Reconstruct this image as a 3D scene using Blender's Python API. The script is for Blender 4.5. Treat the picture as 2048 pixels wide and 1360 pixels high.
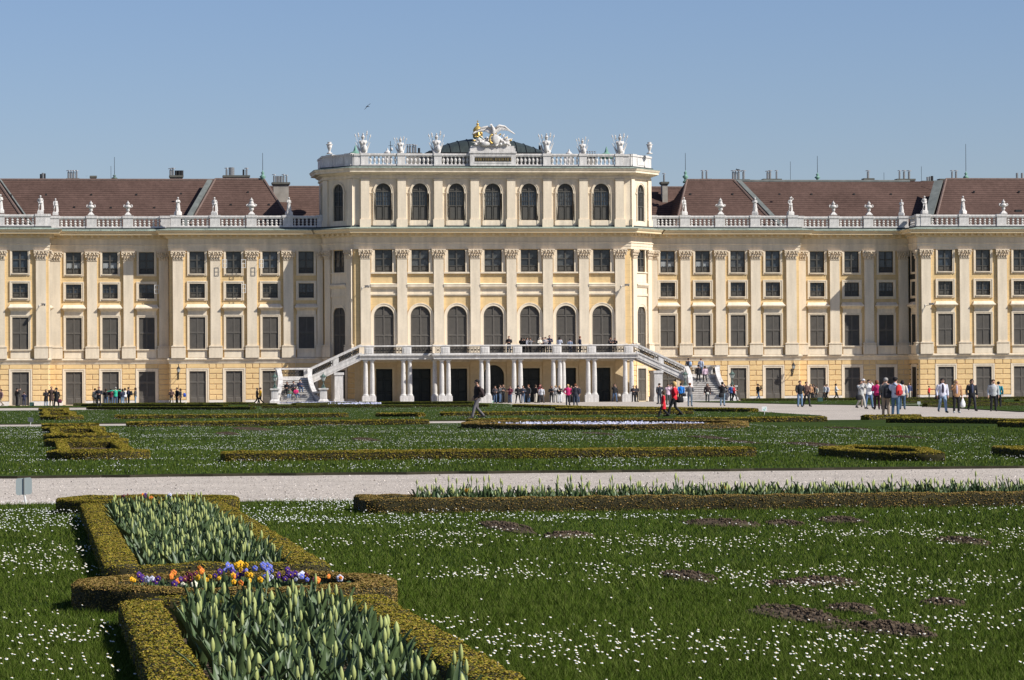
import bpy, bmesh, math, random
import numpy as np
from mathutils import Vector, Matrix
from math import sin, cos, tan, atan, atan2, pi, radians, sqrt

for o in list(bpy.data.objects):
    bpy.data.objects.remove(o)
SC = bpy.context.scene
COL = SC.collection
random.seed(7)
RNG = np.random.default_rng(11)

# ------------------------------------------------------------------ camera
F_PX = 6900.0                      # focal length in photo pixels (2048 wide)
PSI = radians(7.87)                # the camera looks a little to the right of square-on
ROLL = 0.0067
PITCH = atan((776 - 680) / F_PX)
CAM_H = 1.45
_a = PSI + atan((984 - 1024) / F_PX)
CAM = Vector((-345 * tan(_a), -345.0, CAM_H))
_F = Vector((sin(PSI) * cos(PITCH), cos(PSI) * cos(PITCH), sin(PITCH)))
_R0 = Vector((cos(PSI), -sin(PSI), 0))
_U0 = _R0.cross(_F)
_R = _R0 * cos(ROLL) - _U0 * sin(ROLL)
_U = _R0 * sin(ROLL) + _U0 * cos(ROLL)
cam_d = bpy.data.cameras.new('camera')
cam_d.sensor_width = 36.0
cam_d.lens = F_PX / 2048 * 36.0
cam_d.clip_start = 1.0
cam_d.clip_end = 6000.0
cam = bpy.data.objects.new('camera', cam_d)
cam.matrix_world = Matrix(((_R.x, _U.x, -_F.x, CAM.x), (_R.y, _U.y, -_F.y, CAM.y),
                           (_R.z, _U.z, -_F.z, CAM.z), (0, 0, 0, 1)))
COL.objects.link(cam)
SC.camera = cam

def ray(px, py):
    return _F + _R * ((px - 1024) / F_PX) - _U * ((py - 680) / F_PX)
def G(px, py, z=0.0):              # survey a spot of the ground from the photograph
    r = ray(px, py)
    return CAM + r * ((z - CAM.z) / r.z)
def W(px, py, y):                  # survey a spot of an upright plane parallel to the palace front
    r = ray(px, py)
    return CAM + r * ((y - CAM.y) / r.y)

# ------------------------------------------------------------------ light
SUN_DIR = Vector((1.0, -0.60, 1.0)).normalized()       # towards the sun
world = bpy.data.worlds.new('World')
SC.world = world
world.use_nodes = True
wn = world.node_tree
bg = wn.nodes['Background']
sky = wn.nodes.new('ShaderNodeTexSky')
sky.sky_type = 'NISHITA'
sky.sun_disc = False
sky.sun_elevation = math.asin(SUN_DIR.z)
sky.sun_rotation = atan2(SUN_DIR.x, SUN_DIR.y)
sky.air_density = 1.0
sky.dust_density = 0.4
sky.ozone_density = 6.5
tint = wn.nodes.new('ShaderNodeMix'); tint.data_type = 'RGBA'; tint.blend_type = 'MULTIPLY'; tint.inputs[0].default_value = 1.0
tint.inputs[7].default_value = (1.05, 0.955, 1.03, 1)
wn.links.new(sky.outputs[0], tint.inputs[6]); wn.links.new(tint.outputs[2], bg.inputs[0])
bg.inputs[1].default_value = 0.072
sun_d = bpy.data.lights.new('sun', 'SUN')
sun_d.energy = 4.6
sun_d.angle = radians(0.5)
sun_d.color = (1.0, 0.97, 0.92)
sun = bpy.data.objects.new('sun', sun_d)
sun.rotation_euler = SUN_DIR.to_track_quat('Z', 'Y').to_euler()
COL.objects.link(sun)
SC.view_settings.view_transform = 'Standard'
SC.view_settings.look = 'None'
SC.view_settings.gamma = 1.0
SC.view_settings.use_curve_mapping = False
SC.view_settings.exposure = 0.45

# ------------------------------------------------------------------ materials
MATS = {}
def mat(name, col, rough=0.8, noise=None, bump=None, metal=0.0, island=None, spec=0.3, lines=None):
    """noise=(scale, amount): colour mottling; bump=(scale, strength, distance); island=[colours] per leaf;
    lines=(axis, period, width, darkness): courses or seams cut into the surface"""
    if name in MATS: return MATS[name]
    m = bpy.data.materials.new(name); m.use_nodes = True
    nt = m.node_tree; N = nt.nodes; L = nt.links
    b = N['Principled BSDF']
    b.inputs['Roughness'].default_value = rough
    b.inputs['Metallic'].default_value = metal
    b.inputs['Specular IOR Level'].default_value = spec
    out = None
    if island:
        g = N.new('ShaderNodeNewGeometry'); r = N.new('ShaderNodeValToRGB')
        el = r.color_ramp.elements
        el[0].position = 0; el[0].color = (*island[0], 1)
        el[1].position = 1; el[1].color = (*island[-1], 1)
        for i, c in enumerate(island[1:-1]):
            e = el.new((i + 1) / (len(island) - 1)); e.color = (*c, 1)
        L.new(g.outputs['Random Per Island'], r.inputs[0]); out = r.outputs[0]
    else:
        c = N.new('ShaderNodeRGB'); c.outputs[0].default_value = (*col, 1); out = c.outputs[0]
    tc = N.new('ShaderNodeTexCoord')
    if noise:
        for k, (sc, am, *st) in enumerate(noise if isinstance(noise, list) else [noise]):
            n = N.new('ShaderNodeTexNoise'); n.inputs['Scale'].default_value = sc; n.inputs['Detail'].default_value = 5
            if st:                                                      # streaks drawn out by running rain
                mp = N.new('ShaderNodeMapping'); mp.inputs['Scale'].default_value = (1, 1, st[0])
                L.new(tc.outputs['Object'], mp.inputs['Vector']); L.new(mp.outputs[0], n.inputs['Vector'])
            else: L.new(tc.outputs['Object'], n.inputs['Vector'])
            mr = N.new('ShaderNodeMapRange')
            mr.inputs[1].default_value = 0.3; mr.inputs[2].default_value = 0.7
            mr.inputs[3].default_value = 1 - am; mr.inputs[4].default_value = 1 + am * 0.6
            L.new(n.outputs[0], mr.inputs[0])
            mx = N.new('ShaderNodeMix'); mx.data_type = 'RGBA'; mx.blend_type = 'MULTIPLY'
            mx.inputs[0].default_value = 1.0
            L.new(out, mx.inputs[6]); L.new(mr.outputs[0], mx.inputs[7]); out = mx.outputs[2]
    h = None
    if lines:
        ax, per, wd, dk = lines
        s = N.new('ShaderNodeSeparateXYZ'); L.new(tc.outputs['Object'], s.inputs[0])
        d = N.new('ShaderNodeMath'); d.operation = 'DIVIDE'; d.inputs[1].default_value = per
        L.new(s.outputs['XYZ'.index(ax)], d.inputs[0])
        f = N.new('ShaderNodeMath'); f.operation = 'FRACT'; L.new(d.outputs[0], f.inputs[0])
        t = N.new('ShaderNodeMath'); t.operation = 'LESS_THAN'; t.inputs[1].default_value = wd
        L.new(f.outputs[0], t.inputs[0])
        mx = N.new('ShaderNodeMix'); mx.data_type = 'RGBA'; mx.blend_type = 'MULTIPLY'
        L.new(t.outputs[0], mx.inputs[0]); L.new(out, mx.inputs[6]); mx.inputs[7].default_value = (dk, dk, dk, 1)
        out = mx.outputs[2]
    L.new(out, b.inputs['Base Color'])
    if bump:
        n = N.new('ShaderNodeTexNoise'); n.inputs['Scale'].default_value = bump[0]; n.inputs['Detail'].default_value = 4
        L.new(tc.outputs['Object'], n.inputs['Vector'])
        bp = N.new('ShaderNodeBump'); bp.inputs['Strength'].default_value = bump[1]; bp.inputs['Distance'].default_value = bump[2]
        L.new(n.outputs[0], bp.inputs['Height']); L.new(bp.outputs[0], b.inputs['Normal'])
    MATS[name] = m
    return m

YEL = mat('yellow_stucco', (0.72, 0.515, 0.255), .9, [(0.35, .10), (3.0, .07), (1.6, .13, .12)], (22, .35, .03), lines=('Z', .66, .045, .80))
RUS = mat('yellow_block', (0.76, 0.535, 0.258), .9, [(0.5, .10), (4.0, .06)], (26, .3, .02))
JOI = mat('cream_joint', (0.76, 0.62, 0.415), .9, (1.0, .08))
CRM = mat('cream_trim', (0.758, 0.64, 0.475), .85, [(0.45, .09), (5.0, .05), (2.2, .15, .10)], (30, .12, .01))
OCH = mat('ochre_moulding', (0.58, 0.40, 0.17), .85, (1.2, .12))
STN = mat('pale_stone', (0.70, 0.65, 0.58), .85, [(0.7, .12), (6.0, .10)], (25, .25, .02))
WST = mat('white_stone', (0.64, 0.605, 0.56), .8, [(1.2, .14), (9.0, .14), (4.0, .22, .2)], (20, .25, .02))
CAP = mat('capital_plaster', (0.66, 0.54, 0.39), .85, (8, .2))
JNY = mat('grey_joinery', (0.080, 0.074, 0.062), .6, (3, .10))
SHU = mat('grey_shutter', (0.115, 0.102, 0.085), .7, (2, .12))
GL2 = mat('window_glass_painted_sky', (0.045, 0.060, 0.075), .1, (1.5, .5), spec=.5)  # bluish base colour is a painted sky reflection
GL3 = mat('window_glass_curtained', (0.10, 0.105, 0.10), .2, (2.5, .6), spec=.5)
GLS = mat('window_glass', (0.030, 0.034, 0.036), .06, spec=.5)
DRK = mat('dark_interior', (0.012, 0.013, 0.012), .5)
DGR = mat('dark_green_door', (0.018, 0.022, 0.019), .35, (2, .3))
COP = mat('green_copper', (0.29, 0.34, 0.275), .7, [(0.8, .3), (5, .3)], lines=('X', 1.15, .05, .55))
COV = mat('verdigris', (0.16, 0.30, 0.23), .6, (6, .3))
DOM = mat('dark_copper_dome', (0.035, 0.045, 0.042), .55, (1, .2))
TIL = mat('brown_roof_tile', (0.113, 0.070, 0.056), .9, spec=.06, noise= [(0.25, .20), (2.0, .15), (9.0, .22)], bump=(14, .3, .03), lines=('Z', .235, .28, .60))
RDG = mat('ridge_tile', (0.155, 0.105, 0.085), .85, (6, .3))
LED = mat('lead_gutter', (0.15, 0.16, 0.145), .6, (1.5, .25))
CHM = mat('chimney_render', (0.33, 0.30, 0.255), .9, (1.5, .2))
CHC = mat('chimney_cap', (0.12, 0.115, 0.095), .9, (2, .25))
STL = mat('steel_pipe', (0.33, 0.32, 0.30), .35, metal=.6)
IRN = mat('dark_iron', (0.02, 0.02, 0.02), .6)
GLD = mat('gilding', (0.60, 0.41, 0.12), .42, metal=.55)
LMP = mat('lamp_metal', (0.10, 0.15, 0.125), .5, (8, .3))
LGL = mat('lamp_glass', (0.55, 0.56, 0.52), .2)
LWN = mat('lawn_ground', (0.040, 0.064, 0.010), .95, spec=.06, noise=[(0.25, .30), (3.0, .22), (30, .35)], bump=(30, .8, .05))
GRV = mat('pale_gravel', (0.50, 0.435, 0.365), .95, spec=.05, noise= [(0.05, .10), (0.6, .09), (2.6, .10), (9, .16), (36, .42)], bump=(35, .5, .02))
SOI = mat('brown_soil', (0.112, 0.082, 0.056), .98, spec=.03, noise=[(5, .35), (40, .4)], bump=(30, 1.0, .05))
EDG = mat('lawn_edge_soil', (0.04, 0.035, 0.02), .98, (8, .3))
GRS = mat('grass_blades', None, .85, spec=.03, island=[(0.026, 0.048, 0.005), (0.053, 0.086, 0.009), (0.077, 0.111, 0.014), (0.135, 0.155, 0.042)])
HDG = mat('box_hedge_core', (0.034, 0.029, 0.011), .95, [(3, .3), (25, .4)])
HLF = mat('box_hedge_leaves', None, .7, spec=.08, island=[(0.07, 0.085, 0.008), (0.165, 0.150, 0.013), (0.30, 0.235, 0.024), (0.34, 0.225, 0.050), (0.14, 0.13, 0.013)])
HGR = mat('green_hedge_leaves', None, .7, spec=.08, island=[(0.035, 0.060, 0.008), (0.09, 0.105, 0.012), (0.17, 0.15, 0.02), (0.10, 0.10, 0.014)])
HLB = mat('browned_hedge_leaves', None, .7, spec=.08, island=[(0.075, 0.070, 0.011), (0.19, 0.135, 0.028), (0.33, 0.21, 0.070), (0.28, 0.175, 0.060), (0.15, 0.13, 0.018)])
TLF = mat('tulip_leaf', (0.080, 0.122, 0.045), .45, (7, .3))
TBD = mat('tulip_bud', (0.34, 0.375, 0.12), .55, (20, .18))
TYE = mat('tulip_yellow', (0.75, 0.45, 0.06), .5, (20, .2))
WHT = mat('daisy_white', (0.66, 0.66, 0.62), .8)
YCT = mat('daisy_yellow', (0.75, 0.45, 0.02), .8)
PLF = mat('pale_blue_petals', None, .7, island=[(0.27, 0.28, 0.42), (0.42, 0.43, 0.54), (0.52, 0.52, 0.58), (0.33, 0.31, 0.47)])
STO = mat('gravel_stone', None, .9, island=[(.10, .085, .07), (.30, .26, .22), (.50, .44, .38), (.62, .56, .50)])
SKN = mat('skin', (0.52, 0.30, 0.21), .6)

# ------------------------------------------------------------------ mesh builder
class MB:
    def __init__(s):
        s.v = []; s.f = []; s.m = []; s.M = None
    def add(s, vs, fs, m=0):
        k = len(s.v)
        if s.M is not None: vs = [tuple(s.M @ Vector(p)) for p in vs]
        s.v += [tuple(p) for p in vs]
        s.f += [tuple(i + k for i in f) for f in fs]
        s.m += [m] * len(fs)
    def box(s, x0, x1, y0, y1, z0, z1, m=0):
        s.add([(x0, y0, z0), (x1, y0, z0), (x1, y1, z0), (x0, y1, z0), (x0, y0, z1), (x1, y0, z1), (x1, y1, z1), (x0, y1, z1)],
              [(0, 3, 2, 1), (4, 5, 6, 7), (0, 1, 5, 4), (1, 2, 6, 5), (2, 3, 7, 6), (3, 0, 4, 7)], m)
    def frus(s, x0, x1, y0, y1, z0, z1, i, m=0):          # box whose front face is inset by i (a cushioned block)
        s.add([(x0, y1, z0), (x1, y1, z0), (x1, y1, z1), (x0, y1, z1), (x0 + i, y0, z0 + i), (x1 - i, y0, z0 + i), (x1 - i, y0, z1 - i), (x0 + i, y0, z1 - i)],
              [(4, 5, 6, 7), (0, 1, 5, 4), (1, 2, 6, 5), (2, 3, 7, 6), (3, 0, 4, 7)], m)
    def taper(s, cx, cy, z0, z1, a0, b0, a1, b1, m=0):    # four-sided frustum, half sizes a (x) and b (y)
        s.add([(cx - a0, cy - b0, z0), (cx + a0, cy - b0, z0), (cx + a0, cy + b0, z0), (cx - a0, cy + b0, z0),
               (cx - a1, cy - b1, z1), (cx + a1, cy - b1, z1), (cx + a1, cy + b1, z1), (cx - a1, cy + b1, z1)],
              [(0, 3, 2, 1), (4, 5, 6, 7), (0, 1, 5, 4), (1, 2, 6, 5), (2, 3, 7, 6), (3, 0, 4, 7)], m)
    def prism(s, prof, x0, x1, m=0):                      # profile [(y, z)] pushed along x
        n = len(prof)
        s.add([(x0, y, z) for y, z in prof] + [(x1, y, z) for y, z in prof],
              [(i, (i + 1) % n, (i + 1) % n + n, i + n) for i in range(n)] + [tuple(range(n - 1, -1, -1)), tuple(range(n, 2 * n))], m)
    def prismy(s, poly, y0, y1, m=0):                     # outline [(x, z)] pushed along y
        n = len(poly)
        s.add([(x, y0, z) for x, z in poly] + [(x, y1, z) for x, z in poly],
              [((i + 1) % n, i, i + n, (i + 1) % n + n) for i in range(n)] + [tuple(range(n)), tuple(range(2 * n - 1, n - 1, -1))], m)
    def prismz(s, poly, z0, z1, m=0, mside=None):
        n = len(poly)
        s.add([(x, y, z0) for x, y in poly] + [(x, y, z1) for x, y in poly], [tuple(range(n - 1, -1, -1)), tuple(range(n, 2 * n))], m)
        k = len(s.v) - 2 * n
        s.f += [(k + i, k + (i + 1) % n, k + (i + 1) % n + n, k + i + n) for i in range(n)]
        s.m += [m if mside is None else mside] * n
    def lathe(s, prof, n=12, c=(0, 0, 0), m=0, sx=1.0, sy=1.0):
        vs = []; fs = []
        for r, z in prof:
            for i in range(n):
                a = 2 * pi * i / n
                vs.append((c[0] + r * cos(a) * sx, c[1] + r * sin(a) * sy, c[2] + z))
        for j in range(len(prof) - 1):
            for i in range(n):
                fs.append((j * n + i, j * n + (i + 1) % n, (j + 1) * n + (i + 1) % n, (j + 1) * n + i))
        fs.append(tuple(range(n - 1, -1, -1))); fs.append(tuple((len(prof) - 1) * n + i for i in range(n)))
        s.add(vs, fs, m)
    def tube(s, pts, rad, n=6, m=0, flat=1.0):
        pts = [Vector(p) for p in pts]
        if not isinstance(rad, (list, tuple)): rad = [rad] * len(pts)
        vs = []; fs = []; up = None
        for i, p in enumerate(pts):
            d = (pts[min(i + 1, len(pts) - 1)] - pts[max(i - 1, 0)]).normalized()
            if up is None: up = Vector((0, 1, 0)) if abs(d.y) < .9 else Vector((1, 0, 0))
            a = d.cross(up).normalized(); b = a.cross(d).normalized(); up = b
            for k in range(n):
                t = 2 * pi * k / n
                vs.append(tuple(p + a * (rad[i] * cos(t)) + b * (rad[i] * flat * sin(t))))
        for j in range(len(pts) - 1):
            for k in range(n):
                fs.append((j * n + k, j * n + (k + 1) % n, (j + 1) * n + (k + 1) % n, (j + 1) * n + k))
        fs.append(tuple(range(n - 1, -1, -1))); fs.append(tuple((len(pts) - 1) * n + k for k in range(n)))
        s.add(vs, fs, m)
    def ball(s, c, rx, ry=None, rz=None, n=10, k=7, m=0):
        ry = ry or rx; rz = rz or rx
        vs = []; fs = []
        for j in range(1, k):
            t = pi * j / k
            for i in range(n):
                a = 2 * pi * i / n
                vs.append((c[0] + rx * sin(t) * cos(a), c[1] + ry * sin(t) * sin(a), c[2] - rz * cos(t)))
        b = len(vs); vs += [(c[0], c[1], c[2] - rz), (c[0], c[1], c[2] + rz)]
        for j in range(k - 2):
            for i in range(n):
                fs.append((j * n + i, j * n + (i + 1) % n, (j + 1) * n + (i + 1) % n, (j + 1) * n + i))
        for i in range(n):
            fs.append((b, (i + 1) % n, i)); fs.append((b + 1, (k - 2) * n + i, (k - 2) * n + (i + 1) % n))
        s.add(vs, fs, m)
    def mesh(s, name, mats, smooth=False):
        me = bpy.data.meshes.new(name)
        me.from_pydata(s.v, [], s.f)
        for mm in (mats if isinstance(mats, (list, tuple)) else [mats]): me.materials.append(mm)
        if any(s.m): me.polygons.foreach_set('material_index', s.m)
        if smooth: me.polygons.foreach_set('use_smooth', [True] * len(s.f))
        me.update()
        return me

def ob(name, me, parent=None, loc=(0, 0, 0), rz=0.0, scale=None):
    o = bpy.data.objects.new(name, me); COL.objects.link(o)
    o.location = loc; o.rotation_euler = (0, 0, rz)
    if scale: o.scale = scale if isinstance(scale, (tuple, list)) else (scale,) * 3
    if parent: o.parent = parent
    return o
def tag(o, label=None, cat=None, group=None, kind=None):
    if label: o['label'] = label
    if cat: o['category'] = cat
    if group: o['group'] = group
    if kind: o['kind'] = kind
    return o
def empty(name, loc=(0, 0, 0), rz=0.0, label=None, cat=None, group=None):
    o = bpy.data.objects.new(name, None); COL.objects.link(o)
    o.location = loc; o.rotation_euler = (0, 0, rz); o.empty_display_size = .2
    return tag(o, label, cat, group)
def dup(o, parent=None, loc=None, rz=None, scale=None):
    c = o.copy(); COL.objects.link(c)
    if parent is not None: c.parent = parent
    if loc is not None: c.location = loc
    if rz is not None: c.rotation_euler = (0, 0, rz)
    if scale is not None: c.scale = (scale,) * 3
    for ch in [x for x in o.children]: dup(ch, c)
    return c
def remesh(mb, voxel, name, mats, smooth_it=0):
    me = mb.mesh('tmp', mats)
    o = bpy.data.objects.new('tmp', me); COL.objects.link(o)
    md = o.modifiers.new('r', 'REMESH'); md.mode = 'VOXEL'; md.voxel_size = voxel; md.use_smooth_shade = True
    if smooth_it:
        sm = o.modifiers.new('s', 'SMOOTH'); sm.factor = .5; sm.iterations = smooth_it
    dg = bpy.context.evaluated_depsgraph_get()
    res = bpy.data.meshes.new_from_object(o.evaluated_get(dg))
    res.name = name
    bpy.data.objects.remove(o); bpy.data.meshes.remove(me)
    return res
def np_mesh(name, verts, faces_n, mats, mi=None, smooth=False):
    """verts (N,3) array whose faces are consecutive runs of faces_n vertices each, or (verts, loops, counts)"""
    me = bpy.data.meshes.new(name)
    if isinstance(faces_n, int):
        n = len(verts); nf = n // faces_n
        loops = np.arange(n, dtype=np.int32); starts = np.arange(0, n, faces_n, dtype=np.int32)
    else:
        loops, starts = faces_n; nf = len(starts); n = len(verts)
    me.vertices.add(n); me.vertices.foreach_set('co', np.asarray(verts, dtype=np.float32).ravel())
    me.loops.add(len(loops)); me.loops.foreach_set('vertex_index', loops.astype(np.int32))
    me.polygons.add(nf); me.polygons.foreach_set('loop_start', starts.astype(np.int32))
    for m in mats: me.materials.append(m)
    if mi is not None: me.polygons.foreach_set('material_index', mi.astype(np.int32))
    if smooth: me.polygons.foreach_set('use_smooth', np.ones(nf, dtype=bool))
    me.update(calc_edges=True)
    return me
# ================================================================== the palace
OCO = mat('bounce_tinted_ochre', (0.74, 0.59, 0.37), .85, [(0.4, .14), (4.0, .06)])  # ochre tone with the yellow bounce under the cornice mixed into the colour
POC = mat('porch_ochre', (0.70, 0.535, 0.32), .88, [(0.6, .12), (4, .08)])
palace = empty('palace', label='long yellow and cream baroque palace with a taller central block and brown tiled roofs', cat='palace')

def arcpts(cx, zs, r, n=14):
    return [(cx - r * cos(pi * i / n), zs + r * sin(pi * i / n)) for i in range(n + 1)]

def wall_mesh(name, L, z0, z1, ops, mats, zsplit=None, th=.26, x0=0.0):
    """upright wall from x0 to L with real openings (xc, zb, w, h, arch) and their reveals"""
    mb = MB()
    xs = {x0, L}; zs = {z0, z1}
    if zsplit: zs.add(zsplit)
    for xc, zb, w, h, ar in ops:
        xs |= {max(x0, xc - w / 2), min(L, xc + w / 2)}; zs |= {zb, zb + h}
    xs = sorted(xs); zs = sorted(zs)
    def mi(z): return 1 if (zsplit and z < zsplit) else 0
    for a, b in zip(xs, xs[1:]):
        if b - a < 1e-4: continue
        for c, d in zip(zs, zs[1:]):
            if d - c < 1e-4: continue
            mx, mz = (a + b) / 2, (c + d) / 2
            if any(abs(mx - xc) < w / 2 and zb < mz < zb + h for xc, zb, w, h, ar in ops): continue
            mb.add([(a, 0, c), (b, 0, c), (b, 0, d), (a, 0, d)], [(0, 1, 2, 3)], mi(mz))
    for xc, zb, w, h, ar in ops:
        r = w / 2; l, rr = xc - r, xc + r; m = mi(zb + h / 2); top = zb + h
        zs_ = top - r if ar else top
        for x in (l, rr):
            mb.add([(x, 0, zb), (x, th, zb), (x, th, zs_), (x, 0, zs_)], [(0, 1, 2, 3)], m)
        mb.add([(l, 0, zb), (rr, 0, zb), (rr, th, zb), (l, th, zb)], [(0, 1, 2, 3)], m)
        if ar:
            p = arcpts(xc, zs_, r)
            for (xa, za), (xb, zb2) in zip(p, p[1:]):
                mb.add([(xa, 0, za), (xb, 0, zb2), (xb, 0, top), (xa, 0, top)], [(0, 1, 2, 3)], m)
                mb.add([(xa, 0, za), (xa, th, za), (xb, th, zb2), (xb, 0, zb2)], [(0, 1, 2, 3)], m)
        else:
            mb.add([(l, 0, top), (l, th, top), (rr, th, top), (rr, 0, top)], [(0, 1, 2, 3)], m)
    return mb.mesh(name, mats)

def sweep(mb, line, prof, m=0, caps=True):
    """profile [(outward, z)] along a plan polyline with mitred corners; m one index or one per segment"""
    P = [Vector((x, y)) for x, y in line]; n = len(P); k = len(prof); ring = []
    for i in range(n):
        ns = []
        if i > 0: d = (P[i] - P[i - 1]).normalized(); ns.append(Vector((d.y, -d.x)))
        if i < n - 1: d = (P[i + 1] - P[i]).normalized(); ns.append(Vector((d.y, -d.x)))
        q = ns[0] if len(ns) == 1 else (ns[0] + ns[1]) / (1 + ns[0].dot(ns[1]))
        for o_, z in prof:
            ring.append((P[i].x + q.x * o_, P[i].y + q.y * o_, z))
    for j in range(k - 1):
        mb.add([], [])
    base = len(mb.v); mb.v += ring
    for i in range(n - 1):
        for j in range(k - 1):
            mb.f.append((base + i * k + j, base + (i + 1) * k + j, base + (i + 1) * k + j + 1, base + i * k + j + 1))
            mb.m.append(m[j] if isinstance(m, (list, tuple)) else m)

# ---- window and door kinds (each a joinery mesh plus its sub-part meshes), origin at bottom centre on the wall face
def bar_frame(mb, w, h, t, y0, y1, m=0):
    mb.box(-w / 2, -w / 2 + t, y0, y1, 0, h, m); mb.box(w / 2 - t, w / 2, y0, y1, 0, h, m)
    mb.box(-w / 2 + t, w / 2 - t, y0, y1, 0, t, m); mb.box(-w / 2 + t, w / 2 - t, y0, y1, h - t, h, m)

def casement_mesh(w, h, low, trans, cols=1, rows=1):
    mb = MB(); bar_frame(mb, w, h, .08, .10, .22)
    mb.box(-.07, .07, .09, .2, .08, h - .08)
    mb.box(-w / 2 + .08, w / 2 - .08, .16, .2, .08, low * h)
    mb.box(-w / 2 + .08, w / 2 - .08, .10, .19, low * h, low * h + .07)
    for s in (-1, 1):                                        # raised field of the lower panel
        mb.frus(s * w * .25 - w * .16, s * w * .25 + w * .16, .13, .161, .15, low * h - .06, .03)
    if trans: mb.box(-w / 2 + .08, w / 2 - .08, .085, .19, trans * h - .05, trans * h + .05)
    for s in (-1, 1):
        for c in range(1, cols):
            x = s * (.07 + (w / 2 - .15) * c / cols); mb.box(x - .02, x + .02, .13, .18, low * h, h - .08)
    for r in range(1, rows):
        z = low * h + (h - .08 - low * h) * r / rows; mb.box(-w / 2 + .08, w / 2 - .08, .132, .178, z - .02, z + .02)
    return mb.mesh('window', JNY)
def pane_mesh(w, h, low):
    mb = MB(); mb.box(-w / 2 + .06, w / 2 - .06, .185, .20, low * h, h - .06); return mb.mesh('pane', GLS)
def surround_mesh(w, h, t, out, sill=True, mt=None, bottom=True):
    mb = MB(); a = w / 2
    z0 = -t if bottom else 0
    for s in (-1, 1):
        x0, x1 = sorted((s * a, s * (a + t)))
        mb.box(x0, x1, -out, 0, z0, h + t)
        x0, x1 = sorted((s * (a + t * .55), s * (a + t + .01)))
        mb.box(x0, x1, -out - .035, -out, z0, h + t + .002)
    mb.box(-a, a, -out + .002, 0, h, h + t); mb.box(-a - t * .55, a + t * .55, -out - .035, -out + .003, h + t * .55, h + t)
    if bottom:
        mb.box(-a, a, -out + .002, 0, -t, 0)
        if sill: mb.box(-a - .05, a + .05, -out - .10, -out, -.09, 0)
    return mb.mesh('frame', mt or CRM)
def louvres(mb, x0, x1, z0, z1, y, pitch=.085, m=0, fr=.06):
    mb.box(x0, x0 + fr, y, y + .06, z0, z1, m); mb.box(x1 - fr, x1, y, y + .06, z0, z1, m)
    mb.box(x0 + fr, x1 - fr, y, y + .06, z0, z0 + fr, m); mb.box(x0 + fr, x1 - fr, y, y + .06, z1 - fr, z1, m)
    n = max(2, int((z1 - z0 - 2 * fr) / pitch)); p = (z1 - z0 - 2 * fr) / n
    for i in range(n):
        z = z0 + fr + i * p
        mb.prism([(y + .008, z), (y + .055, z + p * .75), (y + .055, z + p * .95), (y + .008, z + p * .25)], x0 + fr, x1 - fr, m)
    mb.box(x0 + .01, x1 - .01, y + .056, y + .075, z0 + .01, z1 - .01, m)
def shutter_mesh(w, h):
    mb = MB()
    for s in (0, 1):
        for (a, b) in ((0, h * .5 - .02), (h * .5 + .02, h)):
            x0 = -w / 2 + .02 + s * (w / 2); louvres(mb, x0, x0 + w / 2 - .04, a + .01, b - .01, .03 if b > h * .6 else .05)
    mb.box(-w / 2, w / 2, .10, .14, 0, h); mb.box(-w / 2, w / 2, .025, .10, h * .5 - .03, h * .5 + .03)
    mb.box(-.03, .03, .02, .1, 0.01, h - .01)
    return mb.mesh('shuttered_window', SHU)
def hood_mesh(w):
    mb = MB(); a = w / 2
    mb.box(-a - .16, a + .16, -.09, 0, 0, .40)                       # plain frieze over the window
    v = [(-a - .34, -.05, .42), (a + .34, -.05, .42), (a + .34, 0, .42), (-a - .34, 0, .42)]
    prof = [(.16, .09, .40), (.20, .18, .50), (.30, .36, .62), (.42, .50, .70), (.42, .50, .80), (.34, .40, .86), (.26, .22, 1.0), (.22, .06, 1.10)]
    vs = []; fs = []
    for e, o_, z in prof: vs += [(-a - e, -o_, z), (a + e, -o_, z), (a + e, 0, z), (-a - e, 0, z)]
    for j in range(len(prof) - 1):
        for i in range(4): fs.append((j * 4 + i, j * 4 + (i + 1) % 4, j * 4 + 4 + (i + 1) % 4, j * 4 + 4 + i))
    fs += [(3, 2, 1, 0), tuple(len(vs) - 4 + i for i in range(4))]
    mb.add(vs, fs); return mb.mesh('hood', CRM)
def apron_mesh(w):
    mb = MB(); a = w / 2 + .18
    mb.box(-a, a, -.16, 0, -.88, -.10); mb.box(-a - .1, a + .1, -.30, 0, -.10, 0)
    return mb.mesh('sill', CRM)
def door_mesh(w, h):
    mb = MB(); t = h * .66
    for s in (0, 1):
        x0 = -w / 2 + s * w / 2 + .02; x1 = x0 + w / 2 - .04
        louvres(mb, x0, x1, t + .05, h - .03, .05); louvres(mb, x0, x1, .75, t - .04, .05)
        mb.box(x0, x1, .06, .12, .02, .75); mb.frus(x0 + .08, x1 - .08, .035, .06, .12, .66, .05)
    mb.box(-w / 2, w / 2, .121, .15, 0, h); mb.box(-w / 2, w / 2, .03, .12, t - .05, t + .06); mb.box(-.04, .04, .028, .12, 0, h)
    return mb.mesh('door', SHU)
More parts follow.
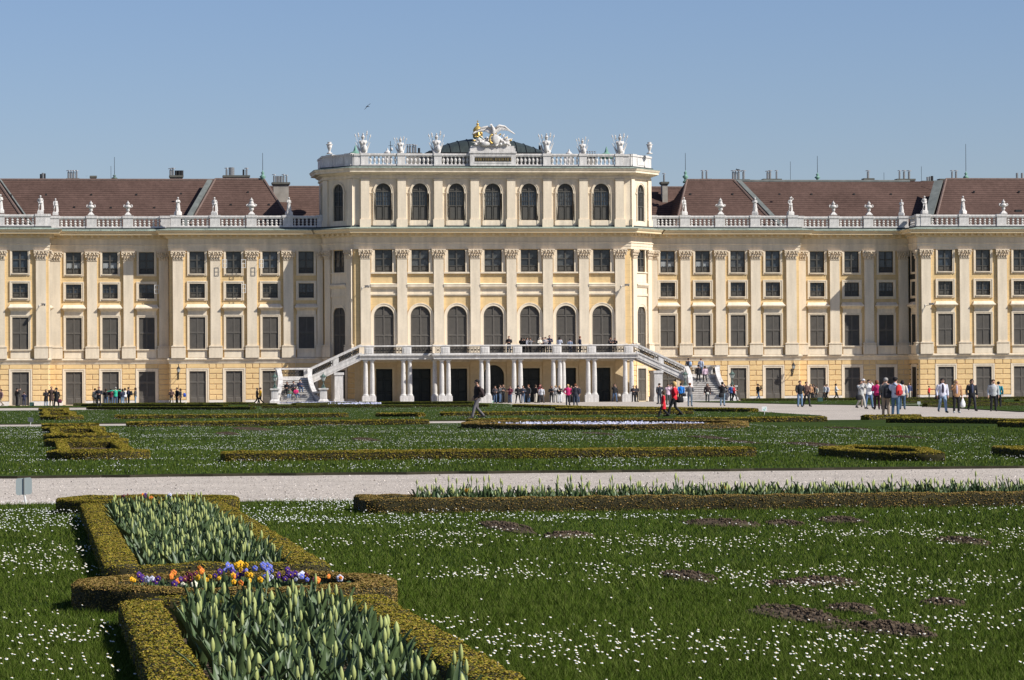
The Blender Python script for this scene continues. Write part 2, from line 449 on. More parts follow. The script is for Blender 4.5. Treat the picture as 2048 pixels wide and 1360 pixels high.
def arch_joinery(w, h, kind):
    """arched french window; kind 'shutter' = louvred leaves, 'glass' = attic window with opaque lower leaves"""
    mb = MB(); r = w / 2; zs = h - r
    p = arcpts(0, zs, r - .001); pi_ = arcpts(0, zs, r - .09)
    for i in range(len(p) - 1):
        (xa, za), (xb, zb), (xc, zc), (xd, zd) = p[i], p[i + 1], pi_[i + 1], pi_[i]
        mb.add([(xa, .06, za), (xb, .06, zb), (xc, .06, zc), (xd, .06, zd), (xc, .15, zc), (xd, .15, zd)], [(0, 1, 2, 3), (3, 2, 4, 5)])
    back = [(-r, 0)] + [(r, 0)] + [(x, z) for x, z in reversed(p)]
    mb.prismy(back, .15, .19)
    mb.box(-r, -r + .09, .06, .15, 0, zs); mb.box(r - .09, r, .06, .15, 0, zs)
    mb.box(-.045, .045, .05, .15, 0, h - .05); mb.box(-r + .05, r - .05, .045, .15, zs - .06, zs + .06)
    if kind == 'shutter':
        for s in (0, 1):
            x0 = -r + .10 + s * (r - .05); x1 = x0 + r - .15
            louvres(mb, x0, x1, zs * .5 + .04, zs - .07, .085)
            xm = (x0 + x1) / 2
            louvres(mb, x0, xm - .01, .05, zs * .5 - .04, .075, fr=.045); louvres(mb, xm + .01, x1, .05, zs * .5 - .04, .075, fr=.045)
        mb.box(-r + .06, r - .06, .048, .14, zs * .5 - .05, zs * .5 + .05)
        for k in range(7):                                          # slats of the fanlight follow the curve
            z = zs + .12 + k * .11
            if z - zs > r - .16: break
            x = sqrt(max(0, (r - .1) ** 2 - (z - zs + .09) ** 2))
            for s in (-1, 1):
                a, b = sorted((s * .06, s * x)); mb.prism([(.10, z), (.145, z + .08), (.145, z + .1), (.10, z + .03)], a, b)
    else:
        for s in (-1, 1):
            a, b = sorted((s * .06, s * (r - .10)))
            mb.frus(a + .03, b - .03, .11, .15, .10, zs * .47, .04)
            mb.frus(a + .03, b - .16, .12, .15, zs + .09, zs + r * .6, .03)
        mb.box(-r + .05, r - .05, .06, .15, zs * .5 - .05, zs * .5 + .05)
        for s in (-1, 1):
            for c in (1, 2):
                x = s * (.06 + (r - .16) * c / 3); mb.box(x - .018, x + .018, .085, .13, zs * .5, zs)
        for q in (1, 2):
            z = zs * .5 + zs * .5 * q / 3; mb.box(-r + .08, r - .08, .087, .128, z - .018, z + .018)
    return mb.mesh('window', JNY if kind == 'glass' else SHU)
def arch_pane(w, h):
    mb = MB(); r = w / 2; zs = h - r
    mb.box(-r + .07, r - .07, .132, .148, zs * .52, zs - .05); return mb.mesh('pane', GLS)
def archivolt(w, h, t, out, mt, jamb=True):
    mb = MB(); r = w / 2; zs = h - r
    for (ra, rb, o_) in ((r, r + t, out), (r + t * .72, r + t + .012, out + .04)):
        p = arcpts(0, zs, ra, 18); q = arcpts(0, zs, rb, 18)
        for i in range(18):
            (xa, za), (xb, zb), (xc, zc), (xd, zd) = p[i], p[i + 1], q[i + 1], q[i]
            mb.add([(xa, -o_, za), (xb, -o_, zb), (xc, -o_, zc), (xd, -o_, zd), (xc, 0, zc), (xd, 0, zd), (xa, 0, za), (xb, 0, zb)],
                   [(3, 2, 1, 0), (2, 3, 5, 4), (0, 1, 7, 6)])
        if jamb:
            for s in (-1, 1):
                x0, x1 = sorted((s * ra, s * rb)); mb.box(x0, x1, -o_, 0, 0, zs)
    return mb.mesh('frame', mt)

M_TOP = (casement_mesh(1.54, 2.22, .24, .62, 1, 1), pane_mesh(1.54, 2.22, .24), surround_mesh(1.54, 2.22, .21, .07))
M_TOPC = (casement_mesh(1.76, 2.24, .26, .60, 1, 1), pane_mesh(1.76, 2.24, .26), None)
M_SQ = (casement_mesh(1.54, 1.46, .36, None, 2, 2), pane_mesh(1.54, 1.46, .36), surround_mesh(1.54, 1.46, .25, .09))
M_SHU = (shutter_mesh(1.58, 3.19), surround_mesh(1.58, 3.19, .22, .06, bottom=False), hood_mesh(1.58), apron_mesh(1.58))
M_DOOR = (door_mesh(1.65, 3.3), surround_mesh(1.65, 3.3, .30, .07, bottom=False))
M_ARC = (arch_joinery(2.0, 4.9, 'shutter'), archivolt(2.0, 4.9, .30, .09, CRM))
M_ARCC = (arch_joinery(1.7, 4.9, 'shutter'), archivolt(1.7, 4.9, .20, .06, CRM))
M_ATT = (arch_joinery(1.6, 3.7, 'glass'), arch_pane(1.6, 3.7), archivolt(1.6, 3.7, .2, .10, CRM))
M_ATC = (arch_joinery(1.5, 3.7, 'glass'), arch_pane(1.5, 3.7), archivolt(1.5, 3.7, .17, .08, CRM))
def topc_surround():
    mb = MB(); a = .88
    for s in (-1, 1):
        x0, x1 = sorted((s * a, s * (a + .36))); mb.box(x0, x1, -.08, 0, 0, 2.24)
    mb.box(-a - .42, a + .42, -.22, 0, -.16, 0); return mb.mesh('frame', CRM)
M_TOPCS = topc_surround()

# ---- pilasters
def capital_mesh(w, out, z0=14.48, z1=15.44):
    mb = MB(); h = z1 - z0; a = w / 2
    mb.box(-a - .05, a + .05, -out - .05, 0, z0, z0 + .09)
    mb.taper(0, -out / 2, z0 + .09, z1 - .14, a, out / 2 + .01, a + .14, out / 2 + .10)
    for zz, xs_, r in ((z0 + .12, (-.78, -.26, .26, .78), .13), (z0 + .38, (-.5, .0, .5), .14)):
        for q in xs_:
            x = q * a; mb.ball((x, -out - .05, zz + .10), r, .07, .17, 7, 5)
            mb.tube([(x - r * .5, -out - .12, zz + .22), (x, -out - .20, zz + .27), (x + r * .5, -out - .12, zz + .20)], [.05, .07, .05], 6)
    for s in (-1, 1):
        pts = [(s * (a + .08) + .17 * (1 - k / 11) * cos(k * .75 * s) * 1.0, -out - .16, z1 - .26 + .17 * (1 - k / 11) * sin(k * .75)) for k in range(10)]
        mb.tube(pts, [.065] * 9 + [.04], 6)
        mb.ball((s * (a * .40), -out - .14, z1 - .22), .11, .09, .12, 8, 6)
        mb.ball((s * (a + .13), -out - .06, z0 + .5), .07, .06, .2, 6, 5)
    mb.ball((0, -out - .15, z1 - .10), .09, .07, .09, 6, 5)
    mb.box(-a - .20, a + .20, -out - .20, 0, z1 - .12, z1)
    return mb.mesh('capital', CAP)
def pilaster_mesh(w, out, z0=4.67, zb=5.95, z1=14.48, base=True):
    mb = MB(); a = w / 2
    if base:
        mb.box(-a - .19, a + .19, -out - .19, 0, z0, zb - .26)
        mb.box(-a - .13, a + .13, -out - .13, 0, zb - .26, zb - .17); mb.box(-a - .20, a + .20, -out - .2, 0, zb - .17, zb - .07)
        mb.box(-a - .08, a + .08, -out - .08, 0, zb - .07, zb)
    mb.box(-a, a, -out, 0, zb if base else z0, z1)
    return mb.mesh('pilaster', CRM)
PIL = {}
def pilaster(u, sec, w=1.0, out=.22):
    k = (w, out)
    if k not in PIL: PIL[k] = (pilaster_mesh(w, out), capital_mesh(w, out))
    p = place('pilaster', PIL[k][0], sec, u, 0); ob('capital', PIL[k][1], p)
ATP = pilaster_mesh(.86, .34, 17.64, 18.45, 22.5)
def att_pil():
    mb = MB(); a = .43
    mb.box(-a - .12, a + .12, -.46, 0, 17.60, 18.42); mb.box(-a - .05, a + .05, -.38, 0, 18.42, 18.47)
    mb.box(-a, a, -.34, 0, 18.47, 22.38); mb.box(-a - .06, a + .06, -.40, 0, 22.38, 22.5)
    return mb.mesh('attic_pilaster', CRM)
ATP = att_pil()

class Sec:
    def __init__(s, p0, p1):
        s.p0 = Vector(p0); s.p1 = Vector(p1); d = s.p1 - s.p0; s.L = d.length; s.a = atan2(d.y, d.x); s.d = d.normalized(); s.ops = []
    def pt(s, u, out=0.0):
        return (s.p0.x + s.d.x * u + s.d.y * out, s.p0.y + s.d.y * u - s.d.x * out)
def place(name, me, sec, u, z, parent=None, out=0.0):
    x, y = sec.pt(u, out)
    return ob(name, me, parent or palace, (x, y, z), sec.a)

WR = random.Random(8)
def pane(me, o):
    p = ob('pane', me, o); p.material_slots[0].link = 'OBJECT'; p.material_slots[0].material = WR.choice((GLS, GLS, GL2, GL2, GL3)); return p
def wing_bay(sec, u, opened=()):
    o = place('window', M_TOP[0], sec, u, 13.15); pane(M_TOP[1], o); ob('frame', M_TOP[2], o)
    if 'top' in opened:
        for s in opened['top']: ob('open_casement', CASE, o, (.74 if s > 0 else -1.14, 0, .55), 0)
    o = place('window', M_SQ[0], sec, u, 10.69); pane(M_SQ[1], o); ob('frame', M_SQ[2], o)
    if 'sq' in opened:
        for s in opened['sq']: ob('open_casement', CASE, o, (.74 if s > 0 else -1.14, 0, .5), 0)
    o = place('shuttered_window', M_SHU[0], sec, u, 5.59)
    ob('frame', M_SHU[1], o); ob('hood', M_SHU[2], o, (0, 0, 3.40)); ob('sill', M_SHU[3], o)
    o = place('door', M_DOOR[0], sec, u, .05); ob('frame', M_DOOR[1], o)
    sec.ops += [(u, 13.15, 1.54, 2.22, 0), (u, 10.69, 1.54, 1.46, 0), (u, 5.59, 1.58, 3.19, 0), (u, .05, 1.65, 3.3, 0)]
def case_mesh():
    mb = MB(); w, h, t = .44, .86, .045
    mb.box(0, t, -.74, -.70, 0, h); mb.box(w - t, w, -.74, -.70, 0, h)
    mb.box(t, w - t, -.74, -.70, 0, t); mb.box(t, w - t, -.74, -.70, h - t, h); mb.box(t, w - t, -.735, -.705, h * .5 - .02, h * .5 + .02)
    for z in (0.1, h - .1): mb.tube([(w / 2, -.72, z), (w / 2, .12, z)], .012, 5)
    return mb.mesh('open_casement', mat('white_paint', (.72, .70, .66), .5))
CASE = case_mesh()

def rustic(sec, ulo, uhi, gaps):
    """cushioned yellow blocks between the door surrounds; gaps = list of (u0, u1) taken by doors up to z 3.66"""
    mb = MB(); zs = [.46 + i * .527 for i in range(8)]
    gaps = sorted(gaps)
    for k in range(7):
        z0, z1 = zs[k], zs[k + 1]
        cuts = []
        cur = ulo
        for a, b in gaps: cuts.append((cur, a, 0)); cuts.append((a, b, 1)); cur = b
        cuts.append((cur, uhi, 0))
        for a, b, isdoor in cuts:
            if b - a < .12: continue
            if isdoor:
                if z0 > 3.55: mb.frus(a + .03, b - .03, -.075, 0, z0 + .03, z1 - .03, .035)
                continue
            n = 2 if (k % 2 == 0 and b - a > 1.3) else 1
            for i in range(n):
                mb.frus(a + (b - a) * i / n + .03, a + (b - a) * (i + 1) / n - .03, -.075, 0, z0 + .03, z1 - .03, .035)
    place('rusticated_blocks', mb.mesh('rusticated_blocks', RUS), sec, 0, 0)
    mb = MB(); cur = ulo
    for a, b in gaps + [(uhi, uhi)]:
        if a - cur > .05: mb.box(cur, a, -.11, 0, -.1, .44)
        cur = b
    place('plinth', mb.mesh('plinth', STN), sec, 0, 0)

# ---- plan
YF, YW, YR, YO = -1.2, 2.6, 4.1, 0.3
XC, XB, XS, XR = 14.0, 16.75, 32.25, 44.3
half = [(XC, YF), (XB, 2.1), (XB, YW), (XS, YW), (XS, YR), (XR, YR), (XR, YO), (62.0, YO)]
LINE = [(-x, y) for x, y in reversed(half)] + half
secs = [Sec(a, b) for a, b in zip(LINE, LINE[1:])]
NAMES = ['outL', 'retL', 'recL', 'stepL', 'wingL', 'jogL', 'chL', 'front', 'chR', 'jogR', 'wingR', 'stepR', 'recR', 'retR', 'outR']
S = dict(zip(NAMES, secs))
def U(sec, x): return abs(x - sec.p0.x) if abs(sec.d.x) > .5 else 0
opened = {('wingL', 1): {'top': (-1, 1), 'sq': (1,)}, ('wingL', 2): {'top': (-1,)}, ('recL', 2): {'sq': (1,)}}
for side, sg in (('L', -1), ('R', 1)):
    for nm, xs, ps in (('wing', (18.53, 22.17, 25.84, 29.50), ((20.35, 1.0), (24.01, 1.0), (27.68, 1.0), (31.42, 1.05), (17.15, .6))),
                       ('rec', (34.51, 38.16, 41.80), ((36.33, 1.0), (39.97, 1.0), (43.62, 1.0), (32.80, .95))),
                       ('out', (47.10, 51.10, 55.10), ((45.05, 1.0), (49.10, 1.0), (53.10, 1.0), (57.1, 1.0)))):
        sc = S[nm + side]
        for i, x in enumerate(sorted(xs, key=lambda q: q)):
            order = {'wingL': {25.84: 1, 22.17: 2}, 'recL': {34.51: 2}}.get(nm + side, {})
            wing_bay(sc, U(sc, sg * x), opened.get((nm + side, order.get(x)), {}))
        for x, w in ps: pilaster(U(sc, sg * x), sc, w)
        gaps = [(U(sc, sg * x) - 1.13, U(sc, sg * x) + 1.13) for x in xs]
        rustic(sc, 0.0, sc.L, gaps)
    sc = S['ret' + side]; u = sc.L / 2
    wing_bay(sc, u); pilaster(.45 if side == 'L' else sc.L - .45, sc, .7, .16)
    rustic(sc, 0, sc.L, [(u - 1.13, u + 1.13)])
    sc = S['step' + side]; rustic(sc, 0, sc.L, [])
# chamfered corners of the central block
for side in 'LR':
    sc = S['ch' + side]; u = sc.L / 2
    o = place('shuttered_window', M_ARCC[0], sc, u, 4.85); ob('frame', M_ARCC[1], o)
    o = place('window', M_TOP[0], sc, u, 13.15); ob('pane', M_TOP[1], o)
    sc.ops += [(u, 4.85, 1.7, 4.9, 1), (u, 13.15, 1.54, 2.22, 0), (u, .05, 1.65, 3.3, 0)]
    o = place('door', M_DOOR[0], sc, u, .05); ob('frame', M_DOOR[1], o)
    for v in (.62, sc.L - .62): pilaster(v, sc, .72, .2)
    mb = MB()
    mb.box(u - 1.05, u + 1.05, -.05, 0, 9.6, 10.72)
    mb.box(u - 1.02, u - .77, -.05, 0, 13.15, 15.44); mb.box(u + .77, u + 1.02, -.05, 0, 13.15, 15.44)
    mb.box(u - 1.02, u + 1.02, -.055, 0, 12.05, 13.03); mb.box(u - 1.1, u + 1.1, -.16, 0, 13.03, 13.15)
    mb.box(u - 1.12, u + 1.12, -.14, 0, 10.72, 10.95); mb.box(u - 1.08, u + 1.08, -.06, 0, 10.95, 11.55)
    mb.prism([(0, 11.55), (-.12, 11.55), (-.30, 11.8), (-.30, 11.92), (0, 12.05)], u - 1.15, u + 1.15)
    mb.box(u - 1.1, u - .86, -.05, 0, 4.85, 9.6); mb.box(u + .86, u + 1.1, -.05, 0, 4.85, 9.6)
    place('window_panel', mb.mesh('window_panel', CRM), sc, 0, 0)
    rustic(sc, 0, sc.L, [(u - 1.13, u + 1.13)])
def curtain(o):
    mb = MB()
    for sx in (-1, 1):
        for k in range(5):
            x = sx * .36 - .26 + k * .13; z = .62 + .05 * (k % 2); mb.box(x - .066, x + .066, .178 - .006 * (k % 2), .184, z, 1.12)
    ob('curtain', mb.mesh('curtain', mat('net_curtain', (.30, .31, .30), .9)), o)
for o in palace.children:
    if o.name.startswith('window') and abs(o.location.z - 13.15) < .02 and (18 < o.location.x < 23 or -43 < o.location.x < -37): curtain(o)
# central front: seven bays
FR = S['front']; BAYS = [3.687 * i for i in range(-3, 4)]
for x in [3.687 * (i + .5) for i in range(-4, 4)]:
    pilaster(x + XC, FR, 1.0, .28)
mbp = MB()
mbp.box(-1.34, 1.34, -.07, 0, 10.74, 10.86); mbp.box(-1.34, 1.34, -.16, 0, 10.86, 11.0)
mbp.box(-1.34, 1.34, -.04, 0, 11.0, 11.45); mbp.prism([(0, 11.45), (-.10, 11.45), (-.18, 11.56), (-.34, 11.66), (-.34, 11.82), (-.38, 11.9), (0, 12.02)], -1.34, 1.34)
BAND = mbp.mesh('window_entablature', CRM)
for i, x in enumerate(BAYS):
    u = x + XC
    o = place('shuttered_window', M_ARC[0], FR, u, 4.83); ob('frame', M_ARC[1], o)
    o = place('window', M_TOPC[0], FR, u, 13.14); pane(M_TOPC[1], o); ob('frame', M_TOPCS, o)
    place('window_entablature', BAND, FR, u, 0)
    FR.ops += [(u, 4.83, 2.0, 4.9, 1), (u, 13.14, 1.76, 2.24, 0)]
    w, h, ar = (2.1, 3.75, 1) if i == 3 else ((1.66, 3.42, 0) if i in (0, 6) else (2.0, 3.42, 0))
    FR.ops.append((u, .02, w, h, ar))
    mb = MB()
    if ar:
        r = w / 2; mb.prismy([(-r, 0), (r, 0)] + list(reversed(arcpts(0, h - r, r - .001))), .35, .4)
        for k in range(5): mb.box(-r + .2 + k * .42, -r + .24 + k * .42, .31, .35, 0, h - r)
        mb.box(-r, r, .30, .35, h - r - .05, h - r + .05); place('porch_door', mb.mesh('porch_door', DGR), FR, u, .02)
    else:
        mb.box(-w / 2, w / 2, .30, .36, 0, h)
        for s in (-1, 1):
            for (a, b) in ((.15, 1.0), (1.15, 2.3), (2.45, h - .12)):
                mb.frus(s * w / 4 - w / 5, s * w / 4 + w / 5, .26, .30, a, b, .04)
        mb.box(-.03, .03, .25, .3, 0, h); place('porch_door', mb.mesh('porch_door', DGR), FR, u, .02)
for x in [3.687 * (i + .5) for i in range(-4, 4)]:                      # plain pilasters of the porch wall and the door surrounds
    mb = MB(); mb.box(-.55, .55, -.12, 0, .0, 4.35); mb.box(-.62, .62, -.18, -.12, 0, .55); place('porch_pilaster', mb.mesh('porch_pilaster', POC), FR, x + XC, 0)
for i, x in enumerate(BAYS):
    a = 1.05 if i == 3 else (.83 if i in (0, 6) else 1.0); mb = MB()
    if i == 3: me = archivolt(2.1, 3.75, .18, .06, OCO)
    else:
        for s in (-1, 1):
            p, q = sorted((s * a, s * (a + .18))); mb.box(p, q, -.06, 0, 0, 3.44)
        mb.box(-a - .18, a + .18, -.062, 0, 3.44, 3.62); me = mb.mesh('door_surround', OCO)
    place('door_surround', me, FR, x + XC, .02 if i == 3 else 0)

# ---- walls
for nm, sc in S.items():
    me = wall_mesh('wall', sc.L, 0 if nm != 'front' else 0, 17.5, sc.ops, [YEL, JOI] if nm != 'front' else [YEL, POC], 4.2)
    place('wall', me, sc, 0, 0)
mb = MB(); mb.prismz([(x * .999, y + .45) for x, y in LINE] + [(62, 16), (-62, 16)], .0, 17.4)   # dark core behind the openings
ob('core', mb.mesh('core', DRK), palace)

# ---- string course, entablature, copper flashing (each runs along the whole broken front)
mb = MB(); sweep(mb, LINE, [(0, 4.10), (.10, 4.12), (.10, 4.24), (.14, 4.26), (.14, 4.40), (.24, 4.45), (.28, 4.52), (.28, 4.62), (.12, 4.69), (0, 4.69)])
ob('string_course', mb.mesh('string_course', CRM), palace)
mb = MB(); sweep(mb, LINE, [(0, 15.44), (.12, 15.44), (.12, 15.72), (.16, 15.73), (.16, 16.0), (.23, 16.05), (.23, 16.12), (.13, 16.14), (.13, 16.68)])
ob('architrave', mb.mesh('architrave', CRM), palace)
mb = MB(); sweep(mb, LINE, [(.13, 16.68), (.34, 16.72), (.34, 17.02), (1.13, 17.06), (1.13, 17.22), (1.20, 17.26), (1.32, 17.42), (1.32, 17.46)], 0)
for sc in secs:                                                         # rosette blocks under the cornice
    n = int(sc.L / .64)
    for i in range(n):
        x, y = sc.pt((i + .5) * sc.L / n, 0); mb.M = Matrix.Translation((x, y, 0)) @ Matrix.Rotation(sc.a, 4, 'Z')
        mb.box(-.11, .11, -.55, -.33, 16.80, 17.03, 1); mb.M = None
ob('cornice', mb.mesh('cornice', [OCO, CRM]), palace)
mb = MB(); sweep(mb, LINE, [(1.34, 17.455), (1.34, 17.50), (.34, 17.66), (.30, 17.66)])
ob('copper_flashing', mb.mesh('copper_flashing', COP), palace)

mb = MB(); sweep(mb, LINE, [(.30, 17.60), (.30, 17.80), (-.6, 17.815)])
ob('shadow_strip', mb.mesh('shadow_strip', mat('shadow_dark', (.05, .06, .055), .7, (2, .3))), palace)  # dark strip standing in for the shadow gap beneath the balustrades
# ---- balustrades of the wings
def baluster_prof(kind):
    if kind == 'double':
        return [(.15, 0), (.15, .06), (.06, .10), (.12, .20), (.155, .27), (.065, .36), (.065, .40), (.155, .50), (.12, .56), (.06, .67), (.15, .70), (.15, .76)]
    return [(.12, 0), (.12, .07), (.055, .12), (.07, .2), (.145, .42), (.13, .54), (.06, .66), (.055, .72), (.12, .76), (.12, .82)]
def balustrade(sec, u0, u1, zb, n, kind='double', rail=None):
    mb = MB(); h = .76 if kind == 'double' else .82
    mb.box(u0, u1, -.17, .17, zb, zb + .14); mb.box(u0, u1, -.19, .19, zb + .14 + h, zb + .14 + h + .27)
    mb.box(u0, u1, -.23, .23, zb + .14 + h + .10, zb + .14 + h + .20)
    for i in range(n): mb.lathe(baluster_prof(kind), 8, (u0 + (u1 - u0) * (i + .5) / n, 0, zb + .14))
    place('balustrade', mb.mesh('balustrade', WST, False), sec, 0, 0, out=-.05)
def pier(sec, u, w, zb, h, d=.5):
    mb = MB(); mb.box(-w / 2, w / 2, -d / 2, d / 2, zb, zb + h - .22); mb.box(-w / 2 - .06, w / 2 + .06, -d / 2 - .06, d / 2 + .06, zb + h - .22, zb + h + .02)
    mb.box(-w / 2 - .05, w / 2 + .05, -d / 2 - .05, d / 2 + .05, zb, zb + .16)
    place('balustrade_pier', mb.mesh('balustrade_pier', WST), sec, u, 0, out=-.05)
ZB = 17.81
for side, sg in (('L', -1), ('R', 1)):
    for nm, ps in (('wing', [16.9, 20.35, 24.01, 27.68, 31.62]), ('rec', [32.6, 36.33, 39.97, 43.7]), ('out', [45.05, 49.1, 53.1, 57.1])):
        sc = S[nm + side]; us = sorted(U(sc, sg * x) for x in ps)
        for u in us: pier(sc, u, 1.0, ZB, 1.2)
        for a, b in zip(us, us[1:]): balustrade(sc, a + .5, b - .5, ZB, 6)
    sc = S['ret' + side]; pier(sc, .2 if side == 'L' else sc.L - .2, .7, ZB, 1.2); balustrade(sc, .5, sc.L - .4, ZB, 6)
# ---- attic storey of the central block
YB = 8.0
ATL = [(-16.72, YB), (-16.72, 2.35), (-14.05, YF - .05), (14.05, YF - .05), (16.72, 2.35), (16.72, YB)]
AS = [Sec(a, b) for a, b in zip(ATL, ATL[1:])]
def attic_window(sc, u, M, w):
    o = place('attic_window', M[0], sc, u, 18.34); pane(M[1], o); ob('frame', M[2], o); sc.ops.append((u, 18.34, w, 3.7, 1))
for x in BAYS: attic_window(AS[2], x + 14.05, M_ATT, 1.6)
for i in (1, 3): attic_window(AS[i], AS[i].L / 2, M_ATC, 1.5)
for i in (0, 4):
    attic_window(AS[i], AS[i].L - 1.9 if i == 0 else 1.9, M_ATC, 1.5)
for i, sc in enumerate(AS):
    place('attic_wall', wall_mesh('attic_wall', sc.L, 17.4, 23.4, sc.ops, [CRM], None, .28), sc, 0, 0)
for x in [3.687 * (i + .5) for i in range(-4, 4)]: place('attic_pilaster', ATP, AS[2], x + 14.05, 0)
mbq = MB()                                                              # imposts either side of each attic arch
for x in BAYS:
    for s in (-1, 1):
        a, b = sorted((s * .80, s * 1.06)); mbq.box(x + a, x + b, -.14, 0, 21.02, 21.2); mbq.box(x + a, x + b, -.10, 0, 17.62, 21.02)
        a, b = sorted((s * 1.06, s * 1.4)); mbq.box(x + a, x + b, -.05, 0, 21.04, 21.18)
    mbq.box(x - 1.06, x + 1.06, -.05, 0, 17.62, 18.30)
place('attic_mouldings', mbq.mesh('attic_mouldings', CRM), AS[2], 14.05, 0)
for i in (1, 3):
    sc = AS[i]; mb = MB()
    for u in (.35, sc.L - .35):
        mb.box(u - .35, u + .35, -.16, 0, 18.45, 22.5); mb.box(u - .42, u + .42, -.24, 0, 17.6, 18.45)
    mb.box(sc.L / 2 - 1.1, sc.L / 2 - .78, -.1, 0, 21.03, 21.2); mb.box(sc.L / 2 + .78, sc.L / 2 + 1.1, -.1, 0, 21.03, 21.2)
    place('attic_pilaster', mb.mesh('attic_pilaster', CRM), sc, 0, 0)
mb = MB(); mb.prismz([(x * .97, y + .45) for x, y in ATL], 17.4, 23.3); ob('attic_core', mb.mesh('attic_core', DRK), palace)
mb = MB(); sweep(mb, ATL, [(0, 22.52), (.14, 22.55), (.14, 22.72), (.08, 22.75), (.08, 22.85), (.36, 23.0), (.42, 23.08), (.86, 23.12), (.86, 23.3), (.92, 23.34), (1.0, 23.50), (1.0, 23.53)])
ob('attic_cornice', mb.mesh('attic_cornice', CRM), palace)
mb = MB(); sweep(mb, ATL, [(1.02, 23.525), (1.02, 23.57), (.36, 23.68), (.32, 23.68)])
ob('attic_flashing', mb.mesh('attic_flashing', COP), palace)
mb = MB(); sweep(mb, ATL, [(.32, 23.62), (.32, 23.80), (-.5, 23.815)])
ob('shadow_strip', mb.mesh('shadow_strip', MATS['shadow_dark']), palace)  # same painted shadow gap below the attic balustrade
ZA = 23.80
sc = AS[2]; xs = [3.687 * (i + .5) for i in range(-4, 4)]
for i, x in enumerate(xs):
    if i not in (3, 4): pier(sc, x + 14.05, .76, ZA, 1.23)
for i in range(7):
    if i == 3: continue
    a, b = xs[i] + 14.05, xs[i + 1] + 14.05
    if i == 2: b = 14.05 - 2.33
    else: b -= .38
    a = 14.05 + 2.33 if i == 4 else a + .38
    balustrade(sc, a, b, ZA, 7, 'vase')
for i in (0, 1, 3, 4):                                                  # solid parapets on the chamfers and sides
    q = AS[i]; mb = MB()
    mb.box(-.08, q.L + .08, -.12, .2, ZA, ZA + 1.02); mb.box(-.1, q.L + .1, -.2, .26, ZA + 1.02, ZA + 1.2); mb.box(q.L * .3, q.L * .7, -.16, -.12, ZA + .2, ZA + .9)
    place('parapet', mb.mesh('parapet', WST), q, 0, 0)
for (i, u) in ((1, 1.1), (1, 3.9), (3, AS[3].L - 1.1), (3, AS[3].L - 3.9)): pier(AS[i], u, .85, ZA, 1.23)
for sx in (-1, 1):
    mb = MB(); a, b = sorted((sx * 13.28, sx * 13.98)); mb.box(a, b, -.14, .2, ZA, ZA + 1.0); mb.box(a, b, -.22, .26, ZA + 1.0, ZA + 1.2); place('parapet', mb.mesh('parapet', WST), AS[2], 14.05, 0)
# inscription block in the middle of the parapet
mb = MB(); mb.box(-2.33, 2.33, -.42, .5, ZA, ZA + 1.25); mb.box(-2.4, 2.4, -.5, .55, ZA + 1.25, ZA + 1.42)
mb.box(-2.3, 2.3, -.35, .5, ZA + 1.42, ZA + 1.75); mb.box(-2.2, 2.2, -.28, .5, ZA + 1.75, ZA + 2.0)
for (a, b, c, d) in ((-1.9, 1.9, .28, .34), (-1.9, 1.9, .98, 1.04)): mb.box(a, b, -.46, -.42, ZA + c, ZA + d)
blk = place('inscription_block', mb.mesh('inscription_block', WST), AS[2], 14.05, 0)
mb = MB(); mb.box(-1.85, 1.85, -.44, -.42, ZA + .42, ZA + .86); ob('inscription_panel', mb.mesh('inscription_panel', mat('black_panel', (.02, .02, .018), .5)), blk)
mb = MB(); x = -1.78; rr = random.Random(3)
while x < 1.72:                                                         # worn gilt capitals, too small to read in the photograph
    k = rr.choice('IVAHNL'); z0, z1 = ZA + .49, ZA + .79; y0, y1 = -.455, -.44
    if k in 'IHNL': mb.box(x, x + .03, y0, y1, z0, z1)
    if k in 'HN': mb.box(x + .11, x + .14, y0, y1, z0, z1)
    if k == 'H': mb.box(x + .03, x + .11, y0, y1, (z0 + z1) / 2 - .02, (z0 + z1) / 2 + .02)
    if k == 'L': mb.box(x + .03, x + .10, y0, y1, z0, z0 + .04)
    if k in 'VAN':
        t, b = (z1, z0) if k != 'A' else (z0, z1)
        mb.prismy([(x + .03, t), (x + .0, t), (x + .06, b), (x + .09, b)] if k != 'A' else [(x + .06, b), (x, t), (x + .03, t), (x + .09, b)], y0 - .001, y1)
        if k in 'VA': mb.prismy([(x + .09, b), (x + .06, b), (x + .12, t), (x + .15, t)], y0 - .002, y1)
    x += .12 if k == 'I' else .25
ob('inscription_letters', mb.mesh('inscription_letters', mat('worn_gilding', (.30, .22, .09), .6, metal=.3)), blk)

